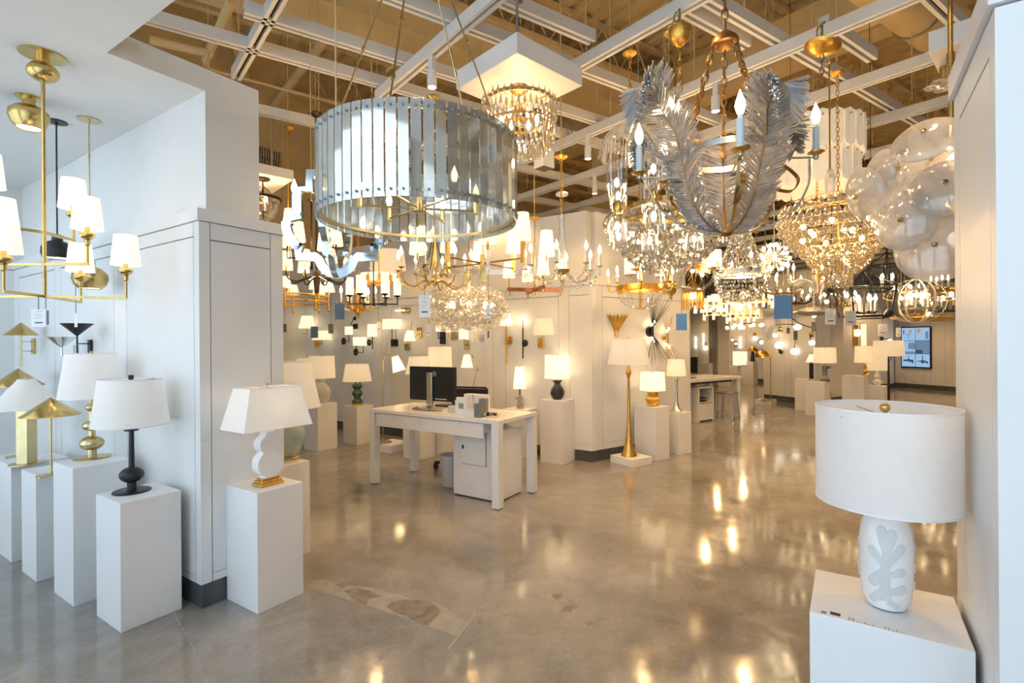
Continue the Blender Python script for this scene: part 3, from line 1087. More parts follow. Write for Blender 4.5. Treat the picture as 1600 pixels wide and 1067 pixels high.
# --- celadon lamp behind it
D = 3.52
c = ctr(452, 742, hP3, D)
t = lamp('pale celadon double-gourd lamp half hidden behind the scalloped lamp', c)
part('foot', MB().lathe([(0, 0), (0.062, 0), (0.062, 0.012), (0.056, 0.018), (0, 0.018)], 32), 'gold_leaf', t)
part('body', MB().lathe([(0.050, 0.018), (0.082, 0.07), (0.106, 0.14), (0.108, 0.185), (0.085, 0.235), (0.052, 0.256), (0.050, 0.264), (0.064, 0.285), (0.070, 0.315), (0.060, 0.345), (0.036, 0.365), (0.03, 0.37)], 40), 'ceramic_celadon', t)
part('socket', MB().cyl((0, 0, 0.37), (0, 0, 0.43), 0.01, 10), 'gold_leaf', t)
shade_part(t, 0.205, 0.140, 0.352, 0.66, 'shade_soft')

# --- big white lamp with relief pattern, right foreground
c = Vector((pR.x + 0.142, pR.y + 0.155, hR))
D = dep(c)
t = lamp('white capsule lamp with pale leaf relief and a white drum shade on the right pedestal', c)
pr = [(0.0, 0.0), (0.034, 0.0), (0.044, 0.006), (0.053, 0.03), (0.0585, 0.075), (0.060, 0.12), (0.0595, 0.17), (0.056, 0.205), (0.048, 0.232), (0.034, 0.248), (0.018, 0.256), (0.014, 0.258), (0, 0.258)]
part('body', MB().lathe(pr, 48), 'ceramic_white', t)
part('foot_ring', MB().lathe([(0.030, -0.0), (0.037, 0.0), (0.037, 0.003), (0.030, 0.003)], 32), 'card_navy', t)


def rad(z):
    for (r0, z0_), (r1, z1_) in zip(pr, pr[1:]):
        if z0_ <= z <= z1_ and z1_ > z0_:
            return r0 + (r1 - r0) * (z - z0_) / (z1_ - z0_)
    return 0.04


def relief(name, pts, root, mat='relief_grey', lift=0.0016):
    """leaf-shaped patch wrapped on the lamp body; pts = closed outline in (angle, z)"""
    cx_ = sum(p[0] for p in pts) / len(pts)
    cz_ = sum(p[1] for p in pts) / len(pts)
    mb = MB()
    rings = []
    for f_, l_ in ((1.0, 0.0002), (0.93, lift), (0.6, lift), (0.25, lift)):
        ring = []
        for a, z in pts:
            a2, z2 = cx_ + (a - cx_) * f_, cz_ + (z - cz_) * f_
            r_ = rad(z2) + l_
            ring.append((r_ * math.cos(a2), r_ * math.sin(a2), z2))
        rings.append(ring)
    n = len(pts)
    v = [p for r_ in rings for p in r_] + [((rad(cz_) + lift) * math.cos(cx_), (rad(cz_) + lift) * math.sin(cx_), cz_)]
    f = []
    for i in range(3):
        for j in range(n):
            f.append((i * n + j, i * n + (j + 1) % n, (i + 1) * n + (j + 1) % n, (i + 1) * n + j))
    for j in range(n):
        f.append((3 * n + j, 3 * n + (j + 1) % n, 4 * n))
    return part(name, mb.add(v, f), mat, root)


def leaf(a0, z0_, a1, z1_, w0, w1, n=8):
    """lobe from (a0,z0) to a round end at (a1,z1), in (angle, z) with angle scaled by the radius"""
    R_ = 0.058
    p, q = Vector((a0 * R_, z0_)), Vector((a1 * R_, z1_))
    d = (q - p).normalized()
    s = Vector((-d.y, d.x))
    L = (q - p).length
    left = [p + d * (L * i / n) + s * (w0 + (w1 - w0) * math.sin(0.5 * PI * i / n) ** 2) for i in range(n + 1)]
    right = [p + d * (L * i / n) - s * (w0 + (w1 - w0) * math.sin(0.5 * PI * i / n) ** 2) for i in range(n + 1)]
    cap = [q + d * (w1 * math.cos(a)) + s * (w1 * math.sin(a)) for a in [PI / 2 - PI * i / 8 for i in range(1, 8)]]
    pts = left + cap + right[::-1]
    return [(x_ / R_, z_) for x_, z_ in pts]


face = math.atan2(-c.y, -c.x) - 0.02
for (fa, flip) in ((face, 1), (face + 2.1, -1), (face - 2.1, -1)):
    for li, (a0, z0_, a1, z1_, w0, w1) in enumerate(((0.05, 0.028, -0.02, 0.15, 0.013, 0.009), (-0.05, 0.145, -0.24, 0.205, 0.006, 0.0125), (0.0, 0.15, 0.16, 0.212, 0.006, 0.0115), (-0.06, 0.125, -0.58, 0.172, 0.006, 0.011),
                                     (0.08, 0.125, 0.50, 0.158, 0.006, 0.0105), (0.10, 0.11, 0.48, 0.078, 0.007, 0.0125), (-0.08, 0.10, -0.56, 0.112, 0.006, 0.0115), (-0.08, 0.055, -0.62, 0.068, 0.008, 0.0125), (0.16, 0.055, 0.56, 0.030, 0.008, 0.0095), (-0.08, 0.034, -0.48, 0.020, 0.008, 0.008))):
        relief('relief_leaf', leaf(fa - a0 * flip, z0_, fa - a1 * flip, z1_, w0, w1)[::flip], t, lift=0.0014 + 0.00012 * li)
part('neck', MB().lathe([(0.016, 0.256), (0.016, 0.262), (0.011, 0.266), (0.011, 0.274), (0.015, 0.278), (0.015, 0.283), (0.007, 0.288), (0.007, 0.33)], 24), 'brass', t)
shade_part(t, 0.158, 0.158, 0.272, 0.518, 'shade_day', n=64)
spider(t, 0.158, 0.508, 'brass', 0.0125)

# ================================================================ DESK AND WHAT STANDS AROUND IT
DX0, DX1, DY0, DY1, DZ = 3.533, 4.166, 2.462, 4.037, 0.748
t = thing('desk', 'white office desk with square legs and a front drawer panel', 'desk', (DX0, DY0, 0))
W_, L_ = DX1 - DX0, DY1 - DY0
part('desk_top', MB().box(0, W_, 0, L_, DZ - 0.034, DZ), 'desk_white', t, bevel=0.002)
lg = MB().box(0, 0.072, 0, 0.072, 0.008, DZ - 0.034).mesh('leg', 'desk_white')
gl_ = MB().cyl((0.036, 0.036, 0), (0.036, 0.036, 0.008), 0.026, 12).mesh('glide', 'plastic_black')
for x_, y_ in ((0.001, 0.001), (W_ - 0.073, 0.001), (0.001, L_ - 0.073), (W_ - 0.073, L_ - 0.073)):
    o = inst('leg', lg, t, (x_, y_, 0))
    inst('glide', gl_, o)
ya = onplane(755.5, 670, (DX0 + 0.02, 0, 0), (1, 0, 0)).y - DY0
part('drawer_front', MB().box(0.012, 0.032, ya, L_ - 0.085, DZ - 0.165, DZ - 0.040), 'desk_white', t, bevel=0.0015)
part('drawer_box', MB().box(0.032, 0.42, ya + 0.03, L_ - 0.11, DZ - 0.13, DZ - 0.05), 'desk_white', t)
part('side_apron', MB().box(W_ - 0.06, W_ - 0.02, 0.073, L_ - 0.073, DZ - 0.07, DZ - 0.034), 'desk_white', t)

p1 = atz(708.5, 772.6)
p3 = atz(816, 769)
cx0, cy1 = p1.x, p1.y
cy0 = p3.y
t = thing('filing_cabinet', 'white filing cabinet with a small door under the desk', 'cabinet', (cx0, cy0, 0))
cw, cl, ch = p3.x - cx0, cy1 - cy0, 0.625
part('body', MB().box(0.004, cw, 0, cl, 0.012, ch), 'desk_white', t, bevel=0.002)
ye = [onplane(px, 700, (cx0, 0, 0), (1, 0, 0)).y - cy0 for px in (722, 759)]
zd = onplane(759.5, 729, (cx0, 0, 0), (1, 0, 0)).z
part('door_gap_shade', MB().box(-0.0005, 0.003, ye[1] - 0.004, ye[0] + 0.004, zd - 0.004, ch - 0.026), 'ink', t)  # black plate painting the shade of the gap around the door
o = part('door', MB().box(-0.006, 0.001, ye[1], ye[0], zd, ch - 0.03), 'desk_white', t, bevel=0.001)
part('finger_pull', MB().lathe([(0, -0.001), (0.020, -0.001), (0.020, 0.0005), (0, 0.0005)], 18, (-0.0065, ye[0] - 0.014, zd + 0.15), (-1, 0, 0), sx=1, sy=0.6), 'ink', o)
part('plinth', MB().box(0.02, cw - 0.02, 0.02, cl - 0.02, 0, 0.012), 'plastic_black', t)

# bin
p = atz(702, 760)
t = thing('waste_bin', 'pale grey translucent waste bin beside the filing cabinet', 'bin', (p.x + 0.05, p.y + 0.02, 0))
part('bucket', MB().shell([(0.0, 0.006), (0.085, 0.006), (0.088, 0.0), (0.112, 0.30), (0.108, 0.30), (0.086, 0.02)], 28), 'bin_plastic', t)
part('rim', MB().tube([(0.112 * math.cos(a), 0.112 * math.sin(a), 0.30) for a in [i * PI / 14 for i in range(28)]], 0.005, 6, True), 'bin_plastic', t)

# office chair: five-star base, gas column, seat, mesh back
cc = Vector((4.44, 3.60, 0))
t = thing('office_chair', 'black mesh office chair behind the desk', 'chair', cc, 0.25)
cm = MB().cyl((0, -0.012, 0.028), (0, -0.002, 0.028), 0.027, 14).cyl((0, 0.002, 0.028), (0, 0.012, 0.028), 0.027, 14).box(-0.022, 0.022, -0.016, 0.016, 0.03, 0.06).mesh('caster', 'plastic_black')
am = MB().add([(0.02, -0.03, 0.085), (0.30, -0.018, 0.058), (0.30, 0.018, 0.058), (0.02, 0.03, 0.085), (0.02, -0.03, 0.125), (0.30, -0.018, 0.085), (0.30, 0.018, 0.085), (0.02, 0.03, 0.125)],
              [(0, 3, 2, 1), (4, 5, 6, 7), (0, 1, 5, 4), (1, 2, 6, 5), (2, 3, 7, 6), (3, 0, 4, 7)]).mesh('base_arm', 'plastic_black')
for i in range(5):
    o = inst('base_arm', am, t, (0, 0, 0), i * 2 * PI / 5 + 0.5)
    inst('caster', cm, o, (0.285, 0, 0))
part('gas_column', MB().lathe([(0.03, 0.08), (0.03, 0.22), (0.02, 0.22), (0.02, 0.42), (0.05, 0.44)], 14), 'plastic_black', t)
part('seat', MB().lathe([(0, 0.42), (0.19, 0.42), (0.235, 0.44), (0.24, 0.465), (0.20, 0.485), (0, 0.48)], 28, sx=1, sy=1.02), 'mesh_black', t)
bk = MB()
rows = [(0.52 + i * 0.05, 0.23 - 0.004 * i + 0.02 * math.sin(i)) for i in range(9)]
part('back_mesh', MB().add([(0.24 + 0.03 * math.cos(y_ * 6) * 0.0 + 0.05 * (z_ - 0.5), y_ * 0.21, z_) for z_ in (0.55, 0.65, 0.75, 0.87) for y_ in (-1, -0.5, 0, 0.5, 1)] , [(r_ * 5 + i, r_ * 5 + i + 1, r_ * 5 + i + 6, r_ * 5 + i + 5) for r_ in range(3) for i in range(4)]), 'mesh_black', t)
part('back_frame', MB().tube([(0.243, -0.215, 0.54), (0.259, -0.215, 0.87), (0.262, -0.2, 0.885), (0.262, 0.2, 0.885), (0.259, 0.215, 0.87), (0.243, 0.215, 0.54)], 0.012, 6, True), 'plastic_black', t)
part('back_spine', MB().tube([(0.05, 0, 0.43), (0.2, 0, 0.43), (0.27, 0, 0.52), (0.272, 0, 0.62)], 0.018, 6), 'plastic_black', t)
am2 = MB().tube([(0.05, 0.25, 0.45), (0.05, 0.27, 0.62), (-0.10, 0.27, 0.66), (0.16, 0.27, 0.66)], 0.013, 6).mesh('armrest', 'plastic_black')
for s_ in (1, -1):
    o = inst('armrest', am2, t)
    o.scale = (1, s_, 1)

# monitor seen from behind
mc = at(678, 637, 4.78)
mx_ = 3.88
my_ = onplane(675, 610, (mx_, 0, 0), (1, 0, 0)).y
t = thing('computer_monitor', 'black computer monitor on a silver stand, its back turned to the viewer', 'monitor', (mx_, my_, DZ), 0.0)
part('stand_base', MB().box(-0.12, 0.07, -0.11, 0.11, 0, 0.008), 'steel', t, bevel=0.003)
part('stand_post', MB().box(-0.045, -0.020, -0.035, 0.035, 0.008, 0.36), 'nickel', t, bevel=0.004)
part('screen_back', MB().box(-0.012, 0.030, -0.298, 0.298, 0.075, 0.415), 'plastic_black', t, bevel=0.006)
part('screen', MB().box(0.0302, 0.031, -0.29, 0.29, 0.085, 0.407), 'card_grey', t)
lo = part('logo', MB().tube([(-0.0135, -0.012 + 0.021 * math.cos(a), 0.345 + 0.021 * math.sin(a)) for a in [i * PI / 12 for i in range(24)]], 0.0025, 5, True)
          .box(-0.015, -0.0125, -0.026, 0.003, 0.3425, 0.3475), 'card_white', t, (0, -0.03, 0.0))
part('port_marks', MB().box(-0.0135, -0.012, -0.2, -0.1, 0.094, 0.102).box(-0.0135, -0.012, -0.09, -0.05, 0.094, 0.102), 'card_white', t)
# keyboard, mouse pad, cable
tag(part('keyboard', MB().box(-0.065, 0.065, -0.21, 0.21, 0, 0.016), 'plastic_black', None, (mx_ + 0.20, my_ - 0.12, DZ), bevel=0.004), 'black keyboard lying on the desk behind the monitor', 'keyboard')
tag(part('cable', MB().tube(smooth_path([(mx_ - 0.03, my_ + 0.16, DZ + 0.005), (mx_ - 0.15, my_ + 0.12, DZ + 0.005), (mx_ - 0.19, my_ - 0.02, DZ + 0.005), (mx_ - 0.18, my_ - 0.14, DZ + 0.005), (mx_ - 0.10, my_ - 0.22, DZ + 0.005)], 5), 0.004, 6), 'cord', None), 'thin black cable looped around the monitor foot', 'cable')


# brochures and small boxes on the desk
def desk_box(name, label, px0, px1, pyb, pyt, x, depth_, mat, cat, extra=None):
    y1 = onplane(px0, pyb, (x, 0, 0), (1, 0, 0)).y
    y0 = onplane(px1, pyb, (x, 0, 0), (1, 0, 0)).y
    zt = onplane(px0, pyt, (x, 0, 0), (1, 0, 0)).z
    t = thing(name, label, cat, (x, y0, DZ))
    part('body', MB().box(0, depth_, 0, y1 - y0, 0, zt - DZ), mat, t, bevel=0.001)
    if extra:
        extra(t, y1 - y0, zt - DZ)
    return t


def holder(t, w, h):
    part('picture', MB().box(-0.0012, 0, w * 0.25, w * 0.68, h * 0.45, h * 0.82), 'ink_grey', t)
    part('inset_sheet', MB().box(0.01, 0.05, 0.006, w - 0.006, h, h + 0.025), 'card_white', t)


def ribs(t, w, h):
    for i in range(4):
        part('rib', MB().box(-0.003, 0.0, w * (0.1 + 0.22 * i), w * (0.2 + 0.22 * i), 0.005, h - 0.005), 'plastic_grey', t)


desk_box('brochure_holder', 'white brochure holder with a small picture on its front', 711, 729, 648, 625, 3.63, 0.09, 'card_white', 'brochure holder', holder)
desk_box('brochure_box', 'tall white brochure box standing at the back of the desk clutter', 725, 758, 644, 615.5, 3.80, 0.08, 'card_white', 'box',
         lambda t, w, h: part('slot', MB().box(-0.001, 0, w * 0.55, w * 0.57, h * 0.75, h), 'ink', t))
desk_box('card_stack', 'small white card stack in front of the tall brochure box', 729, 741, 649.5, 639, 3.62, 0.05, 'card_white', 'card stack', lambda t, w, h: part('top_card', MB().box(0, 0.05, 0, w, h, h + 0.0015), 'desk_white', t))
desk_box('sample_box', 'grey ribbed sample box on the desk', 740.5, 751, 650, 630, 3.60, 0.07, 'ceramic_grey', 'box', ribs)
desk_box('sample_box', 'dark grey taller sample box behind the ribbed one', 748, 757, 647, 622.5, 3.70, 0.06, 'plastic_grey', 'box', ribs)
desk_box('tissue_cup', 'pale grey translucent cup left of the brochure holder', 700, 711, 646, 635, 3.70, 0.06, 'bin_plastic', 'cup', lambda t, w, h: part('lid', MB().box(0.004, 0.056, 0.004, w - 0.004, h, h + 0.004), 'card_white', t))
c = onplane(759, 646, (3.66, 0, 0), (1, 0, 0))
t = thing('metal_sample_ring', 'bunch of small dark metal finish samples on the desk', 'sample ring', (3.66, c.y, DZ))
for i in range(5):
    part('sample_chip', MB().lathe([(0.012, 0), (0.02, 0.004), (0.02, 0.012), (0.012, 0.016)], 12, (0, 0, 0), (0.5, 0.8 - 0.3 * i, 0.5)), ('nickel', 'bronze', 'plastic_grey', 'black_metal', 'nickel')[i], t, (0.01 * i, -0.022 * i, 0.02))
# ================================================================ HANGING FIXTURES: TOOLS
def chain_links(root, a, b, mat, L=0.045, w=0.011, r=0.0035, name='chain'):
    """chain of oval links from a to b"""
    a, b = Vector(a), Vector(b)
    d = b - a
    n = max(1, int(round(d.length / (L * 0.78))))
    mb = MB()
    q = Vector((0, 0, 1)).rotation_difference(d.normalized())
    for i in range(n):
        c = a + d * ((i + 0.5) / n)
        pts = []
        for k in range(10):
            t = 2 * PI * k / 10
            p = Vector((w * math.cos(t), 0, L / 2 * math.sin(t)))
            if i % 2:
                p = Vector((0, p.x, p.z))
            pts.append(c + q @ p)
        mb.tube(pts, r, 5, True)
    o = part(name, mb, mat, root)
    return stuff(o)


def hang(root, z_from, z_to, mat, kind='rod', r=0.006, canopy=0.06, o=(0, 0), cmat=None):
    """rod or chain up to the ceiling grid plus a canopy; z values are local"""
    z_to = z_to / root.scale.x
    if kind == 'rod':
        part('rod', MB().cyl((o[0], o[1], z_from), (o[0], o[1], z_to), r, 8), mat, root)
    else:
        chain_links(root, (o[0], o[1], z_from), (o[0], o[1], z_to), mat)
    if canopy:
        part('canopy', MB().lathe([(canopy * 0.25, z_to - canopy * 0.55), (canopy * 0.5, z_to - canopy * 0.5), (canopy, z_to - canopy * 0.12), (canopy, z_to), (0, z_to)], 24, (o[0], o[1], 0)), cmat or mat, root)
        top = (DECK_Z + 0.09 - root.location.z) / root.scale.x
        part('mount', MB().cyl((o[0], o[1], z_to), (o[0], o[1], top), 0.003, 5), 'deck_paint', root)


def bulb_mb(z=0.0, h=0.075, r=0.0155, n=10):
    """flame-shaped bulb standing on z"""
    return MB().lathe([(0.006, z), (r * 0.7, z + h * 0.14), (r, z + h * 0.36), (r * 0.85, z + h * 0.55), (r * 0.42, z + h * 0.78), (r * 0.14, z + h * 0.94), (0, z + h)], n)


BULB = bulb_mb().mesh('bulb', 'bulb')
BULB_BIG = bulb_mb(0, 0.10, 0.0195, 14).mesh('bulb', 'bulb')
SLEEVE = MB().lathe([(0.0105, 0), (0.0105, 0.09), (0.007, 0.093), (0.007, 0.1)], 12).mesh('candle_sleeve', 'candle_ivory')
SLEEVE_B = MB().lathe([(0.0145, 0), (0.0145, 0.112), (0.009, 0.116), (0.009, 0.124)], 16).mesh('candle_sleeve', 'candle_blue')
DISH = {m_: MB().lathe([(0.004, -0.012), (0.01, -0.008), (0.026, 0.0), (0.027, 0.003), (0.012, 0.004), (0, 0.004)], 16).mesh('drip_pan', m_) for m_ in ('brass', 'gold_leaf', 'bronze', 'brass_pale', 'black_metal', 'silver_leaf', 'iron_gilt')}


def octa(mb, p, w, h, top=0.35, n=4, ph=0.0):
    """faceted crystal drop hanging from p"""
    x, y, z = p
    v = [(x, y, z)]
    for k in range(n):
        a = ph + 2 * PI * k / n
        v.append((x + w * math.cos(a), y + w * math.sin(a), z - h * (1 - top)))
    v.append((x, y, z - h))
    f = [(0, 1 + k, 1 + (k + 1) % n) for k in range(n)] + [(n + 1, 1 + (k + 1) % n, 1 + k) for k in range(n)]
    mb.add(v, f)


# ================================================================ GLASS SLAT DRUM
D = 2.42
ct = at(655, 300, D)
k = D
RD = 0.455
ZB, ZT = 1.41 + 0.2303 * D, 1.41 + 0.386 * D
t = thing('drum_chandelier', 'large drum chandelier of upright antiqued glass slats on brass rings', 'chandelier', (ct.x, ct.y, ZB))
H = ZT - ZB
NS = 60
sm = MB().box(-0.003, 0.003, -0.0205, 0.0205, 0, H).mesh('glass_slat', 'slat_glass')
scm = MB().lathe([(0.0, 0.0), (0.0058, 0.0), (0.0048, 0.006), (0, 0.007)], 8, (0.003, 0.0, 0), (1, 0, 0)).mesh('screw', 'plastic_grey')
for i in range(NS):
    a = 2 * PI * i / NS
    o = inst('glass_slat', sm, t, (RD * math.cos(a), RD * math.sin(a), 0), a)
    inst('screw', scm, o, (0, 0, 0.028))
    inst('screw', scm, o, (0, 0, H - 0.028))
for z in (0.022, H - 0.034):
    part('ring', MB().shell([(RD - 0.016, z), (RD - 0.005, z), (RD - 0.005, z + 0.014), (RD - 0.016, z + 0.014), (RD - 0.016, z)], 64), 'brass_pale', t)
hub = (0, 0, 3.45 - ZB)
for th in (-6, 70, 142, 278):
    ang = math.atan2(-FW.y, -FW.x) + math.radians(th)
    rr = RD - 0.04
    a = Vector((rr * math.cos(ang), rr * math.sin(ang), H - 0.03))
    hv = Vector(hub)
    mid = a + (hv - a) * 0.14
    mid2 = a + (hv - a) * 0.40
    part('rod', MB().cyl(a, hv, 0.0042, 8).cyl(mid - (hv - a) * 0.012, mid + (hv - a) * 0.012, 0.008, 8).cyl(mid2 - (hv - a) * 0.01, mid2 + (hv - a) * 0.01, 0.009, 8), 'brass_pale', t)
part('hub', MB().lathe([(0.01, hub[2] - 0.03), (0.035, hub[2] - 0.01), (0.035, hub[2] + 0.02), (0.012, hub[2] + 0.03), (0.012, hub[2] + 0.2)], 20), 'brass_pale', t)
# inner frame with bulbs
for i in range(6):
    a = i * PI / 3 + 0.3
    o = part('inner_arm', MB().cyl((0, 0, 0.07), (0.27, 0, 0.07), 0.005, 8).cyl((0.27, 0, 0.06), (0.27, 0, 0.13), 0.012, 10), 'brass_pale', t, rz=a)
    inst('bulb', BULB, o, (0.27, 0, 0.13))
part('inner_hub', MB().lathe([(0, 0.05), (0.03, 0.055), (0.03, 0.085), (0.012, 0.09), (0.012, H - 0.03), (0, H - 0.03)], 18), 'brass_pale', t)
for i in range(3):
    part('inner_strut', MB().cyl((0, 0, H - 0.03), ((RD - 0.01) * math.cos(i * 2.094), (RD - 0.01) * math.sin(i * 2.094), H - 0.03), 0.004, 6), 'brass_pale', t)
point_light('drum_glow', (0, 0, 0.16), 4, r=0.025, parent=t)

# ================================================================ GLASS FEATHER CHANDELIER
D = 2.35
ct = at(1135, 366, D)
t = thing('feather_chandelier', 'glass feather chandelier with curled plumes and pale blue candles', 'chandelier', ct)
face = math.atan2(-ct.y, -ct.x)      # azimuth towards the viewer
right = math.atan2(RT.y, RT.x)


def feather(root, az, scale=1.0, spread=1.0, lean=0.0, zs=1.0):
    q = smooth_path([(0.02, 0, 0.005), (0.09, 0, 0.04), (0.16, 0, 0.13), (0.20, 0, 0.26), (0.235, 0, 0.38), (0.25 + lean, 0, 0.475), (0.28 + lean, 0, 0.535), (0.32 + lean, 0, 0.55), (0.355 + lean, 0, 0.50), (0.36 + lean, 0, 0.42)], 7)
    q = [Vector((p.x * scale, 0, p.z * scale * zs)) for p in q]
    fo = part('feather', MB().tube(q, [0.0065 - 0.0035 * i / (len(q) - 1) for i in range(len(q))], 6), 'iron_gilt', root, rz=az)
    mb = MB()
    n = len(q)
    random.seed(int(az * 100))
    for i in range(5, n * 4 - 4):
        u = i / (n * 4 - 1)
        j = min(n - 2, int(u * (n - 1)))
        fr = u * (n - 1) - j
        p = q[j].lerp(q[j + 1], fr)
        tg = (q[min(j + 1, n - 1)] - q[max(j - 1, 0)]).normalized()
        ln = 0.135 * spread * scale * (0.35 + 0.65 * math.sin(min(1.0, u * 2.1) * PI / 2)) * (1.0 - 0.45 * max(0, (u - 0.72) / 0.28))
        nrm = Vector((0, 1, 0)).cross(tg).normalized()
        for s_ in (-1, 1):
            for layer in (i % 2,):
                d = (Vector((0, s_, 0)) * random.uniform(0.78, 0.92) + tg * random.uniform(0.42, 0.62) + nrm * (random.uniform(-0.10, 0.10) + (0.10 if layer else -0.06))).normalized()
                L = ln * random.uniform(0.82, 1.08) * (0.8 if u > 0.66 else 1.0)
                e = p + d * L - UP * (0.012 * L / 0.13)
                r0 = 0.0036
                side = d.cross(UP).normalized() * r0
                up2 = d.cross(side).normalized() * r0
                v = [p + side, p + up2, p - side, p - up2, e + side * 0.9, e + up2 * 0.9, e - side * 0.9, e - up2 * 0.9]
                mb.add(v, [(0, 1, 5, 4), (1, 2, 6, 5), (2, 3, 7, 6), (3, 0, 4, 7), (4, 5, 6, 7)])
    stuff(part('barbs', mb, 'feather_glass', fo))
    return fo


for az, sc_, ln, zs_ in ((face + 0.72, 1.0, -0.01, 0.98), (face - 0.92, 1.10, 0.05, 1.04), (face - 1.75, 1.0, 0.05, 0.9), (face + 2.05, 0.92, 0.0, 1.0), (face + 3.2, 0.9, 0.0, 1.0)):
    feather(t, az, sc_, 1.12, ln, zs_)
# central strap ring, candle arms and outer hoops
part('strap_ring', MB().shell([(0.200, 0.345), (0.205, 0.345), (0.205, 0.372), (0.200, 0.372), (0.200, 0.345)], 44), 'silver_leaf', t)
part('bottom_boss', MB().lathe([(0, -0.012), (0.02, -0.006), (0.03, 0.006), (0.016, 0.02), (0, 0.024)], 18), 'iron_gilt', t)
ZR = 0.32
for i, (az, zz) in enumerate(((right + PI + 0.05, 0.255), (face + 0.13, 0.225), (right - 0.05, 0.34), (face + 2.5, 0.33), (face - 2.3, 0.33))):
    R_ = 0.40
    hoop = smooth_path([(0.0, 0, 0.0), (0.17, 0, 0.025), (0.30, 0, 0.11), (0.365, 0, 0.22), (0.37, 0, zz - 0.01), (R_, 0, zz)], 5)
    o = part('candle_arm', MB().strap(hoop, 0.014, 0.006).cyl((0.20, 0, zz), (R_, 0, zz), 0.0045, 6).ball((R_, 0, zz), 0.012, 10, 6), 'brass_pale' if i % 2 else 'silver_leaf', t, rz=az)
    inst('drip_pan', DISH['brass'], o, (R_, 0, zz + 0.02)).scale = (1.35, 1.35, 1.2)
    inst('candle_sleeve', SLEEVE_B, o, (R_, 0, zz + 0.024))
    inst('bulb', BULB_BIG, o, (R_, 0, zz + 0.148))
    # curled bracket strap
    part('scroll', MB().strap(smooth_path([(0.20, 0.0, zz - 0.02), (0.27, 0.02, zz - 0.03), (0.33, 0.02, zz - 0.09), (0.29, 0.0, zz - 0.15), (0.22, 0, zz - 0.14)], 5), 0.02, 0.004), 'iron_gilt', o)
top = at(1130, 58, D) - ct
cup = Vector((0, 0, top.z))
part('chain_cup', MB().lathe([(0.010, 0.03), (0.02, 0.022), (0.055, -0.008), (0.062, -0.035), (0.050, -0.040), (0.02, -0.02), (0, -0.02)], 12, cup), 'iron_gilt', t)
for az in (face + 0.80, face - 0.92, face - 1.75, face + 2.05, face + 3.2):
    p0 = cup + Vector((0.05 * math.cos(az), 0.05 * math.sin(az), -0.03))
    p1 = Vector((0.205 * math.cos(az), 0.205 * math.sin(az), 0.37))
    chain_links(t, p0, p1, 'iron_gilt', 0.052, 0.012, 0.0036)
chain_links(t, cup + UP * 0.03, (0, 0, 3.62 - ct.z), 'iron_gilt', 0.06, 0.014, 0.0042)
part('canopy', MB().lathe([(0.01, 3.55 - ct.z), (0.06, 3.60 - ct.z), (0.065, 3.62 - ct.z), (0, 3.62 - ct.z)], 20), 'iron_gilt', t)
point_light('feather_glow', (0, 0, 0.45), 5, r=0.025, parent=t)

# ================================================================ WHITE CEILING BOXES
def box_canopy(label, corner_px, zb, s, h, rz, pipe=True):
    p = atz(corner_px[0], corner_px[1], zb)
    t = thing('canopy_box', label, 'ceiling box', (p.x, p.y, zb), rz)
    part('shell', MB().box(0, s, 0, s, 0, h), 'rail_white', t, bevel=0.002)
    if pipe:
        part('hanger', MB().cyl((0.02, 0.02, h), (0.02, 0.02, h + 0.24), 0.009, 8).box(-0.02, 0.06, 0.01, 0.03, h + 0.2, h + 0.23), 'steel', t)
        part('hanger', MB().cyl((s - 0.05, s - 0.05, h), (s - 0.05, s - 0.05, h + 0.4), 0.009, 8), 'steel', t)
    return t, p


bt, bp_ = box_canopy('white square ceiling box above the gold crystal drum chandelier', (808, 82), 3.12, 0.60, 0.125, math.radians(-14))
bc = bp_ + Vector((math.cos(math.radians(-14)) * 0.30 - math.sin(math.radians(-14)) * 0.30, math.sin(math.radians(-14)) * 0.30 + math.cos(math.radians(-14)) * 0.30, 0))

# ================================================================ GOLD CRYSTAL DRUM UNDER THE BOX
D = dep(bc)
ct = Vector((bc.x, bc.y, 3.12))
t = thing('crystal_drum_chandelier', 'gold crystal drum chandelier under the white ceiling box', 'chandelier', ct)
part('canopy', MB().lathe([(0.012, -0.05), (0.03, -0.045), (0.062, -0.02), (0.068, 0), (0, 0)], 28), 'gilt', t)
part('rod', MB().cyl((0, 0, -0.05), (0, 0, -0.28), 0.007, 8), 'gilt', t)
zt_, zb_ = at(825, 166, D).z - 3.12, at(825, 240, D).z - 3.12
RR = 0.235
part('ring', MB().shell([(RR - 0.006, zt_), (RR, zt_), (RR, zt_ + 0.025), (RR - 0.006, zt_ + 0.025), (RR - 0.006, zt_)], 40).shell([(RR * 0.72, zt_ - 0.12), (RR * 0.74, zt_ - 0.12), (RR * 0.74, zt_ - 0.10), (RR * 0.72, zt_ - 0.12)], 30), 'gilt', t)
part('spoke', MB().cyl((-RR, 0, zt_ + 0.012), (RR, 0, zt_ + 0.012), 0.004, 6), 'gilt', t)
part('spoke', MB().cyl((0, -RR, zt_ + 0.012), (0, RR, zt_ + 0.012), 0.004, 6), 'gilt', t)
mb = MB()
random.seed(11)
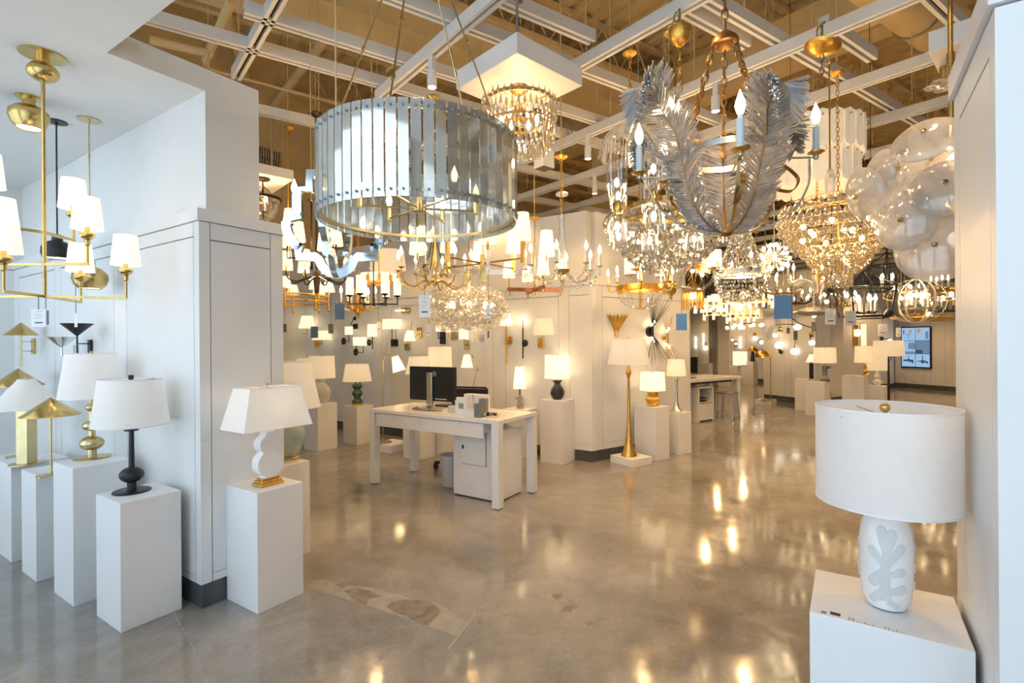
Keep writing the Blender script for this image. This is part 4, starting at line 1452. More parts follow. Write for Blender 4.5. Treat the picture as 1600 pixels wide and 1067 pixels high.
for ti, (rr, zz, n, w, h) in enumerate(((RR + 0.012, zt_ + 0.055, 34, 0.013, 0.075), (RR + 0.012, zt_ - 0.01, 40, 0.012, 0.10), (RR + 0.006, zt_ - 0.075, 40, 0.012, 0.10), (RR - 0.004, zt_ - 0.14, 38, 0.012, 0.10), (RR - 0.03, zt_ - 0.20, 34, 0.012, 0.10), (RR - 0.08, zt_ - 0.23, 26, 0.012, 0.10), (RR - 0.14, zt_ - 0.25, 18, 0.012, 0.10))):
    for i in range(n):
        a = 2 * PI * (i + 0.5 * (ti % 2)) / n
        octa(mb, (rr * math.cos(a), rr * math.sin(a), zz + random.uniform(-0.008, 0.008)), w, h, 0.3, 5, a)
stuff(part('crystal_drops', mb, 'crystal_gold', t))
for i in range(6):
    a = i * PI / 3
    inst('bulb', BULB, t, (0.12 * math.cos(a), 0.12 * math.sin(a), zt_ - 0.12))
point_light('crystal_glow', (0, 0, zt_ - 0.1), 7, r=0.025, parent=t)

# ================================================================ CLOUDY GLASS DISC CHANDELIER (right)
D = 2.55
ct = at(1487, 320, D)
t = thing('glass_disc_chandelier', 'chandelier of overlapping cloudy glass discs with brass knobs on a brass pole', 'chandelier', ct)
part('pole', MB().cyl((0, 0, 0.0), (0, 0, 3.65 - ct.z), 0.011, 10).cyl((0, 0, at(1487, 92, D).z - ct.z - 0.03), (0, 0, at(1487, 92, D).z - ct.z + 0.03), 0.017, 10), 'brass', t)
part('core', MB().lathe([(0, -0.30), (0.05, -0.28), (0.06, 0.1), (0.03, 0.38), (0.011, 0.40)], 20), 'brass', t)


def disc_mesh(R_):
    pr_ = [(0.0, 0.028), (R_ * 0.3, 0.026), (R_ * 0.62, 0.016), (R_ * 0.85, 0.002), (R_ * 0.97, -0.012), (R_, -0.020), (R_ * 0.985, -0.026), (R_ * 0.93, -0.014), (R_ * 0.8, -0.002), (R_ * 0.5, 0.012), (0, 0.020)]
    return MB().lathe(pr_, 36)


DM = {r_: disc_mesh(r_).mesh('glass_disc', 'cloud_glass') for r_ in (0.105, 0.13, 0.155)}
KN = MB().lathe([(0.011, 0.02), (0.011, 0.036), (0.006, 0.042), (0, 0.042)], 12).mesh('knob', 'brass')
fz = lambda px, py: at(px, py, D).z - ct.z
DZL = [(1445, 213, 0.13, 0.36, 0.7), (1372, 268, 0.105, 0.40, 0.0), (1410, 266, 0.105, 0.33, 0.25), (1458, 255, 0.155, 0.22, 0.5), (1345, 305, 0.13, 0.46, -0.25), (1412, 345, 0.13, 0.40, 0.05), (1385, 335, 0.13, 0.30, -0.2), (1462, 385, 0.155, 0.34, 0.15),
       (1436, 392, 0.13, 0.22, -0.3), (1480, 330, 0.155, 0.30, 0.1), (1440, 305, 0.13, 0.36, 0.2), (1376, 305, 0.105, 0.42, -0.1), (1478, 290, 0.13, 0.40, 0.3)]
for px, py, r_, out_, tilt in DZL:
    w = at(px, py, D - 0.10) - ct
    hz = Vector((w.x, w.y, 0))
    side = hz.dot(RT)
    rad_ = max(abs(side), out_)
    fwd = -math.sqrt(max(0.0, rad_ ** 2 - side ** 2))
    c_ = RT * side + FW * fwd
    c_.z = at(px, py, D + fwd).z - ct.z
    c_ = at(px, py, D + fwd) - ct
    dv = Vector((c_.x, c_.y, 0)).normalized() + UP * tilt
    qt = Vector((0, 0, 1)).rotation_difference(dv.normalized())
    o = inst('glass_disc', DM[r_], t, c_, rot=qt.to_euler())
    inst('knob', KN, o)
    part('arm', MB().cyl((0, 0, min(0.35, max(-0.25, c_.z))), c_, 0.004, 6), 'brass', t)
for i in range(9):      # the far side and right half of the same cluster
    a = -0.2 + i * 0.42
    dv = (FW * math.cos(a - 0.6) + RT * math.sin(a - 0.2)).normalized()
    zz = (0.22, -0.02, -0.2)[i % 3]
    c_ = dv * 0.36 + UP * zz
    qt = Vector((0, 0, 1)).rotation_difference((dv + UP * (0.5 if zz > 0.1 else -0.05)).normalized())
    o = inst('glass_disc', DM[0.13], t, c_, rot=qt.to_euler())
    inst('knob', KN, o)
    part('arm', MB().cyl((0, 0, zz), c_, 0.004, 6), 'brass', t)
for z in (0.2, 0.0, -0.18):
    part('bulb', MB().ball((0.09, 0, z), 0.03, 10, 7), 'bulb_soft', t)
    part('bulb', MB().ball((-0.09, 0, z), 0.03, 10, 7), 'bulb_soft', t)
point_light('disc_glow', (-0.1, 0.05, 0), 5, r=0.025, parent=t)

# ================================================================ FLUTED GLASS CYLINDER CHANDELIER
D = 3.35
ct = at(1056, 328, D)
t = thing('fluted_glass_chandelier', 'chandelier of paired fluted glass cylinders on a brass band behind the feathers', 'chandelier', ct)


def fluted(prof, n=20, amp=0.05):
    v, f = [], []
    nn = n * 2
    for r_, z in prof:
        for k_ in range(nn):
            a = 2 * PI * k_ / nn
            rr = r_ * (1 + (amp if k_ % 2 else -amp))
            v.append((rr * math.cos(a), rr * math.sin(a), z))
    for i in range(len(prof) - 1):
        for k_ in range(nn):
            f.append((i * nn + k_, i * nn + (k_ + 1) % nn, (i + 1) * nn + (k_ + 1) % nn, (i + 1) * nn + k_))
    return MB().add(v, f)


UPG = fluted([(0.022, 0.03), (0.042, 0.05), (0.058, 0.10), (0.062, 0.17), (0.062, 0.30)]).mesh('upper_glass', 'ribbed_glass')
LOG = fluted([(0.022, -0.03), (0.042, -0.05), (0.056, -0.09), (0.062, -0.14), (0.062, -0.20)]).mesh('lower_glass', 'ribbed_glass')
KNB = MB().lathe([(0.024, -0.035), (0.026, -0.03), (0.026, 0.03), (0.024, 0.035)], 16).mesh('holder', 'brass')
BB = MB().ball((0, 0, 0), 0.017, 8, 6, 1.8).mesh('bulb', 'bulb')
part('band', MB().shell([(0.33, -0.014), (0.336, -0.014), (0.336, 0.014), (0.33, 0.014), (0.33, -0.014)], 48), 'brass', t)
f0 = math.atan2(-ct.y, -ct.x)
for i in range(8):
    a = f0 + math.radians(72) + i * PI / 4
    o = inst('holder', KNB, t, (0.40 * math.cos(a), 0.40 * math.sin(a), 0), a)
    part('bracket', MB().box(-0.07, -0.02, -0.004, 0.004, -0.012, 0.012), 'brass', o)
    inst('upper_glass', UPG, o)
    inst('lower_glass', LOG, o)
    inst('bulb', BB, o, (0, 0, 0.16))
    inst('bulb', BB, o, (0, 0, -0.12))
part('centre_stem', MB().lathe([(0, -0.05), (0.02, -0.04), (0.016, 0.05), (0.012, 0.6), (0.03, 0.62), (0.01, 0.65), (0.01, 3.4 - ct.z)], 14), 'brass', t)
for i in range(4):
    a = i * PI / 2
    part('spoke', MB().cyl((0, 0, 0), (0.33 * math.cos(a), 0.33 * math.sin(a), 0), 0.005, 6), 'brass', t)
part('canopy', MB().lathe([(0.01, 3.36 - ct.z), (0.07, 3.40 - ct.z), (0.075, 3.42 - ct.z), (0, 3.42 - ct.z)], 20), 'brass', t)
# canopy bowl seen left of the chain in the photo belongs to the glass plume chandelier
D = 3.75
ct = at(985, 215, D)
t = thing('glass_plume_chandelier', 'fountain of thin curved glass rods with a gilt bowl canopy', 'chandelier', ct)
mb = MB()
random.seed(4)
for i in range(46):
    a = 2 * PI * i / 46
    ro = 0.20 + random.uniform(-0.015, 0.015)
    pts = [(0.02 * math.cos(a), 0.02 * math.sin(a), -0.02), (0.09 * math.cos(a), 0.09 * math.sin(a), 0.055), (0.16 * math.cos(a), 0.16 * math.sin(a), 0.035), (ro * math.cos(a), ro * math.sin(a), -0.05), ((ro + 0.02) * math.cos(a), (ro + 0.02) * math.sin(a), -0.15)]
    mb.tube(smooth_path(pts, 3), 0.005, 4)
stuff(part('glass_rods', mb, 'feather_glass', t))
part('stem', MB().lathe([(0, -0.22), (0.02, -0.2), (0.03, -0.12), (0.015, -0.05), (0.02, -0.02), (0.008, 0.03)], 14), 'clear_glass', t)
zc = at(1061, 58, D).z
hang(t, 0.03, 3.5 - ct.z, 'gilt', 'chain', canopy=0.05)
point_light('fluted_glow', (0, 0, -0.1), 4, r=0.025, parent=t)
D = 3.1
for (px, py, r_, nm, kind) in ((1062, 56, 0.066, 'deep gilt bowl-shaped ceiling canopy left of the feather chain', 0), (1284, 78, 0.098, 'wide gilt dish-shaped ceiling canopy right of the feather chain', 1)):
    c_ = at(px, py, D)
    t = thing('gilt_canopy', nm, 'ceiling canopy', c_)
    if kind == 0:
        part('bowl', MB().lathe([(0.008, -0.065), (0.02, -0.06), (0.05, -0.03), (0.064, 0.01), (0.066, 0.045), (0.03, 0.05), (0, 0.05)], 28), 'gilt', t)
    else:
        part('bowl', MB().lathe([(0.012, -0.03), (0.03, -0.028), (0.07, -0.005), (0.098, 0.018), (0.10, 0.024), (0.04, 0.022), (0, 0.03)], 28, axis=(0.12, -0.2, 1)), 'gilt', t)
    part('hook', MB().cyl((0, 0, 0.03), (0, 0, 0.16), 0.010, 8).tube(smooth_path([(0.0, 0, 0.15), (-0.03, 0.02, 0.12), (-0.035, 0.02, 0.06), (-0.01, 0, 0.04)], 5), 0.006, 6), 'nickel', t)
    chain_links(t, (0, 0, -0.06 if kind == 0 else -0.03), (0, 0, -0.34 if kind == 0 else -0.22), 'iron_gilt' if kind else 'gilt', 0.05, 0.011, 0.0035)

# ================================================================ LEFT ENTRY: TIERED BRASS CHANDELIER
D = 2.42
ct = atz(67, 86, SOFFIT_Z)
D = dep(ct)
bot = at(68, 463, D)
t = thing('tiered_brass_chandelier', 'tall brass chandelier with right-angled arms and small white shades at the left edge', 'chandelier', (ct.x, ct.y, bot.z))
TOP = SOFFIT_Z - bot.z
part('canopy', MB().lathe([(0.026, TOP - 0.045), (0.026, TOP - 0.008), (0.088, TOP - 0.006), (0.088, TOP), (0, TOP)], 36), 'brass', t)
part('ball', MB().lathe(squash(0.062, 0.085, TOP - 0.082, 0.022), 28), 'brass', t)
part('stem', MB().cyl((0, 0, -0.006), (0, 0, TOP - 0.1), 0.0085, 12), 'brass', t)
SHD = MB().shell([(0.064, 0.135), (0.049, 0.285)], 32).mesh('lamp_shade', 'shade_hot')
POST = MB().cyl((0, 0, 0), (0, 0, 0.095), 0.0065, 10).lathe([(0.0065, 0.085), (0.011, 0.09), (0.011, 0.112), (0.014, 0.114)] + squash(0.031, 0.038, 0.137, 0.012) + [(0.011, 0.16), (0.011, 0.185)], 20).mesh('post', 'brass')
def px_off(px, py, zl):
    w = atz(px, py, bot.z + zl)
    return w.x - ct.x, w.y - ct.y


zt2 = at(68, 413, D).z - bot.z
zt3 = at(68, 363, D).z - bot.z
arms = [(px_off(197, 466, 0.0), 0.0), (px_off(126, 472, 0.0), 0.0), (px_off(6, 455, 0.0), 0.0), ((-0.37 * RT.x, -0.37 * RT.y), 0.0)]
q1 = Vector((RT.x, RT.y, 0)) * 0.205
arms += [((q1.x, q1.y), zt2), ((-0.10 * RT.x - 0.17 * FW.x, -0.10 * RT.y - 0.17 * FW.y), zt3 + 0.0), ((-0.03 * RT.x + 0.20 * FW.x, -0.03 * RT.y + 0.20 * FW.y), zt3), ((-0.20 * RT.x, -0.20 * RT.y), zt2)]
for (ox, oy), z in arms:
    L = math.hypot(ox, oy)
    o = part('arm', MB().box(-0.002, L + 0.006, -0.006, 0.006, z - 0.006, z + 0.006), 'brass', t, rz=math.atan2(oy, ox))
    inst('post', POST, o, (L, 0, z))
    inst('lamp_shade', SHD, o, (L, 0, z + 0.03))
    part('bulb', MB().ball((L, 0, z + 0.235), 0.016, 8, 6, 1.4), 'bulb_soft', o)
point_light('tier_glow', (0.0, 0.0, 0.25), 2.5, r=0.025, parent=t)

# brass semi-flush
c = atz(45, 152, SOFFIT_Z)
D = dep(c)
kk = D / F_PX
t = thing('flush_ceiling_light', 'brass bowl-shaped ceiling light beside the tiered chandelier canopy', 'ceiling light', c)
part('canopy', MB().lathe([(0.030, -0.045), (0.030, -0.010), (0.058, -0.006), (0.058, 0), (0, 0)], 30), 'brass', t)
part('bowl', MB().shell([(0.030, -0.045), (0.062, -0.058), (0.088, -0.082), (0.090, -0.115), (0.074, -0.155), (0.056, -0.175), (0.053, -0.172), (0.07, -0.15), (0.084, -0.112), (0.08, -0.085), (0.03, -0.055)], 36), 'brass', t)
part('diffuser', MB().lathe([(0, -0.168), (0.054, -0.168), (0.054, -0.164), (0, -0.164)], 28), 'bulb_soft', t)

# black dome pendant and brass globe pendant
c = atz(88, 190, SOFFIT_Z)
D = dep(c)
zb2 = at(88, 404, D).z - SOFFIT_Z
t = thing('dome_pendant', 'black dome pendant on a thin rod in the entry', 'pendant', c)
part('canopy', MB().lathe([(0.008, -0.02), (0.01, -0.008), (0.056, -0.006), (0.056, 0), (0, 0)], 28), 'black_metal', t)
part('rod', MB().cyl((0, 0, -0.01), (0, 0, zb2 + 0.14), 0.0045, 8), 'black_metal', t)
part('dome', MB().shell([(0.006, zb2 + 0.15), (0.026, zb2 + 0.145), (0.028, zb2 + 0.11), (0.062, zb2 + 0.095), (0.078, zb2 + 0.065), (0.080, zb2 + 0.03), (0.070, zb2), (0.066, zb2 + 0.003), (0.074, zb2 + 0.03), (0.07, zb2 + 0.06), (0.03, zb2 + 0.09)], 36), 'black_metal', t)
part('diffuser', MB().lathe([(0, zb2 + 0.006), (0.066, zb2 + 0.006), (0.066, zb2 + 0.01), (0, zb2 + 0.01)], 28), 'bulb_soft', t)
c = atz(139, 187, SOFFIT_Z)
D = dep(c)
zb2 = at(142, 451, D).z - SOFFIT_Z
t = thing('globe_pendant', 'brass globe pendant on a thin rod in the entry', 'pendant', c)
part('canopy', MB().lathe([(0.008, -0.02), (0.01, -0.008), (0.060, -0.006), (0.060, 0), (0, 0)], 28), 'brass_pale', t)
part('rod', MB().cyl((0, 0, -0.01), (0, 0, zb2 + 0.17), 0.0045, 8).cyl((0, 0, zb2 + 0.8), (0, 0, zb2 + 0.83), 0.0065, 8), 'brass_pale', t)
part('globe', MB().shell([(0.006, zb2 + 0.175), (0.026, zb2 + 0.17), (0.026, zb2 + 0.135), (0.060, zb2 + 0.122), (0.088, zb2 + 0.09), (0.092, zb2 + 0.06), (0.080, zb2 + 0.022), (0.058, zb2), (0.055, zb2 + 0.004), (0.08, zb2 + 0.04), (0.08, zb2 + 0.09), (0.03, zb2 + 0.12)], 36), 'brass', t)
part('diffuser', MB().lathe([(0, zb2 + 0.006), (0.056, zb2 + 0.006), (0.056, zb2 + 0.01), (0, zb2 + 0.01)], 28), 'bulb_soft', t)

# ================================================================ MIRRORED QUATREFOIL LANTERN
D = 2.9
ct = at(527, 428, D)
kk = D / F_PX
t = thing('quatrefoil_lantern', 'mirrored quatrefoil frame lantern left of the drum', 'lantern', ct)
QS = 1.12
t.scale = (QS, QS, QS)


def quat_path(s):
    """half outline (x>=0) of the quatrefoil frame, bottom to top, metres"""
    pts = []
    for i in range(7):                                 # bottom lobe
        a = -PI / 2 + (PI / 2 - 0.25) * i / 6
        pts.append((0.085 * math.cos(a) * s if i else 0.0, 0.085 * (1 + math.sin(a)) * s))
    pts += [(0.105 * s, 0.085 * s), (0.185 * s, 0.085 * s), (0.185 * s, 0.14 * s)]
    for i in range(8):                                 # side lobe
        a = -1.1 + 1.1 * i / 7
        pts.append(((0.185 + 0.0) * s + 0.11 * s * (math.cos(a) - math.cos(1.1)), 0.25 * s + 0.115 * s * math.sin(a) / math.sin(1.1)))
    pts += [(0.235 * s, 0.255 * s), (0.235 * s, 0.28 * s), (0.19 * s, 0.28 * s), (0.19 * s, 0.42 * s), (0.13 * s, 0.42 * s), (0.13 * s, 0.50 * s), (0.03 * s, 0.50 * s)]
    return pts


for i in range(4):
    a = right + math.radians(4) + i * PI / 2
    q = quat_path(1.0)
    o = part('frame_panel', MB().strap([(x_, 0, z_) for x_, z_ in q], 0.030, 0.045), 'mirror_glass', t, rz=a)
    part('candle_tray', MB().box(0.17, 0.245, -0.03, 0.03, 0.285, 0.303), 'mirror_glass', o)
    inst('candle_sleeve', SLEEVE_B, o, (0.207, 0, 0.30)).scale = (0.9, 0.9, 0.85)
    inst('bulb', BULB, o, (0.207, 0, 0.40))
part('rod', MB().cyl((0, 0, 0.49), (0, 0, (at(500, 196, D).z - ct.z) / QS), 0.005, 8), 'black_metal', t)
zc = (at(490, 196, D).z - ct.z) / QS
part('canopy', MB().lathe([(0.02, zc - 0.03), (0.05, zc - 0.02), (0.055, zc), (0, zc)], 24), 'black_metal', t)
part('mount', MB().cyl((0, 0, zc), (0, 0, (3.55 - ct.z) / QS), 0.004, 6), 'deck_paint', t)

# more ceiling boxes at the right, with the petal flush light under one
yd = Vector((math.sin(math.radians(14)), math.cos(math.radians(14)), 0))
for lab, px, py, zz, s_ in (('white square ceiling box at the top right beside the brass pole', 1451, 83, 3.12, 0.60), ('white square ceiling box behind the cloudy glass discs', 1419, 222, 3.12, 0.60)):
    q = atz(px, py, zz) - yd * s_
    t = thing('canopy_box', lab, 'ceiling box', (q.x, q.y, zz), math.radians(-14))
    part('shell', MB().box(0, s_, 0, s_, 0, 0.125), 'rail_white', t, bevel=0.002)
    part('hanger', MB().cyl((s_ / 2, s_ / 2, 0.125), (s_ / 2, s_ / 2, 0.4), 0.009, 8), 'steel', t)
c_ = at(1474, 133, 3.25)
t = thing('petal_flush_light', 'small flush light of white glass petals under the top right ceiling box', 'ceiling light', c_)
for i in range(7):
    a = i * 2 * PI / 7
    o = part('glass_petal', MB().lathe([(0, 0.006), (0.03, 0.004), (0.042, -0.004), (0.04, -0.008), (0, -0.004)], 16), 'cloud_glass', t, (0.06 * math.cos(a), 0.06 * math.sin(a), 0.012 * (i % 2)))
    inst('knob', KN, o, (0, 0, -0.02)).scale = (0.5, 0.5, 0.5)
part('stem', MB().cyl((0, 0, 0), (0, 0, 0.12), 0.02, 12), 'brass', t)
c_ = at(878, 304, 5.4)
t = thing('disc_speaker', 'round white disc hanging under the rails beside the crystal-arm chandelier chain', 'speaker', c_)
part('disc', MB().lathe([(0, -0.012), (0.06, -0.01), (0.068, 0.0), (0.06, 0.02), (0, 0.025)], 24), 'rail_white', t)
part('hanger', MB().cyl((0, 0, 0.02), (0, 0, DECK_Z + 0.09 - c_.z), 0.004, 6), 'deck_paint', t)
# ================================================================ WALL SCONCES
def sconce(label, plane, plate, shades, arm='brass', pm=None, out_=0.13, glow='shade_hot', name='wall_sconce', rod=None, cat='wall sconce'):
    """plane=(point, outward normal); plate=(kind, px, py, wpx, hpx); shades=[(px, y_bottom, y_top, half width bottom, half width top)] all in photo pixels"""
    p0, n = Vector(plane[0]), Vector(plane[1])
    loc = onplane(plate[1], plate[2], p0, n)
    D_ = dep(loc)
    k = D_ / F_PX
    rz = math.atan2(n.y, n.x)
    t = thing(name, label, cat, loc, rz)
    inv = Matrix.Rotation(-rz, 4, 'Z')
    w, h = plate[3] * k / max(0.35, abs(RT.dot(Vector((-n.y, n.x, 0))))), plate[4] * k
    pm = pm or arm
    if plate[0] == 'round':
        part('back_plate', MB().lathe([(0, 0), (h / 2, 0.0), (h / 2, 0.008), (h * 0.25, 0.016), (0.012, 0.03), (0, 0.03)], 24, (0.0, 0, 0), (1, 0, 0)), pm, t)
    else:
        part('back_plate', MB().box(0, 0.02, -w / 2, w / 2, -h / 2, h / 2), pm, t, bevel=0.002)
    for i, (px, yb, yt, rb, rt) in enumerate(shades):
        q = onplane(px, yb, p0 + n * out_, n)
        q = inv @ (q - loc)
        k2 = (D_ - out_ * 0.8) / F_PX
        hz = (yb - yt) * k2
        zlow = min(0.0, q.z - 0.03)
        path = [(0.02, 0, 0), (out_, q.y * 0.5, zlow * 0.5), (out_, q.y, zlow), (out_, q.y, q.z + hz * 0.3)]
        a = part('arm', MB().tube([(0.015, 0, 0), (out_ * 0.6, q.y * 0.4, min(0, q.z) * 0.6), (out_, q.y, min(0, q.z) - 0.01), (out_, q.y, q.z + hz * 0.3)], 0.006, 6), arm, t)
        s = part('lamp_shade', MB().shell([(rb * k2, q.z), (rt * k2, q.z + hz)], 24, (out_, q.y, 0)), glow, a)
        part('bulb', MB().ball((out_, q.y, q.z + hz * 0.5), 0.018, 8, 6, 1.3), 'bulb_soft', a)
    if rod:
        for (px, ya, yb, wpx, m_) in rod:
            qa = inv @ (onplane(px, ya, p0 + n * out_ * 0.6, n) - loc)
            qb = inv @ (onplane(px, yb, p0 + n * out_ * 0.6, n) - loc)
            part('stem', MB().cyl(qa, qb, wpx * k / 2, 8), m_, t)
    return t


SW = ((SX, 0, 0), (-1, 0, 0))
sconce('pleated shade swing-arm sconce with black bracket nearest the entry wall', SW, ('rect', 445, 537, 4, 14), [(457, 533, 518, 10, 7)], 'black_metal', rod=[(444.5, 506, 545, 1.6, 'black_metal')])
sconce('white empire shade sconce on a brass swing arm above the blue tag', SW, ('rect', 471, 521, 9, 12), [(480, 513, 494, 12.5, 8)], 'brass')
sconce('wide white shade sconce on a brown bracket behind the lower blue tag', SW, ('rect', 496, 537, 10, 10), [(503, 531, 517, 14.5, 10)], 'iron_gilt', 'gilt')
sconce('small drum sconce with round black plate left of the twin shades', SW, ('round', 537, 533, 10, 11), [(545, 523, 510.5, 6, 6)], 'black_metal', 'bronze')
sconce('twin drum shade sconce on a round bronze plate', SW, ('round', 556, 550, 10, 11), [(557, 540, 527, 5.2, 5.2), (567.5, 540, 527, 5.2, 5.2)], 'black_metal', 'bronze')
sconce('drum shade sconce with upright black rod right of the twin shades', SW, ('round', 577, 535, 8, 10), [(581.5, 526, 507, 7.5, 7)], 'black_metal', 'bronze', rod=[(582, 526, 545, 1.4, 'black_metal')])
t = sconce('black angled task sconce above the twin shades', SW, ('rect', 556, 510, 8, 8), [], 'black_metal')
part('swing_arm', MB().tube([(0.02, 0, 0), (0.12, 0.02, 0.03), (0.13, 0.14, 0.145)], 0.007, 6), 'black_metal', t)
part('head', MB().shell([(0.012, 0), (0.03, -0.05)], 16, (0.13, 0.14, 0.15), (0.2, 0.5, 0.85)), 'black_metal', t)
sconce('wide half shade sconce on thin black arms with square plate', SW, ('rect', 617, 535.5, 12, 11), [(612.5, 514, 499, 15, 14)], 'black_metal', rod=[(618.5, 514, 532, 0.9, 'black_metal')])
sconce('pleated cone shade sconce on an angled brass arm', SW, ('rect', 656, 520, 8, 16), [(640.5, 533, 516.5, 9, 5)], 'brass', rod=[(643, 502, 516, 1.4, 'brass')])
t = sconce('horizontal white tube picture light with brass box plate', SW, ('rect', 635, 485, 16, 8), [], 'brass')
part('tube', MB().cyl((0.06, -0.16, 0.0), (0.06, 0.02, 0.0), 0.014, 10), 'shade_hot', t)
part('tube_arm', MB().cyl((0.02, 0, 0), (0.06, 0, 0), 0.006, 6), 'brass', t)
sconce('brass square plate sconce with a pleated shade below the angled brass arm', SW, ('rect', 637, 542, 9, 10), [(637, 533, 522, 6, 4)], 'brass')
sconce('small ivory shade sconce on a tall black plate', SW, ('rect', 692.5, 528, 9, 19), [(685, 518, 508.5, 4, 4)], 'black_metal')
sconce('brass square plate sconce with a short arm beneath the bubble chandelier', SW, ('rect', 710.5, 524.5, 10, 11), [(700, 519, 511, 4, 3.5)], 'brass')
sconce('drum shade sconce on a bent brass strap', SW, ('rect', 731, 539, 5, 14), [(724.5, 530, 514, 7.5, 7.5)], 'brass', rod=[(725.5, 530, 547, 2.0, 'brass')])
sconce('narrow ivory shade sconce with open wire bracket near the panel joint', SW, ('rect', 753, 528, 6, 10), [(746, 518, 511, 5, 5)], 'silver_leaf', rod=[(741.5, 518, 537, 0.8, 'silver_leaf')])
sconce('white cone shade sconce on a gilt twig stem', SW, ('rect', 796, 531.5, 9, 11), [(791, 509, 489, 10.5, 5.5)], 'gilt', rod=[(791.5, 512, 568, 3.0, 'gilt')], out_=0.10)
t = sconce('black forked candle sconce with round black plate and bare bulb', SW, ('round', 820.5, 536, 10, 11), [], 'black_metal', rod=[(817, 513, 560, 2.2, 'black_metal'), (817, 500, 514, 1.2, 'bronze')])
part('bulb', MB().ball((0.08, -0.025, 0.285), 0.021, 10, 6, 1.5), 'bulb', t)
sconce('wide drum shade sconce on a gilt cross bracket', SW, ('rect', 846, 536, 9, 15), [(849.5, 523.5, 498.5, 16, 14)], 'gilt', rod=[(849, 524, 546, 2.2, 'gilt')], glow='shade_lit')
sconce('black curved-arm sconce with empire shade behind the white vase lamp', SW, ('rect', 474, 596, 4, 10), [(474, 580, 560.5, 17.5, 9)], 'black_metal', rod=[(474.5, 580, 592, 1.4, 'black_metal')], glow='shade_lit')
t = sconce('long brass-stem sconce with empire shade low beside the vase lamp', SW, ('rect', 486, 596, 4, 8), [(487, 588, 577, 8, 6)], 'brass', glow='shade_lit')

# sconces on the slanted wall
n_sl = wall_frame(C0, C1)[2]
SLW = (C0, n_sl)
loc = onplane(963, 507, C0 + n_sl * 0.02, n_sl)
t = thing('leaf_sconce', 'gilt fan sconce of upright feather leaves on the slanted wall', 'wall sconce', loc, math.atan2(n_sl.y, n_sl.x))
D = dep(loc)
k = D / F_PX
lm = MB().add([(0.0, -0.010, -0.13), (0.0, 0.010, -0.13), (0.05, 0.021, -0.02), (0.05, -0.021, -0.02), (0.115, 0.020, 0.075), (0.115, -0.020, 0.075), (0.155, 0.0, 0.13), (0.062, 0.0, -0.02), (0.124, 0, 0.075)],
              [(0, 1, 2, 7), (0, 7, 3), (3, 7, 8, 5), (7, 2, 4, 8), (5, 8, 6), (8, 4, 6)]).mesh('gilt_leaf', 'gilt')
for ring, (n_, sc_) in enumerate(((11, 1.0), (10, 0.93))):
    for i in range(n_):
        a = -PI / 2 + PI * (i + 0.5 * ring) / (n_ - 1 + 0.001)
        o = inst('gilt_leaf', lm, t, (0, 0, 0), a)
        o.scale = (sc_, 1, sc_)
part('cup', MB().lathe([(0, -0.15), (0.028, -0.14), (0.02, -0.12), (0.035, -0.05), (0.03, -0.04)], 16), 'gilt', t)
part('bulb', MB().ball((0.04, 0, 0.02), 0.022, 10, 6, 1.3), 'bulb', t)


def burst_sconce(label, px, py, mat, L, n_, seed, pl):
    loc = onplane(px, py, C0 + n_sl * 0.012, n_sl)
    t = thing('burst_sconce', label, 'wall sconce', loc, math.atan2(n_sl.y, n_sl.x))
    part('back_plate', MB().lathe([(0, 0), (pl, 0), (pl, 0.012), (0.02, 0.03), (0, 0.03)], 24, (0, 0, 0), (1, 0, 0)), mat, t)
    part('body', MB().cyl((0.06, 0, -0.06), (0.06, 0, 0.06), 0.016, 12).cyl((0.02, 0, 0), (0.06, 0, 0), 0.01, 8), mat, t)
    random.seed(seed)
    for i in range(n_):
        s_ = 1 if i % 2 else -1
        d = Vector((random.uniform(0.05, 0.45), random.uniform(-0.55, 0.75), s_ * random.uniform(0.7, 1.0))).normalized()
        part('spike', MB().cyl(Vector((0.06, 0, s_ * 0.05)), Vector((0.06, 0, s_ * 0.05)) + d * L * random.uniform(0.75, 1.1), 0.0028, 5, 0.0012), mat, t)
    for z in (0.12, 0.09, -0.12, -0.09):
        part('bulb', MB().ball((0.07, 0.02 if abs(z) > 0.1 else -0.02, z), 0.014, 8, 6, 1.3), 'bulb', t)


burst_sconce('black spiked burst sconce on the slanted wall', 1014, 518, 'black_metal', 0.42, 56, 3, 0.065)
burst_sconce('small brass spiked burst sconce right of the black one', 1037, 528, 'gilt', 0.25, 40, 9, 0.03)

# cone sconces on the entry wall
EWP, EWN = Vector((EX0, 0, 0)), Vector((-1, 0, 0))


def cone_sconce(label, mat, plate, rodpx, tip, rim, rim_w, rod_end, arms):
    loc = onplane(plate[0], plate[1], EWP, EWN)
    D_ = dep(loc)
    t = thing('cone_sconce', label, 'wall sconce', loc, PI)
    out_ = 0.14
    F = lambda px, py: Matrix.Rotation(-PI, 4, 'Z') @ (onplane(px, py, EWP + EWN * out_, EWN) - loc)
    k = (D_ - out_ * 0.8) / F_PX
    part('back_plate', MB().box(0, 0.018, -0.022, 0.022, -plate[2] * k / 2, plate[2] * k / 2), mat, t, bevel=0.002)
    a, b_ = F(rodpx, tip), F(rodpx, rim)
    r_ = rim_w * k / 2
    y = a.y
    part('cone_shade', MB().shell([(0.004, a.z), (r_, b_.z), (r_ * 0.985, b_.z)], 36, (out_, y, 0)), mat, t)
    e = F(rodpx, rod_end)
    part('rod', MB().cyl((out_, y, a.z), (out_, y, e.z), 0.005, 8), mat, t)
    for ya in arms:
        z = F(rodpx, ya).z
        part('bracket', MB().cyl((0.012, 0, z), (out_, y, z), 0.004, 6), mat, t)
    part('bulb', MB().ball((out_, y, (a.z + b_.z) / 2 + (0.02 if b_.z > a.z else -0.015)), 0.014, 8, 6), 'bulb_soft', t)
    return t


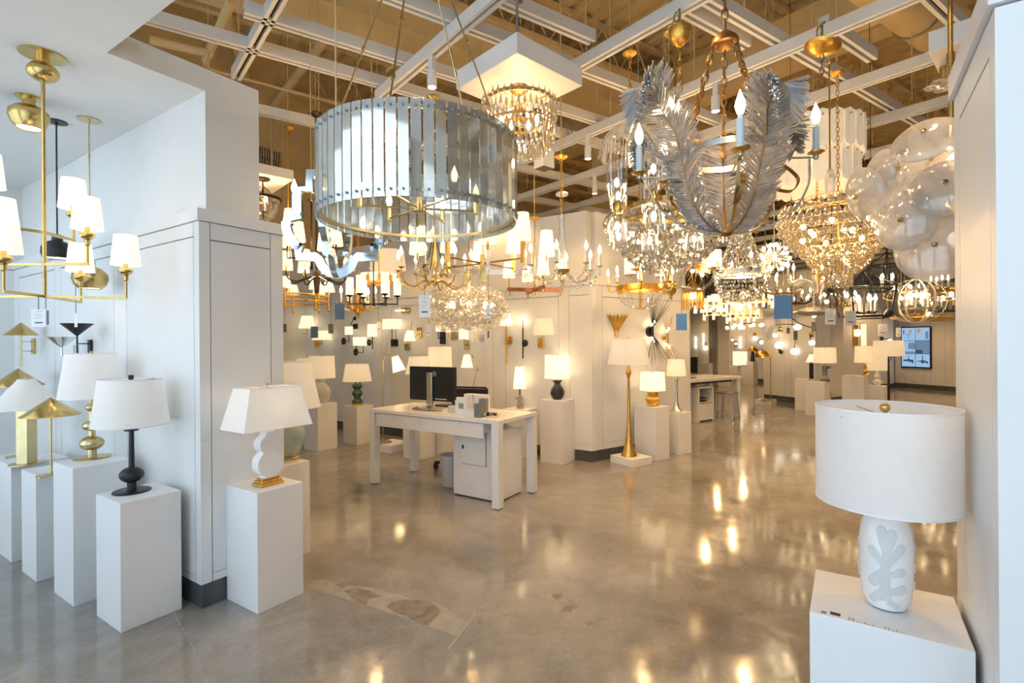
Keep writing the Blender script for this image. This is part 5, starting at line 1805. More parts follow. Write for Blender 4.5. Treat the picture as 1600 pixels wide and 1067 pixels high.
cone_sconce('brass downward cone sconce on the entry wall', 'brass', (54.5, 541, 25), 33, 504, 523.5, 41, 573, (533.5, 549))
cone_sconce('polished silver upturned cone sconce on the entry wall', 'nickel', (121, 547, 16), 96.5, 543, 526.5, 40, 556, (555,))
cone_sconce('black upturned cone sconce on the entry wall', 'black_metal', (143.5, 543, 25), 120.5, 525, 505.5, 41, 556, (537, 555))

# ================================================================ TABLE AND FLOOR LAMPS FARTHER BACK
def tlamp(label, px, zbase, D_, ybase, segs, shade, smat='shade_lit', name='table_lamp', n=28, fin=True, glow=0):
    """segs=[(part name, material, [(half width px, y px)..])], shade=(rb, rt, y bottom, y top) measured in photo pixels at depth D_"""
    c_ = ctr(px, ybase, zbase, D_)
    t = lamp(label, c_, name=name)
    k = D_ / F_PX
    for nm, mat, pr_ in segs:
        part(nm, MB().lathe([(r_ * k, (ybase - y) * k) for r_, y in pr_], n), mat, t)
    rb, rt, yb, yt = shade
    shade_part(t, rb * k, rt * k, (ybase - yb) * k, (ybase - yt) * k, smat, trim=False, n=32)
    zt = (ybase - yt) * k
    part('socket', MB().cyl((0, 0, (ybase - segs[-1][2][-1][1]) * k - 0.005), (0, 0, zt - 0.03), 0.006, 8), 'brass', t)
    if fin:
        part('finial', MB().ball((0, 0, zt + 0.006), 0.009, 10, 6).cyl((0, 0, zt - 0.03), (0, 0, zt), 0.003, 6), 'brass', t)
    part('bulb', MB().ball((0, 0, ((ybase - yb) * k + zt) / 2), 0.022, 8, 6, 1.2), 'bulb_soft', t)
    if glow:
        point_light('lamp_glow', (0, 0, ((ybase - yb) * k + zt) / 2), glow, r=0.04, parent=t)
    return t


def pc(p, dx, dy):
    return dep((p.x + dx, p.y + dy, 0))


Dq = pc(pP4, 0.15, 0.15)
yb = 533.5 + (1.41 - hP4) * F_PX / Dq + 2
tlamp('white gourd vase lamp with a wide drum shade in front of the sconce wall', 503, hP4, Dq, yb, [('vase', 'ceramic_ivory', [(8, yb), (12, yb - 6), (13.8, yb - 14), (12, yb - 23), (6.5, yb - 30), (5, yb - 32), (6.5, yb - 36), (6, yb - 40), (2, yb - 40.5)])], (20.5, 19, yb - 39, yb - 73))
Dq = pc(pP5, 0.145, 0.145)
yb = 533.5 + (1.41 - hP5) * F_PX / Dq + 1.5
tlamp('green ceramic zigzag lamp on a gold foot with a tapered shade', 558.5, hP5, Dq, yb, [('foot', 'gold_leaf', [(9.2, yb), (9.2, yb - 3), (8, yb - 3.5)]), ('body', 'ceramic_green', [(8, yb - 3.5), (9, yb - 6), (4.5, yb - 11), (4.5, yb - 12), (8.3, yb - 17.5), (8.3, yb - 19), (5, yb - 24), (5, yb - 25), (8.6, yb - 30), (6.5, yb - 34), (4, yb - 37), (2, yb - 38)])], (22, 17.5, yb - 37.5, yb - 64), n=24)
Dq = pc(pP6, 0.15, 0.15)
yb = 533.5 + (1.41 - hP6) * F_PX / Dq
tlamp('black narrow-necked vase lamp with a lit square-cut drum shade', 871, hP6, Dq, yb, [('vase', 'ceramic_black', [(6, yb), (9.5, yb - 4), (11.4, yb - 10), (10, yb - 16), (5.5, yb - 22), (4.5, yb - 25), (7.5, yb - 29), (7.8, yb - 30), (3, yb - 30)])], (20, 19, yb - 33, yb - 69), 'shade_hot', glow=1.2)
Dq = pc(pP7, 0.14, 0.17)
yb = 533.5 + (1.41 - hP7) * F_PX / Dq
k = Dq / F_PX
t = tlamp('stone horse head lamp with a lit narrow cone shade', 812.5, hP7, Dq, yb, [('stem', 'black_metal', [(1.2, yb - 20), (1.2, yb - 31)])], (10.5, 7, yb - 31, yb - 65), 'shade_hot', glow=0.8)
hp = [(-5, 0), (5, 0), (5.5, -5), (4.2, -10), (4.6, -15), (3.0, -19), (1.2, -22.5), (0.2, -20.5), (-3, -19.5), (-7.5, -17), (-8, -15), (-6, -14.2), (-3.2, -14.5), (-3.6, -11), (-5, -6)]
part('horse_head', MB().xprism([(x_ * k, -y_ * k) for x_, y_ in hp], -0.030, 0.030), 'stone_taupe', t, rz=YAW - PI / 2, bevel=0.010)

# lamps half hidden behind the monitor
for lab, px, D_, rb, rt, yb_, yt_ in (('square-cut ivory drum lamp directly behind the monitor', 688, 6.55, 19, 18, 577, 541), ('white shade lamp with brass finial peeping over the left of the monitor', 655, 6.35, 21, 15, 583, 556)):
    c_ = at(px, 640, D_)
    pp, hh = pedestal('white pedestal hidden behind the desk under the %s' % ('square-cut lamp' if rb == 19 else 'finial lamp'), None, 0.28, 0.28, 0.60, world=(c_.x - 0.14, c_.y - 0.14, 0), group=GP)
    y0_ = 533.5 + (1.41 - 0.60) * F_PX / D_
    tlamp(lab, px, 0.60, D_, y0_, [('body', 'ceramic_ivory', [(8, y0_), (10, y0_ - 12), (9, y0_ - 25), (3, y0_ - 38), (2, y0_ - 48)])], (rb, rt, yb_, yt_), 'shade_lit')

# bent floor lamp and task floor lamp
D_ = 6.75
b0 = at(599, 688, D_)
k = D_ / F_PX
pp, hh = pedestal('low white plinth behind the left desk leg carrying the arched brass floor lamp', None, 0.36, 0.36, 0.10, world=(b0.x - 0.1, b0.y - 0.25, 0), group=GP)
t = lamp('arched brass floor lamp with a tilted white shade', Vector((b0.x, b0.y, hh)), name='floor_lamp')
Y = lambda y: at(599, y, D_).z - hh
X = lambda px: (px - 599) * k
part('base_plate', MB().lathe([(0, 0), (0.11, 0), (0.11, 0.015), (0, 0.02)], 28), 'brass', t)
path = [Vector((0, 0, 0.02)), Vector((0, 0, Y(566)))]
for i in range(9):
    a = PI - PI * i / 8
    q = RT * (X(608) + X(608) * math.cos(a)) + UP * (Y(566) + X(611) * math.sin(a))
    path.append(q)
part('pole', MB().tube(path, 0.007, 8), 'brass', t)
e = RT * X(618) + UP * Y(557)
ax = (RT * 0.28 - UP * 0.96).normalized()
part('lamp_shade', MB().shell([(0.045, 0), (0.085, 0.20)], 28, e, ax), 'shade_hot', t)
part('bulb', MB().ball(e + ax * 0.12, 0.025, 10, 6), 'bulb_soft', t)
point_light('lamp_glow', e + ax * 0.18, 1.0, r=0.04, parent=t)
D_ = 6.2
b0 = at(738, 690, D_)
k = D_ / F_PX
t = lamp('brass task floor lamp with a jointed arm right of the monitor', Vector((b0.x, b0.y, 0)), name='floor_lamp')
Q = lambda px, py: RT * ((px - 738) * k) + UP * at(738, py, D_).z
part('base_plate', MB().lathe([(0, 0), (0.10, 0), (0.10, 0.015), (0, 0.02)], 28), 'brass', t)
part('pole', MB().tube([(0, 0, 0.02), Q(739, 612), Q(745, 578)], 0.006, 8), 'brass', t)
part('swing_arm', MB().tube([Q(745, 578), Q(747, 577), Q(739, 556), Q(732, 552)], 0.006, 8).ball(Q(747, 577), 0.015, 10, 6).ball(Q(739, 557), 0.013, 10, 6), 'brass', t)
part('lamp_shade', MB().shell([(9.5 * k, Q(0, 574).z), (5 * k, Q(0, 554).z)], 28, RT * ((730.5 - 738) * k)), 'shade_hot', t)
part('bulb', MB().ball(RT * ((730.5 - 738) * k) + UP * Q(0, 566).z, 0.02, 10, 6), 'bulb_soft', t)

# gold floor lamp, gold pottery lamp, silver trumpet lamp beside the slanted wall
c8 = pP8 + DA * 0.16 + NA * 0.17
Dq = dep(c8)
k = Dq / F_PX
yb = 533.5 + (1.41 - hP8) * F_PX / Dq - 0.5
tlamp('tall gold trumpet floor lamp with a wide white shade', 983, hP8, Dq, yb, [('stem', 'gold_leaf', [(12.5, yb), (12.5, yb - 1.5), (9, yb - 8), (6, yb - 20), (3.8, yb - 40), (2.4, yb - 75), (1.9, yb - 120), (3.2, yb - 125), (5.0, yb - 130), (3.2, yb - 135), (1.8, yb - 138), (1.8, yb - 146)])], (32.5, 25.5, yb - 143, yb - 182), 'shade_soft', name='floor_lamp')
c9 = pP9 + DA * 0.12 + NA * 0.15
Dq = dep(c9)
yb = 533.5 + (1.41 - hP9) * F_PX / Dq - 1
tlamp('gold ribbed pottery lamp with a lit drum shade', 1020, hP9, Dq, yb, [('body', 'ceramic_gold', [(9, yb), (10.5, yb - 1.5), (8.5, yb - 4), (11.5, yb - 9), (11.8, yb - 10.5), (8.6, yb - 14), (8.4, yb - 20), (9.5, yb - 22), (5, yb - 23)])], (19.5, 18, yb - 24, yb - 52), 'shade_hot', glow=1.2)
c10 = pP10 + DA * 0.12 + NA * 0.10
Dq = dep(c10)
yb = 533.5 + (1.41 - hP10) * F_PX / Dq - 1
tlamp('slim silver trumpet table lamp with an ivory shade', 1057, hP10, Dq, yb, [('stem', 'silver_leaf', [(9.5, yb), (9.5, yb - 1.2), (5, yb - 6), (2.4, yb - 16), (1.5, yb - 40), (2.6, yb - 48), (3.2, yb - 51), (1.4, yb - 54), (1.4, yb - 58)])], (15, 12.5, yb - 56, yb - 82), 'shade_lit')

# ================================================================ HANGING PRICE TAGS
def price_tag(label, px0, px1, py0, py1, D_, mat, up=60, lines=False, cmat='cord'):
    pxm = (px0 + px1) / 2
    c_ = at(pxm, py1, D_)
    k = D_ / F_PX
    w, h = (px1 - px0) * k, (py1 - py0) * k
    t = thing('price_tag', label, 'price tag', c_, YAW - PI / 2 + random.uniform(-0.08, 0.08))
    part('card', MB().box(-w / 2, w / 2, -0.0008, 0.0008, 0, h), mat, t)
    part('string', MB().cyl((0, 0, h - 0.003), (0, 0, h + up * k), 0.0016, 5), cmat, t)
    if D_ >= 4.4:
        part('cord', MB().cyl((0, 0, h + up * k), (0, 0, DECK_Z + 0.09 - c_.z), 0.0009, 4), 'deck_paint', t)
    if lines:
        for i, (a, b_, z, th, m_) in enumerate(((-0.1, 0.25, 0.86, 0.012, 'ink_grey'), (-0.25, 0.2, 0.68, 0.012, 'ink_grey'), (-0.05, 0.3, 0.58, 0.01, 'ink_grey'), (-0.3, 0.1, 0.48, 0.01, 'ink_grey'), (-0.25, 0.28, 0.20, 0.055, 'ink'))):
            part('print_line', MB().box(a * w, b_ * w, -0.0016, -0.0008, z * h, z * h + th * h + 0.0006), m_, t)
    return t


random.seed(21)
price_tag('large sky blue price tag hanging below the right crystal chandelier', 1210, 1237, 461, 498, 4.2, 'card_blue', 130)
price_tag('sky blue price tag hanging left of the far desk', 1056.5, 1073.5, 490, 516, 4.6, 'card_blue', 110)
price_tag('dark blue price tag below the gilt leaf chandelier', 523.5, 538, 475, 499, 4.6, 'card_navy', 40)
price_tag('small dark blue price tag in front of the wide shade sconce', 485.5, 497, 510, 528, 5.0, 'card_navy', 80)
price_tag('pale blue printed price tag hanging under the drum chandelier', 654.5, 672.5, 460.5, 495.5, 3.4, 'card_white', 70, True)
price_tag('narrow pale price tag in front of the bubble chandelier', 760, 766.5, 476, 497, 3.6, 'card_white', 55, True)
price_tag('narrow pale price tag below the printed blue one', 667, 673, 506.5, 524, 4.8, 'card_white', 40, True)
price_tag('small pale price tag beside the upright rod sconce', 589, 595, 503, 517, 5.2, 'card_white', 60, True)
price_tag('white printed price tag below the tiered gold glass chandelier', 1289.5, 1306, 482, 507, 4.4, 'card_white', 60, True)
price_tag('white printed price tag in front of the black lantern', 1320.5, 1337.5, 486, 508, 4.6, 'card_white', 45, True)
price_tag('white printed price tag left of the wall screen', 1372, 1386, 506, 524, 5.6, 'card_white', 50, True)
price_tag('narrow white price tag beside the wall screen', 1400, 1407.5, 512, 526, 6.2, 'card_white', 40, True)
price_tag('grey price tag left of the first sconce', 442, 448, 506, 519, 5.2, 'card_grey', 90)
price_tag('grey price tag over the wide shade sconce', 513, 521, 506, 521, 5.2, 'card_grey', 90)
price_tag('grey price tag near the white globe sconces', 1268, 1275, 503, 518, 6.0, 'card_grey', 20)
price_tag('small grey price tag between the globe sconces', 1240, 1246, 517, 531, 7.5, 'card_grey', 30)
price_tag('smaller grey price tag at the left of the globe sconces', 1229, 1234, 512, 521, 7.5, 'card_grey', 25)
price_tag('white printed price tag under the tiered brass chandelier', 48, 73, 483, 510.5, 2.35, 'card_white', 20, True)
price_tag('grey price tag behind the white one in the entry', 68, 76, 485, 507, 2.6, 'card_grey', 100)
price_tag('small white price tag hanging under the globe pendant in the entry', 116.5, 121, 489, 511, 2.9, 'card_white', 45)
price_tag('dark price tag right of the cross bracket sconce cord', 761.5, 764.5, 517, 528, 5.2, 'card_grey', 60)
# ================================================================ MIDDLE-DISTANCE CHANDELIERS
def chand(label, px, py, D_, name='chandelier', cat='chandelier', rz=None, s=1.0):
    c_ = at(px, py, D_)
    t = thing(name, label, cat, c_, random.uniform(0, 1) if rz is None else rz)
    t.scale = (s, s, s)
    return t, c_, D_ / F_PX / s


def tip_parts(arm, r_, z, tip, k, smat='shade_hot', pan='brass', sh=(9, 6, 20)):
    """what stands on an arm end"""
    if tip == 'candle':
        inst('drip_pan', DISH[pan], arm, (r_, 0, z))
        s = inst('candle_sleeve', SLEEVE, arm, (r_, 0, z))
        inst('bulb', BULB, arm, (r_, 0, z + 0.1))
    elif tip == 'shade':
        part('candle_sleeve', MB().cyl((r_, 0, z), (r_, 0, z + 0.05), 0.008, 8), pan, arm)
        part('lamp_shade', MB().shell([(sh[0] * k, z + 0.035), (sh[1] * k, z + 0.035 + sh[2] * k)], 20, (r_, 0, 0)), smat, arm)
        part('bulb', MB().ball((r_, 0, z + 0.035 + sh[2] * k * 0.45), 0.014, 8, 6, 1.3), 'bulb_soft', arm)
    elif tip == 'tube':
        part('lamp_shade', MB().shell([(sh[0] * k, z + 0.01), (sh[0] * k, z + 0.01 + sh[2] * k)], 18, (r_, 0, 0)), smat, arm)
        part('cup', MB().lathe([(0.006, z - 0.012), (sh[0] * k * 0.9, z + 0.004), (sh[0] * k, z + 0.012)], 14, (r_, 0, 0)), pan, arm)
        part('bulb', MB().ball((r_, 0, z + 0.05), 0.012, 8, 6, 1.3), 'bulb_soft', arm)


def arms(root, n, path, rt, mat, tip, k, phase=0.0, **kw):
    sp = smooth_path([(r_, 0, z) for r_, z in path], 4) if len(path) > 2 else [(r_, 0, z) for r_, z in path]
    me = MB().tube(sp, rt, 6).mesh('arm', mat)
    for i in range(n):
        o = inst('arm', me, root, (0, 0, 0), phase + 2 * PI * i / n)
        tip_parts(o, path[-1][0], path[-1][1], tip, k, **kw)


def drop_to(root, c_, z_from, mat, kind='rod', canopy=0.055, top=3.5):
    hang(root, z_from, top - c_.z, mat, kind, 0.006, canopy)


def glow(root, w, z=0.1, r=0.022):
    point_light('chandelier_glow', (0, 0, z), w * 3.1, r=r, parent=root)


random.seed(31)
# bell jar lantern under its own ceiling box
q = atz(459, 281, 2.95)
a14 = math.radians(-14)
bx = q - Vector((math.cos(a14), math.sin(a14), 0)) * 0.6
t = thing('canopy_box', 'white square ceiling box behind the entry wall above the bell jar lantern', 'ceiling box', (bx.x, bx.y, 2.95), a14)
part('shell', MB().box(0, 0.6, 0, 0.6, 0, 0.09), 'rail_white', t, bevel=0.002)
part('hanger', MB().cyl((0.5, 0.3, 0.09), (0.5, 0.3, 0.7), 0.008, 8), 'steel', t)
t, c_, k = chand('clear glass bell jar lantern with bronze chain fittings', 411, 330, dep(q) - 0.05, 'bell_jar_lantern', 'lantern')
k = dep(c_) / F_PX
part('canopy', MB().lathe([(0.01, 2.92 - c_.z), (0.06, 2.935 - c_.z), (0.066, 2.95 - c_.z), (0, 2.95 - c_.z)], 22), 'bronze', t)
part('stem', MB().lathe([(0.006, 0.1), (0.016, 0.12), (0.006, 0.15), (0.012, 0.19), (0.006, 0.22), (0.006, 2.93 - c_.z)], 12), 'bronze', t)
part('bell_glass', MB().shell([(0.0, -16 * k), (6 * k, -15.5 * k), (16 * k, -10 * k), (22 * k, 2 * k), (25 * k, 17 * k), (26 * k, 20 * k)], 32), 'clear_glass', t)
part('rim', MB().shell([(25 * k, 17 * k), (27 * k, 17 * k), (27 * k, 21 * k), (25 * k, 21 * k), (25 * k, 17 * k)], 32), 'bronze', t)
for i in range(3):
    a = i * 2.094 + 0.5
    part('chain', MB().tube(smooth_path([(26 * k * math.cos(a), 26 * k * math.sin(a), 20 * k), (14 * k * math.cos(a), 14 * k * math.sin(a), 30 * k), (3 * k * math.cos(a), 3 * k * math.sin(a), 38 * k)], 4), 0.004, 5), 'bronze', t)
    o = part('arm', MB().tube([(0, 0, 0.0), (0.05, 0, -0.005), (0.05, 0, 0.03)], 0.005, 6), 'bronze', t, rz=a)
    inst('candle_sleeve', SLEEVE, o, (0.05, 0, 0.02)).scale = (1, 1, 0.6)
    inst('bulb', BULB, o, (0.05, 0, 0.08))
part('bottom_finial', MB().lathe([(0, -19 * k), (3 * k, -16 * k), (0.006, -13 * k), (0.006, 0.1)], 12), 'bronze', t)
glow(t, 5)

# black rod cross with tapered shades, behind the quatrefoil
t, c_, k = chand('black straight-arm chandelier with tapered white shades behind the mirrored lantern', 487, 402, 3.75, s=0.93)
arms(t, 4, [(0.0, 0), (0.17, 0), (0.2, 0.0), (0.2, 0.05)], 0.005, 'black_metal', 'shade', k, math.radians(20), sh=(11, 7.5, 29), pan='black_metal')
arms(t, 2, [(0.0, 0.0), (0.16, 0.0), (0.18, 0.02), (0.18, 0.19)], 0.005, 'black_metal', 'shade', k, math.radians(-15) + math.atan2(RT.y, RT.x), sh=(12, 8, 32), pan='black_metal')
drop_to(t, c_, 0, 'black_metal', canopy=0.03, top=2.45)
part('centre_post', MB().cyl((0, 0, -0.1), (0, 0, 0.02), 0.010, 8), 'black_metal', t)
glow(t, 4)

# black curved arms with shades
t, c_, k = chand('black curved-arm chandelier with small white shades and a tapered black stem', 495, 436, 4.7)
arms(t, 8, [(0.0, 0.03), (0.10, 0.0), (0.20, -0.035), (0.26, -0.01), (0.275, 0.05)], 0.006, 'black_metal', 'shade', k, 0.2, sh=(9.5, 7, 23), pan='brass')
part('stem', MB().lathe([(0, -0.15), (0.012, -0.14), (0.02, -0.12), (0.034, 0.02), (0.03, 0.04), (0.012, 0.08), (0.012, 0.3)], 14), 'bronze', t)
part('tip', MB().lathe([(0, -0.165), (0.01, -0.158), (0.018, -0.12), (0.0, -0.118)], 12), 'gilt', t)
drop_to(t, c_, 0.3, 'bronze')
glow(t, 4)

# brass hoops
t, c_, k = chand('brass double-hoop ring chandelier with shades at the entry wall edge', 452, 468, 5.0)
for z in (5 * k, -4 * k):
    part('hoop', MB().tube([(58 * k * math.cos(a), 58 * k * math.sin(a), z) for a in [i * PI / 24 for i in range(48)]], 0.009, 6, True), 'gilt', t)
for i in range(8):
    a = i * PI / 4 + 0.2
    o = part('post', MB().cyl((58 * k, 0, -0.10), (58 * k, 0, 0.09), 0.008, 8).ball((58 * k, 0, -0.10), 0.014, 8, 6), 'gilt', t, rz=a)
    part('lamp_shade', MB().shell([(10 * k, 0.08), (6 * k, 0.08 + 16 * k)], 18, (58 * k, 0, 0)), 'shade_hot', o)
    part('bulb', MB().ball((58 * k, 0, 0.12), 0.014, 8, 6), 'bulb_soft', o)
part('spoke', MB().cyl((-58 * k, 0, 5 * k), (58 * k, 0, 5 * k), 0.006, 6), 'gilt', t)
drop_to(t, c_, 5 * k, 'gilt')

# gilt leaf chandelier
t, c_, k = chand('small gilt acanthus chandelier with bare candles below the black bar lamp', 560, 478, 5.3)
arms(t, 6, [(0.02, -0.09), (0.05, -0.02), (0.10, -0.045), (0.15, -0.02), (0.17, 0.03)], 0.010, 'gilt', 'candle', k, 0.1, pan='gold_leaf')
part('body', MB().lathe([(0, -0.13), (0.008, -0.12), (0.012, -0.09), (0.04, -0.07), (0.02, -0.03), (0.04, 0.03), (0.025, 0.12), (0.045, 0.17), (0.012, 0.24)], 14), 'gilt', t)
drop_to(t, c_, 0.24, 'gilt', 'chain')

# black bar frame with white cylinder shades
t, c_, k = chand('black bar chandelier with tall white cylinder shades', 584, 475, 5.0)
arms(t, 6, [(0.0, 0), (34 * k, 0), (36 * k, 0.0), (36 * k, 12 * k)], 0.006, 'black_metal', 'tube', k, math.atan2(RT.y, RT.x) + 0.1, sh=(5.8, 5.8, 27), pan='black_metal')
part('centre_post', MB().cyl((0, 0, -0.02), (0, 0, 30 * k), 0.014, 8), 'black_metal', t)
drop_to(t, c_, 30 * k, 'black_metal')
glow(t, 5)

# gold ring of square panels
t, c_, k = chand('gold ring chandelier with square gold posts and ivory panels', 592, 440, 5.5)
part('ring', MB().shell([(27 * k, -4 * k), (29 * k, -4 * k), (29 * k, -1.5 * k), (27 * k, -1.5 * k), (27 * k, -4 * k)], 32), 'gilt', t)
for i in range(10):
    a = i * PI / 5
    o = part('post', MB().box(27 * k, 29 * k, -0.02, 0.02, -2 * k, 8 * k), 'gilt', t, rz=a)
    part('panel', MB().box(26.5 * k, 27.5 * k, -0.05, 0.05, 0, 12 * k), 'shade_hot', t, rz=a + PI / 10)
for i in range(3):
    part('spoke', MB().cyl((-27 * k, 0, -2 * k), (27 * k, 0, -2 * k), 0.005, 6), 'gilt', t, rz=i * PI / 3)
drop_to(t, c_, -2 * k, 'gilt')

# beige drum pendant behind
t, c_, k = chand('plain beige drum pendant behind the gold ring', 606, 408, 6.0, 'drum_pendant', 'pendant')
part('lamp_shade', MB().shell([(28 * k, -14 * k), (25 * k, 16 * k)], 36), 'shade_lit', t)
part('spider', MB().cyl((-25 * k, 0, 14 * k), (25 * k, 0, 14 * k), 0.004, 6), 'brass', t)
part('bulb', MB().ball((0, 0, 0), 0.03, 10, 6), 'bulb_soft', t)
drop_to(t, c_, 14 * k, 'brass')

# brass scroll-arm chandelier with ball
t, c_, k = chand('antique brass scroll-arm chandelier with bare candles and a clear ball', 679, 436, 4.4)
arms(t, 8, [(0.015, -0.03), (0.10, -0.02), (0.20, -0.075), (0.29, -0.03), (0.315, 0.075)], 0.007, 'brass', 'candle', k, 0.35, pan='brass')
scr = MB().tube([((0.12 + 0.045 * (1 - i / 26) * math.cos(i * 0.5)), 0, 0.05 + 0.045 * (1 - i / 26) * math.sin(i * 0.5)) for i in range(24)], 0.006, 5).mesh('scroll', 'brass')
for i in range(8):
    inst('scroll', scr, t, (0, 0, 0), 0.35 + i * PI / 4 + 0.39)
part('stem', MB().lathe([(0, -0.06), (0.018, -0.05), (0.026, -0.02), (0.014, 0.02), (0.022, 0.1), (0.018, 0.35), (0.03, 0.38), (0.008, 0.42)], 16), 'brass', t)
for i in range(4):
    part('stay', MB().tube(smooth_path([(0.02, 0, 0.34), (0.05, 0, 0.2), (0.13, 0, 0.06)], 4), 0.004, 5), 'bronze', t, rz=0.3 + i * PI / 2)
part('glass_ball', MB().ball((0, 0, -0.088), 0.033, 16, 10), 'ribbed_glass', t)
drop_to(t, c_, 0.42, 'brass', 'chain')
glow(t, 5)

# acrylic bar chandelier with shades
t, c_, k = chand('clear acrylic bar chandelier with brass rods and tapered white shades', 755, 425, 3.95, rz=math.atan2(RT.y, RT.x) + 0.12, s=1.12)
am_ = MB().box(0.0, 0.44, -0.010, 0.010, -0.018, 0.018).mesh('acrylic_arm', 'ribbed_glass')
bm_ = MB().cyl((0, 0, 0.06), (0.34, 0, 0.06), 0.006, 8).mesh('brass_arm', 'brass')
for i in range(4):
    o = inst('acrylic_arm', am_, t, (0, 0, 0), i * PI / 2)
    part('end_post', MB().box(0.43, 0.455, -0.0125, 0.0125, -0.055, 0.075), 'clear_glass', o)
    part('end_sleeve', MB().cyl((0.442, 0, 0.075), (0.442, 0, 0.135), 0.008, 8), 'brass', o)
    part('lamp_shade', MB().shell([(0.056, 0.115), (0.040, 0.29)], 24, (0.442, 0, 0)), 'shade_hot', o)
    part('bulb', MB().ball((0.442, 0, 0.19), 0.018, 8, 6), 'bulb_soft', o)
    o = inst('brass_arm', bm_, t, (0, 0, 0), i * PI / 2 + PI / 4)
    part('end_post', MB().box(0.328, 0.352, -0.012, 0.012, 0.03, 0.17), 'brass', o)
    part('lamp_shade', MB().shell([(0.056, 0.175), (0.040, 0.35)], 24, (0.34, 0, 0)), 'shade_hot', o)
    part('bulb', MB().ball((0.34, 0, 0.25), 0.018, 8, 6), 'bulb_soft', o)
part('centre_post', MB().box(-0.022, 0.022, -0.022, 0.022, -0.06, 0.12), 'brass', t)
drop_to(t, c_, 0.1, 'brass')
glow(t, 4)

# wood cross chandelier
t, c_, k = chand('reddish wood cross chandelier with brass posts and white shades', 836, 453, 4.5, rz=math.atan2(RT.y, RT.x) + 0.25)
for i in range(4):
    o = part('wood_arm', MB().box(0.0, 0.25, -0.012, 0.012, -0.016, 0.016), 'wood_red', t, rz=i * PI / 2)
    part('post', MB().cyl((0.235, 0, -0.05), (0.235, 0, 0.10), 0.009, 8), 'brass', o)
    part('lamp_shade', MB().shell([(0.052, 0.10), (0.038, 0.235)], 22, (0.235, 0, 0)), 'shade_hot', o)
    part('bulb', MB().ball((0.235, 0, 0.16), 0.015, 8, 6), 'bulb_soft', o)
part('centre_post', MB().cyl((0, 0, -0.05), (0, 0, 0.12), 0.016, 10), 'brass', t)
hang(t, 0.1, at(836, 340, 4.5).z - c_.z, 'brass', 'rod', 0.006, 0.05, cmat='gilt')

# crystal arm chandelier with glass column
t, c_, k = chand('clear crystal-arm candle chandelier with a tall glass column and brass bowl', 878, 425, 4.2)
arms(t, 8, [(0.02, 0.02), (0.10, -0.06), (0.20, -0.075), (0.28, -0.02), (0.305, 0.035)], 0.009, 'ribbed_glass', 'candle', k, 0.4, pan='silver_leaf')
part('brass_bowl', MB().lathe([(0, -0.025), (0.03, -0.02), (0.062, 0.005), (0.066, 0.018), (0.02, 0.018), (0, 0.02)], 24), 'brass', t)
part('glass_column', MB().lathe([(0.022, 0.02), (0.032, 0.06), (0.028, 0.2), (0.022, 0.4), (0.03, 0.44), (0.024, 0.47), (0.008, 0.48)], 18), 'ribbed_glass', t)
part('glass_bottom', MB().lathe([(0, -0.17), (0.018, -0.155), (0.03, -0.12), (0.014, -0.09), (0.04, -0.06), (0.03, -0.03)], 18), 'ribbed_glass', t)
mb = MB()
for i in range(8):
    a = 0.4 + i * PI / 4
    for s_ in range(9):
        u = s_ / 8
        a2 = a + u * PI / 4
        r_ = 0.29 - 0.03 * math.sin(u * PI)
        octa(mb, (r_ * math.cos(a2), r_ * math.sin(a2), 0.0 - 0.10 * math.sin(u * PI)), 0.007, 0.02)
    octa(mb, (0.305 * math.cos(a), 0.305 * math.sin(a), 0.02), 0.010, 0.07)
stuff(part('crystal_swags', mb, 'crystal', t))
hang(t, 0.48, at(878, 244, 4.2).z - c_.z, 'gilt', 'chain', canopy=0.055)
glow(t, 5)

# bubble glass chandelier
t, c_, k = chand('wide chandelier of ribbed clear glass bubbles', 733, 482, 5.0, 'bubble_chandelier', s=1.1)
BM = [MB().ball((0, 0, 0), r_, 20, 14).mesh('glass_bubble', 'bubble_glass') for r_ in (0.066, 0.08, 0.094)]
random.seed(12)
pts_ = []
tries = 0
while len(pts_) < 40 and tries < 6000:
    tries += 1
    a = random.uniform(0, 2 * PI)
    ph = random.uniform(-1, 1)
    r_ = 0.36 * math.sqrt(max(0.05, 1 - 0.75 * ph * ph)) * random.uniform(0.8, 1.0)
    p = Vector((r_ * math.cos(a), r_ * math.sin(a), ph * 0.115))
    if all((p - q_).length > 0.108 for q_ in pts_):
        pts_.append(p)
for i, p in enumerate(pts_):
    inst('glass_bubble', BM[i % 3], t, p)
for i in range(8):
    a = i * PI / 4
    part('bulb', MB().ball((0.2 * math.cos(a), 0.2 * math.sin(a), 0.03), 0.022, 8, 6), 'bulb', t)
    part('arm', MB().cyl((0, 0, 0.03), (0.2 * math.cos(a), 0.2 * math.sin(a), 0.03), 0.005, 6), 'brass', t)
part('stem', MB().cyl((0, 0, -0.02), (0, 0, 0.25), 0.014, 8), 'brass', t)
drop_to(t, c_, 0.25, 'brass')
glow(t, 5)


# ---------------------------------------------------------------- crystal builders
def crystal_bowl(root, rings, w, h, mat, k, jit=0.006, n_f=4):
    """rings=[(radius m, z m, count)] of faceted drops"""
    mb = MB()
    for j, (r_, z, n_) in enumerate(rings):
        for i in range(n_):
            a = 2 * PI * (i + 0.5 * (j % 2)) / n_
            octa(mb, (r_ * math.cos(a) + random.uniform(-jit, jit), r_ * math.sin(a) + random.uniform(-jit, jit), z + random.uniform(-jit, jit)), w * random.uniform(0.8, 1.2), h * random.uniform(0.85, 1.15), 0.45, n_f, a)
    return stuff(part('crystal_drops', mb, mat, root))


random.seed(17)
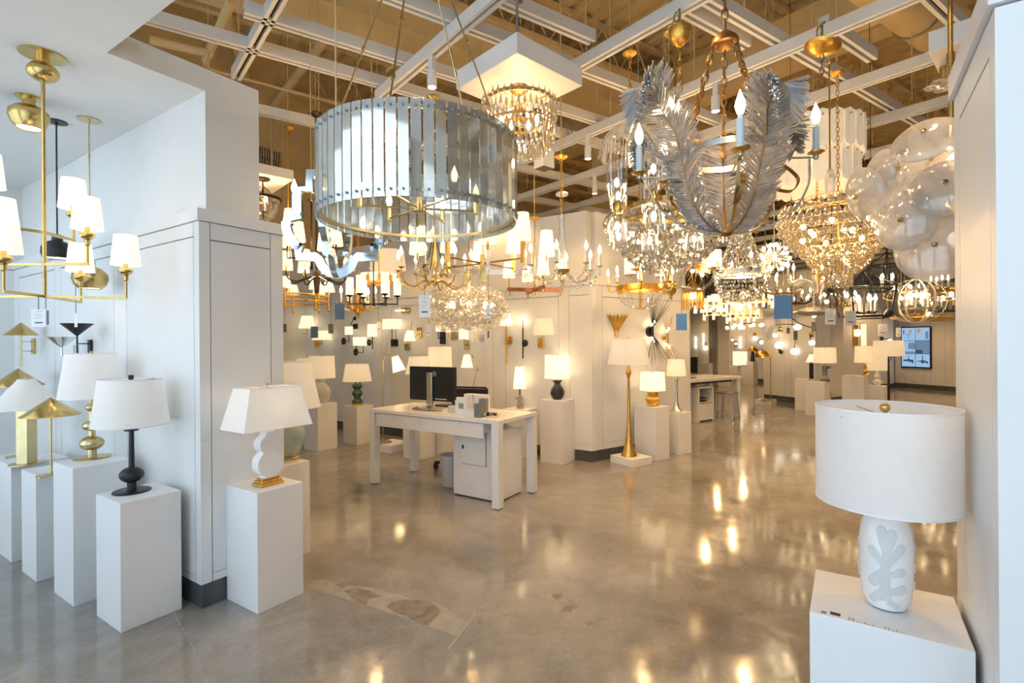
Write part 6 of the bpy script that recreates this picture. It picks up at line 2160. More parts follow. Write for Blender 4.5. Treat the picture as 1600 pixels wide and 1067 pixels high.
# grey crystal basket behind the feathers
D_ = 4.4
t, c_, k = chand('broad grey crystal basket chandelier behind the feather chandelier', 1042, 342, D_, 'crystal_chandelier')
rings = []
for j in range(9):
    u = j / 8
    r_ = (96 - 58 * u ** 1.5) * k
    rings.append((r_, -u * 72 * k, int(2 * PI * r_ / 0.034)))
    rings.append((r_ * 0.72, -u * 74 * k - 0.01, int(2 * PI * r_ * 0.72 / 0.045)))
crystal_bowl(t, rings, 0.017, 0.055, 'crystal', k, 0.01)
part('ring', MB().shell([(94 * k, 0.0), (96 * k, 0.0), (96 * k, 0.02), (94 * k, 0.02), (94 * k, 0)], 40), 'silver_leaf', t)
part('spoke', MB().cyl((-94 * k, 0, 0.01), (94 * k, 0, 0.01), 0.006, 6), 'silver_leaf', t)
for i in range(10):
    a = i * PI / 5
    part('bulb', MB().ball((60 * k * math.cos(a), 60 * k * math.sin(a), -26 * k), 0.02, 8, 6), 'bulb', t)
drop_to(t, c_, 0, 'silver_leaf', 'chain')
glow(t, 8, -0.15)

# gilt band with candle arms and crystal swags
t, c_, k = chand('gilt band chandelier with candle arms and crystal bead swags', 1000, 450, 5.3)
part('band', MB().shell([(34 * k, -4 * k), (36 * k, -4 * k), (36 * k, 4 * k), (34 * k, 4 * k), (34 * k, -4 * k)], 40), 'gilt', t)
arms(t, 8, [(35 * k, -2 * k), (41 * k, -5 * k), (47 * k, -3 * k), (49 * k, 5 * k)], 0.008, 'gilt', 'candle', k, 0.2, pan='gold_leaf')
part('stem', MB().cyl((0, 0, -32 * k), (0, 0, 40 * k), 0.010, 8), 'gilt', t)
for i in range(4):
    part('spoke', MB().cyl((0, 0, 0), (34 * k, 0, 0), 0.006, 6), 'gilt', t, rz=i * PI / 2)
mb = MB()
for i in range(12):
    a = i * PI / 6
    for j in range(12):
        u = j / 11
        r_ = 34 * k * math.cos(u * PI / 2)
        octa(mb, (r_ * math.cos(a), r_ * math.sin(a), -4 * k - 27 * k * math.sin(u * PI / 2)), 0.008, 0.022)
stuff(part('crystal_swags', mb, 'crystal', t))
drop_to(t, c_, 40 * k, 'gilt', 'chain')
glow(t, 5)

# glass arm chandelier with brass bowl and ivory shades
t, c_, k = chand('clear glass-arm chandelier with a brass bowl centre and ivory shades', 1048, 448, 5.7, s=1.22)
arms(t, 6, [(0.03, 0.02), (0.14, -0.01), (0.27, -0.035), (0.36, 0.03), (0.38, 0.13)], 0.013, 'ribbed_glass', 'tube', k, 0.12, sh=(10, 10, 26), pan='brass')
part('brass_bowl', MB().lathe([(0, -0.12), (0.012, -0.11), (0.016, -0.08), (0.05, -0.05), (0.062, 0.0), (0.064, 0.03), (0.03, 0.05), (0.02, 0.16), (0.03, 0.2), (0.01, 0.24)], 20), 'brass', t)
drop_to(t, c_, 0.24, 'brass')
glow(t, 5, 0.2)

# gilt burst with bulbs and gilt tassel beneath
def burst(label, px, py, D_, L, n_, mat, nb, seed, name='burst_chandelier', up=True):
    t, c_, k = chand(label, px, py, D_, name)
    random.seed(seed)
    part('core', MB().ball((0, 0, 0), 0.045, 12, 8), mat, t)
    mb = MB()
    for i in range(n_):
        z = 1 - 2 * (i + 0.5) / n_
        a = i * 2.39996
        d = Vector((math.sqrt(1 - z * z) * math.cos(a), math.sqrt(1 - z * z) * math.sin(a), z))
        part('spike', MB().cyl(d * 0.03, d * L * k * random.uniform(0.8, 1.05), 0.0035, 5, 0.002), mat, t)
    for i in range(nb):
        z = 1 - 2 * (i + 0.5) / nb
        a = i * 2.39996 + 0.6
        d = Vector((math.sqrt(1 - z * z) * math.cos(a), math.sqrt(1 - z * z) * math.sin(a), z))
        part('bulb', MB().ball(d * L * k * 0.62, 0.022, 8, 6), 'bulb', t)
    drop_to(t, c_, 0.03, mat)
    return t


t = burst('gilt sunburst chandelier with bulbs right of the brass bowl', 1088, 413, 5.4, 30, 70, 'gilt', 8, 1)
glow(t, 5, 0)
t = burst('pale spiky starburst chandelier with many small bulbs', 1210, 402, 6.0, 34, 80, 'silver_leaf', 22, 2)
glow(t, 6, 0)
t = burst('dark spiky burst pendant left of the black lantern', 1300, 452, 5.6, 36, 70, 'bronze', 6, 3)
t, c_, k = chand('gilt tassel pendant of hanging rods', 1082, 458, 6.0, 'tassel_pendant', 'pendant')
part('crown', MB().lathe([(0.10, 0.0), (0.12, 0.03), (0.06, 0.09), (0.02, 0.14), (0, 0.15)], 20), 'gilt', t)
for i in range(26):
    a = i * 2 * PI / 26
    part('rod', MB().cyl((0.11 * math.cos(a), 0.11 * math.sin(a), 0.01), (0.12 * math.cos(a), 0.12 * math.sin(a), -26 * k), 0.005, 5), 'gilt', t)
part('bulb', MB().ball((0, 0, -0.03), 0.04, 10, 6), 'bulb', t)
drop_to(t, c_, 0.15, 'gilt')

# tall crystal tent and bowl with metal band
D_ = 5.4
t, c_, k = chand('tall crystal tent chandelier with a bronze band and crystal bowl', 1158, 428, D_, 'crystal_chandelier')
random.seed(19)
part('band', MB().shell([(39 * k, -3 * k), (41 * k, -3 * k), (41 * k, 5 * k), (39 * k, 5 * k), (39 * k, -3 * k)], 44), 'silver_leaf', t)
arms(t, 6, [(40 * k, 0), (46 * k, 0), (48 * k, 3 * k)], 0.006, 'bronze', 'candle', k, 0.3, pan='bronze')
rings = []
for j in range(14):
    u = j / 13
    r_ = (38 - 26 * u ** 0.8) * k
    rings.append((r_, 5 * k + u * 62 * k, max(10, int(2 * PI * r_ / 0.035))))
for j in range(8):
    u = j / 7
    r_ = (39 * math.cos(u * 1.35)) * k
    rings.append((r_, -4 * k - 34 * k * math.sin(u * PI / 2), max(8, int(2 * PI * r_ / 0.032))))
crystal_bowl(t, rings, 0.014, 0.045, 'crystal', k, 0.006)
part('crown', MB().lathe([(12 * k, 66 * k), (13 * k, 68 * k), (13 * k, 71 * k), (0.01, 73 * k)], 24), 'silver_leaf', t)
for i in range(8):
    a = i * PI / 4
    part('bulb', MB().ball((24 * k * math.cos(a), 24 * k * math.sin(a), 6 * k), 0.02, 8, 6), 'bulb', t)
drop_to(t, c_, 72 * k, 'bronze', 'chain')
glow(t, 6, 0)

# gold tiers of round glass drops
D_ = 4.05
t, c_, k = chand('tiered gold chandelier hung with round clear glass drops', 1310, 372, D_, 'tiered_drop_chandelier')
GD = MB().lathe([(0, 0.024), (0.005, 0.012), (0.018, -0.006), (0.026, -0.024), (0.021, -0.041), (0.010, -0.050), (0, -0.052)], 10).mesh('glass_drop', 'crystal_gold')
GC = MB().lathe([(0.006, 0.02), (0.005, 0.028), (0, 0.03)], 6).mesh('cap', 'gilt')
for j, (rp, z, n_) in enumerate(((80, 48, 40), (83, 33, 42), (80, 19, 40), (73, 5, 36), (62, -7, 30), (49, -18, 24), (33, -27, 16))):
    r_ = rp * k
    part('ring', MB().shell([(r_ * 0.985, z * k + 0.027), (r_ * 1.0, z * k + 0.027), (r_ * 1.0, z * k + 0.032), (r_ * 0.985, z * k + 0.032), (r_ * 0.985, z * k + 0.027)], 40), 'gilt', t)
    for i in range(n_):
        a = 2 * PI * (i + 0.5 * (j % 2)) / n_
        inst('glass_drop', GD, t, (r_ * math.cos(a), r_ * math.sin(a), z * k), a)
for i in range(3):
    part('spoke', MB().cyl((-80 * k, 0, 48 * k + 0.03), (80 * k, 0, 48 * k + 0.03), 0.006, 6), 'gilt', t, rz=i * PI / 3)
rings = []
for j in range(8):
    u = j / 7
    r_ = (44 - 26 * u ** 1.4) * k
    rings.append((r_, (-30 - 26 * u) * k, max(10, int(2 * PI * r_ / 0.022))))
for j in range(5):
    rings.append((18 * k, (-56 - 4 * j) * k, 26))
crystal_bowl(t, rings, 0.010, 0.026, 'crystal_gold', k, 0.002)
for i in range(12):
    a = i * PI / 6
    part('bulb', MB().ball((50 * k * math.cos(a), 50 * k * math.sin(a), (20 if i % 2 else 2) * k), 0.022, 8, 6), 'bulb', t)
part('stem', MB().cyl((0, 0, -55 * k), (0, 0, 60 * k), 0.012, 8), 'gilt', t)
drop_to(t, c_, 60 * k, 'gilt', 'chain')
glow(t, 7, 0.0)

# alabaster panel chandelier
D_ = 5.1
t, c_, k = chand('tiered alabaster panel chandelier with scalloped lower edges', 1272, 250, D_, 'alabaster_chandelier', s=1.18)
PMX = MB().xprism([(-0.044, 0.0), (-0.05, -0.20), (-0.04, -0.255), (0.0, -0.275), (0.04, -0.255), (0.05, -0.20), (0.044, 0.0), (0.0, 0.02)], -0.008, 0.008).mesh('alabaster_panel', 'alabaster')
KN2 = MB().lathe([(0, 0), (0.008, 0), (0.006, 0.012), (0, 0.014)], 8, (0, 0, 0), (0, 1, 0)).mesh('knob', 'brass')
for j, (rp, z, n_) in enumerate(((66, 50, 22), (60, 2, 20))):
    r_ = rp * k
    part('ring', MB().shell([(r_ - 0.016, z * k - 0.03), (r_ - 0.011, z * k - 0.03), (r_ - 0.011, z * k - 0.015), (r_ - 0.016, z * k - 0.015), (r_ - 0.016, z * k - 0.03)], 40), 'gilt', t)
    for i in range(n_):
        a = 2 * PI * i / n_
        o = inst('alabaster_panel', PMX, t, (r_ * math.cos(a), r_ * math.sin(a), z * k), a - PI / 2)
        inst('knob', KN2, o, (0, 0.008, -0.03))
    for i in range(2):
        part('spoke', MB().cyl((-r_, 0, z * k - 0.022), (r_, 0, z * k - 0.022), 0.005, 6), 'gilt', t, rz=i * PI / 2)
part('bulb', MB().ball((0, 0, 0), 0.05, 12, 8), 'bulb_soft', t)
part('stem', MB().cyl((0, 0, 0), (0, 0, 52 * k), 0.01, 8), 'gilt', t)
drop_to(t, c_, 52 * k, 'gilt')
glow(t, 5, 0.05)
t, c_, k = chand('single rock crystal drop on a short brass bar below the alabaster panels', 1297, 282, 3.9, 'crystal_drop_light', 'pendant')
part('drop', MB().lathe([(0, -0.19), (0.014, -0.17), (0.034, -0.06), (0.036, 0.02), (0.02, 0.08), (0.008, 0.09)], 14), 'cloud_glass', t)
part('bar', MB().cyl((-0.05, 0, 0.02), (0.16, 0, 0.02), 0.005, 6), 'brass', t, rz=YAW - PI / 2 + 0.2)
drop_to(t, c_, 0.08, 'brass', canopy=0.03)

# cream painted candle chandelier
t, c_, k = chand('cream painted scroll chandelier with candles under the gold tiers', 1278, 448, 5.2)
arms(t, 6, [(0.02, -0.06), (0.07, 0.04), (0.16, 0.075), (0.25, 0.04), (0.28, 0.10)], 0.014, 'candle_ivory', 'candle', k, 0.25, pan='gold_leaf')
part('stem', MB().lathe([(0, -0.11), (0.02, -0.09), (0.03, -0.05), (0.015, 0.02), (0.03, 0.12), (0.012, 0.2), (0.012, 0.3)], 14), 'gilt', t)
drop_to(t, c_, 0.3, 'gilt', 'chain')
glow(t, 4, 0.2)


# black lantern cages
def cage(label, px, py, D_, wt, wb, h, nc, mat='black_metal', rz=0.4):
    t, c_, k = chand(label, px, py, D_, 'lantern_cage', 'lantern', rz)
    a, b_, hh = wt * k / 2, wb * k / 2, h * k
    for sx in (-1, 1):
        for sy in (-1, 1):
            part('upright', MB().cyl((sx * b_, sy * b_, 0), (sx * a, sy * a, hh), 0.008, 6), mat, t)
    for r_, z in ((b_, 0.0), (a, hh)):
        part('frame', MB().tube([(-r_, -r_, z), (r_, -r_, z), (r_, r_, z), (-r_, r_, z)], 0.008, 4, True), mat, t)
    for sx in (-1, 1):
        for sy in (-1, 1):
            part('roof_rod', MB().cyl((sx * a, sy * a, hh), (0, 0, hh + 0.16), 0.006, 6), mat, t)
    part('post', MB().cyl((0, 0, 0), (0, 0, hh + 0.17), 0.007, 6), mat, t)
    for i in range(nc):
        an = i * 2 * PI / nc
        o = part('arm', MB().cyl((0, 0, 0.03), (b_ * 0.6, 0, 0.03), 0.006, 6), mat, t, rz=an)
        inst('drip_pan', DISH['black_metal'], o, (b_ * 0.6, 0, 0.04))
        inst('candle_sleeve', SLEEVE, o, (b_ * 0.6, 0, 0.04))
        inst('bulb', BULB, o, (b_ * 0.6, 0, 0.14))
    drop_to(t, c_, hh + 0.16, mat, 'chain')
    return t


t = cage('black tapered lantern with six candles behind the white price tags', 1350, 494, 5.0, 62, 50, 46, 6)
glow(t, 4, 0.2)
t = cage('smaller black open lantern with candles above the tapered one', 1386, 455, 6.2, 34, 30, 40, 4, rz=0.9)
t = cage('bronze open lantern at the right edge with candles', 1468, 455, 6.8, 40, 36, 30, 4, 'iron_gilt', 0.2)
# glass globe in a white ribbon cage
t, c_, k = chand('clear glass cylinder light inside curved pale ribbons', 1432, 470, 5.4, 'ribbon_lantern', 'lantern')
part('glass_cylinder', MB().shell([(22 * k, -12 * k), (24 * k, 24 * k)], 28), 'clear_glass', t)
for i in range(6):
    part('ribbon', MB().strap([((38 * math.cos(a) ) * k, 0, 34 * math.sin(a) * k) for a in [-1.5 + 0.3 * j for j in range(11)]], 0.016, 0.004), 'candle_ivory', t, rz=i * PI / 3)
for i in range(5):
    a = i * 2 * PI / 5
    inst('candle_sleeve', SLEEVE, t, (10 * k * math.cos(a), 10 * k * math.sin(a), -6 * k)).scale = (1, 1, 0.7)
    inst('bulb', BULB, t, (10 * k * math.cos(a), 10 * k * math.sin(a), -6 * k + 0.07))
part('tray', MB().lathe([(0, -13 * k), (22 * k, -13 * k), (22 * k, -11.5 * k), (0, -11.5 * k)], 24), 'brass', t)
part('stem', MB().cyl((0, 0, -12 * k), (0, 0, 36 * k), 0.007, 6), 'brass', t)
drop_to(t, c_, 36 * k, 'brass')
glow(t, 4, 0.1)
# shallow gilt dish, grey dish
for lab, px, py, D_, r_, mat in (('wide shallow gilt dish pendant at the right edge', 1452, 499, 6.6, 50, 'gilt'), ('flat grey dish pendant left of the white price tag', 1272, 490, 6.9, 29, 'silver_leaf')):
    t, c_, k = chand(lab, px, py, D_, 'dish_pendant', 'pendant')
    part('dish', MB().shell([(0, -4 * k), (r_ * 0.55 * k, -3 * k), (r_ * k, 2 * k), (r_ * k, 4 * k), (r_ * 0.5 * k, 9 * k if mat != 'gilt' else -1 * k), (0, 11 * k if mat != 'gilt' else -2 * k)], 44), mat, t)
    part('bulb', MB().ball((0, 0, 8 * k if mat == 'gilt' else -3 * k), 0.03, 10, 6), 'bulb_soft', t)
    part('stem', MB().cyl((0, 0, 0), (0, 0, 40 * k), 0.006, 6), mat, t)
    drop_to(t, c_, 40 * k, mat)
# brass hoop chandelier far right
t, c_, k = chand('slim brass hoop chandelier with small bulbs at the right edge', 1462, 468, 7.5)
for z in (0, 14 * k):
    part('hoop', MB().tube([(44 * k * math.cos(a), 44 * k * math.sin(a), z) for a in [i * PI / 20 for i in range(40)]], 0.012, 6, True), 'gilt', t)
for i in range(10):
    a = i * PI / 5
    part('bulb', MB().ball((44 * k * math.cos(a), 44 * k * math.sin(a), 5 * k), 0.03, 8, 6), 'bulb', t)
part('spoke', MB().cyl((-44 * k, 0, 14 * k), (44 * k, 0, 14 * k), 0.008, 6), 'gilt', t)
drop_to(t, c_, 14 * k, 'gilt')
# black swing spotlight and wire mobile
t, c_, k = chand('black horizontal spotlight bar with a small reflector', 1362, 493, 4.8, 'spot_bar', 'spotlight', YAW - PI / 2)
part('bar', MB().cyl((-26 * k, 0, 0), (24 * k, 0, 0.0), 0.009, 8).cyl((-26 * k, 0, -0.03), (20 * k, 0, -0.025), 0.006, 8), 'black_metal', t)
part('reflector', MB().shell([(0.012, -0.03), (0.03, 0.01), (0.04, 0.05)], 18, (22 * k, 0, 0), (0.75, 0, 0.55)), 'black_metal', t)
part('bulb', MB().ball((22 * k + 0.03, 0, 0.03), 0.018, 8, 6), 'bulb_soft', t)
part('hanging_rod', MB().cyl((0, 0, 0), (0, 0, DECK_Z + 0.09 - c_.z), 0.003, 6), 'black_metal', t)
t, c_, k = chand('black wire mobile lamp with one white globe', 1238, 503, 6.4, 'mobile_lamp', 'pendant', YAW - PI / 2)
part('wire', MB().tube([(-26 * k, 0, -4 * k), (-10 * k, 0, -3 * k), (4 * k, 0, -4.5 * k)], 0.006, 6).tube([(0, 0, 0.04), (12 * k, 0, -3 * k), (32 * k, 0, -10 * k)], 0.006, 6).cyl((0, 0, -5 * k), (0, 0, 0.04), 0.005, 6), 'black_metal', t)
part('globe', MB().ball((8 * k, 0, -8 * k), 6 * k, 16, 10, 0.75), 'globe_glass', t)
part('hanging_rod', MB().cyl((0, 0, 0.03), (0, 0, DECK_Z + 0.09 - c_.z), 0.003, 6), 'black_metal', t)

# track heads and a white cube spotlight on the rails
t, c_, k = chand('white cube downlight with a black opening under the rails', 850, 250, 3.9, 'cube_spotlight', 'spotlight', ANG_A + 0.1)
part('cube', MB().box(-0.055, 0.055, -0.055, 0.055, -0.065, 0.08), 'rail_white', t, bevel=0.002)
part('opening', MB().box(-0.05, 0.05, -0.05, 0.05, -0.067, -0.064), 'ink', t)
part('stem', MB().cyl((0, 0, 0.08), (0, 0, 3.52 - c_.z), 0.012, 8), 'rail_white', t)
# ================================================================ BACK OF THE SHOWROOM
random.seed(41)
# ---- second desk, along the slanted direction
p = atz(1157, 651)
t = thing('desk', 'far white desk in front of the lit back area', 'desk', p, math.atan2(-DA.y, -DA.x))
# local x runs to the left along the desk, local y towards the viewer (negative = back)
LX, WY, HZ = 1.75, 0.70, 0.745
part('desk_top', MB().box(-0.02, LX, -WY, 0.02, HZ - 0.05, HZ), 'desk_white', t, bevel=0.002)
for x_, y_ in ((0, -0.09), (0, -WY + 0.02), (LX - 0.11, -0.09), (LX - 0.11, -WY + 0.02)):
    part('leg', MB().box(x_, x_ + 0.09, y_, y_ + 0.09, 0, HZ - 0.05), 'desk_white', t)
part('apron', MB().box(0.1, LX - 0.12, -0.12, -0.10, HZ - 0.10, HZ - 0.05), 'base_dark', t)
q = atz(1092, 660.5)
t = thing('filing_cabinet', 'white cabinet with an open shelf under the far desk', 'cabinet', q, math.atan2(DA.y, DA.x))
CW, CD, CH = 0.42, 0.42, 0.60
part('side_panel', MB().box(0, 0.02, 0, CD, 0, CH), 'desk_white', t)
part('side_panel', MB().box(CW - 0.02, CW, 0, CD, 0, CH), 'desk_white', t)
part('top_panel', MB().box(0, CW, 0, CD, CH - 0.02, CH), 'desk_white', t)
part('back_panel', MB().box(0, CW, CD - 0.02, CD, 0, CH), 'desk_white', t)
o = part('drawer', MB().box(0.022, CW - 0.022, 0.004, CD - 0.03, 0.03, CH * 0.52), 'desk_white', t)
part('shelf', MB().box(0.02, CW - 0.02, 0.01, CD - 0.02, CH * 0.54, CH * 0.56), 'desk_white', t)
part('plinth', MB().box(0.01, CW - 0.01, 0.02, CD - 0.02, 0, 0.03), 'base_dark', t)
tag(part('paper_tray', MB().box(0, 0.24, 0, 0.25, 0, 0.012).box(0, 0.24, 0, 0.25, 0.06, 0.072).box(0, 0.012, 0, 0.25, 0, 0.072), 'plastic_black', None, q + DA * 0.08 + NA * 0.06 + UP * (CH * 0.56), math.atan2(DA.y, DA.x)), 'black paper tray on the open shelf of the far cabinet', 'paper tray')
q = atz(1068, 662)
tag(part('cabinet', MB().box(0, 0.5, 0, 0.42, 0.0, 0.60), 'desk_white', None, q - DA * 0.30, math.atan2(DA.y, DA.x), bevel=0.003), 'closed white cabinet side left of the open shelf under the far desk', 'cabinet')
q = atz(1136, 655)
t = thing('stool', 'square metal counter stool beside the far desk', 'stool', q, math.atan2(DA.y, DA.x) + 0.2)
part('seat', MB().box(-0.17, 0.17, -0.15, 0.15, 0.46, 0.485), 'steel', t, bevel=0.004)
for sx in (-1, 1):
    for sy in (-1, 1):
        part('leg', MB().cyl((sx * 0.17, sy * 0.15, 0), (sx * 0.14, sy * 0.12, 0.46), 0.014, 8), 'steel', t)
for sy in (-1, 1):
    part('footrest', MB().cyl((-0.165, sy * 0.14, 0.13), (0.165, sy * 0.14, 0.13), 0.01, 8), 'steel', t)
mq = at(1076, 590, 9.1)
t = thing('computer_monitor', 'black computer monitor on the far desk', 'monitor', Vector((mq.x, mq.y, 0.745)), YAW - 0.9)
part('stand_base', MB().box(-0.1, 0.08, -0.1, 0.1, 0, 0.01), 'plastic_black', t)
part('stand_post', MB().box(-0.04, -0.015, -0.03, 0.03, 0.01, 0.3), 'nickel', t)
part('screen_back', MB().box(-0.014, 0.02, -0.17, 0.17, 0.09, 0.37), 'plastic_black', t, bevel=0.004)

# ---- far pedestals
def fped(label, px0, px1, yb, yt):
    pm = (px0 + px1) / 2
    c_ = atz(pm, yb)
    D_ = dep(c_)
    h = 1.41 - (yt - 531.5) * D_ / F_PX
    s = (px1 - px0) * D_ / F_PX / 1.36
    pedestal(label, None, s, s, h, rz=YAW - PI / 4, world=(c_.x, c_.y, 0), group=GP)
    return c_, D_ + s * 0.6, h


cA, dA, hA = fped('far white pedestal under the black column lamp', 1250, 1276, 642.5, 594)
cB, dB, hB = fped('far white pedestal under the grey sculptural lamp', 1270, 1308, 651, 599)
cC, dC, hC = fped('far white pedestal under the gilt spindle lamp', 1330, 1370, 644, 590)
cD, dD, hD = fped('far low white pedestal under the white pagoda lamp', 1366, 1398, 640, 606)
cE, dE, hE = fped('far white pedestal in front of the glowing columns', 1141, 1163, 603, 573)
cF, dF, hF = fped('far white pedestal under the gold dome lamp', 1164, 1190, 602, 566)
cG, dG, hG = fped('far white pedestal left of the dark pillar', 1094, 1122, 604, 568)
cH, dH, hH = fped('far low plinth under the mushroom floor lamp', 1188, 1222, 633, 627)


def yof(h, D_):
    return 531.5 + (1.41 - h) * F_PX / D_


yb = yof(hA, dA)
tlamp('far black column lamp with a white cone shade', 1268, hA, dA, yb, [('column', 'black_metal', [(3, yb), (3, yb - 24), (1.2, yb - 25), (1.2, yb - 28)])], (7.5, 2.5, yb - 26, yb - 38), 'shade_hot')
yb = yof(hB, dB)
t = tlamp('far grey sculptural lamp with a lit drum shade', 1289, hB, dB, yb, [('foot', 'brass', [(7, yb), (7, yb - 1.5), (6, yb - 2)]), ('bowl', 'ceramic_grey', [(6, yb - 2), (8, yb - 4), (6, yb - 8), (3.5, yb - 9.5)]), ('neck', 'ceramic_grey', [(3.6, yb - 9.5), (3.6, yb - 25), (1.2, yb - 25.5)])], (16, 15, yb - 29, yb - 53), 'shade_lit', glow=1)
k = dB / F_PX
part('side_loop', MB().box(2 * k, 8 * k, -0.02, 0.02, 20 * k, 24 * k), 'ceramic_grey', t, rz=YAW - PI / 2)
yb = yof(hC, dC)
tlamp('far gilt spindle lamp with an ivory drum shade', 1352, hC, dC, yb, [('stem', 'gilt', [(5, yb), (5, yb - 1.5), (2, yb - 4), (4.5, yb - 7), (1.5, yb - 10), (2.5, yb - 13), (1, yb - 18), (1, yb - 22)])], (14.5, 13.5, yb - 20, yb - 46), 'shade_lit', glow=1)
yb = yof(hD, dD)
tlamp('far white pagoda lamp half hidden behind the tall black floor lamp', 1371, hD, dD, yb, [('stem', 'ceramic_white', [(3, yb), (7, yb - 6), (7, yb - 7), (3, yb - 10), (5.5, yb - 14), (2, yb - 20), (1, yb - 26)])], (16, 13, yb - 24, yb - 46), 'shade_lit')
# glowing columns and gold dome lamp at the back
for lab, px, w, y0_, y1_, D_, h_ in (('far glowing ribbed glass column lamp', 1152, 6, 571, 548, dE, hE), ('far shorter glowing ribbed column lamp to its right', 1163.5, 3.6, 575, 553, dE + 0.2, hE)):
    c_ = ctr(px, 573, h_, D_)
    t = lamp(lab, c_)
    k = D_ / F_PX
    part('base_plate', MB().lathe([(0, 0), (w * k * 1.05, 0), (w * k * 1.05, 0.02), (0, 0.02)], 20), 'brass', t)
    part('glass_column', fluted([(w * k, 0.02), (w * k, (y0_ - y1_) * k)], 12, 0.06), 'shade_hot', t)
yb = yof(hF, dF)
k = dF / F_PX
c_ = ctr(1176, yb, hF, dF)
t = lamp('far gold pyramid-shade lamp on a dark cone', c_)
part('body', MB().lathe([(3.6 * k, 0), (2.0 * k, 16 * k), (0, 16 * k)], 16), 'bronze', t)
part('shade', MB().shell([(8.5 * k, 16 * k), (7.5 * k, 18 * k), (3 * k, 23 * k), (2.5 * k, 23.5 * k), (0, 23.5 * k)], 24), 'gilt', t)
part('bulb', MB().ball((0, 0, 17.5 * k), 0.02, 8, 6), 'bulb_soft', t)
# mushroom floor lamp
k = dH / F_PX
c_ = Vector((cH.x + 0.1, cH.y + 0.1, hH))
t = lamp('gold dome mushroom floor lamp on a slim pole at the globe wall', c_, name='floor_lamp', rz=YAW - PI / 2)
zt = at(1210, 556, dH).z - hH
part('base_plate', MB().lathe([(0, 0), (0.12, 0), (0.12, 0.015), (0, 0.02)], 24), 'brass', t)
part('pole', MB().cyl((0.09, 0, 0.02), (0.09, 0, zt + 0.02), 0.010, 8).cyl((-0.06, 0, zt), (0.13, 0, zt), 0.007, 8), 'brass', t)
part('dome_shade', MB().shell([(11 * k, zt - 0.02)] + [(11 * k * math.cos(a), zt + 9.5 * k * math.sin(a)) for a in [0.2 * i for i in range(1, 8)]] + [(0, zt + 9.5 * k)], 28, (-0.08, 0, 0)), 'gilt', t)
part('bulb', MB().ball((-0.08, 0, zt), 0.03, 8, 6), 'bulb', t)
# tall black floor lamp in front of the screen wall
D_ = 8.6
b0 = at(1389, 660, D_)
k = D_ / F_PX
t = lamp('tall black tree-stem floor lamp with a wide ivory shade left of the wall screen', Vector((b0.x, b0.y, 0)), name='floor_lamp')
Z = lambda y: at(1389, y, D_).z
part('base_plate', MB().lathe([(0, 0), (0.14, 0), (0.14, 0.02), (0, 0.025)], 24), 'black_metal', t)
part('pole', MB().lathe([(0.022, 0.02), (0.018, Z(600)), (0.012, Z(560)), (0.010, Z(550))], 10).tube([(0, 0, Z(566)), (0.03, -0.03, Z(562)), (0.04, -0.04, Z(557))], 0.006, 6), 'black_metal', t)
part('lamp_shade', MB().shell([(21 * k, Z(556)), (19.5 * k, Z(532))], 30), 'shade_lit', t)
part('bulb', MB().ball((0, 0, Z(545)), 0.03, 8, 6), 'bulb_soft', t)

# ---- globe sconces on the globe wall
g0, g1 = atz(1194, 624), atz(1274, 633.5)
gn = wall_frame(g0, g1)[2]


def globe_sconce(label, plate, globe, r_, mat='brass'):
    loc = onplane(plate[0], plate[1], g0 + gn * 0.014, gn)
    D_ = dep(loc)
    k = D_ / F_PX
    t = thing('globe_sconce', label, 'wall sconce', loc, math.atan2(gn.y, gn.x))
    q = Matrix.Rotation(-math.atan2(gn.y, gn.x), 4, 'Z') @ (onplane(globe[0], globe[1], g0 + gn * 0.12, gn) - loc)
    part('back_plate', MB().lathe([(0, 0), (4 * k, 0), (4 * k, 0.012), (0.01, 0.03), (0, 0.03)], 18, (0, 0, 0), (1, 0, 0)), mat, t)
    part('arm', MB().tube([(0.02, 0, 0), (0.10, q.y * 0.4, q.z * 0.3), (0.12, q.y, q.z)], 0.008, 6), 'bronze', t)
    part('globe', MB().ball(q, r_ * k, 16, 10, 0.85), 'globe_glass', t)


globe_sconce('white globe sconce on a round brass plate at the left of the globe wall', (1220.5, 549), (1217, 539.5), 6.2)
globe_sconce('white globe sconce hanging from a bent black arm', (1248, 523.5), (1241.5, 549), 6.0)
globe_sconce('upper small globe sconce with bronze plate on the globe wall', (1219.5, 515), (1211, 524), 3.8)
globe_sconce('small globe sconce near the right edge of the globe wall', (1268, 523), (1268.5, 535.5), 4.6)
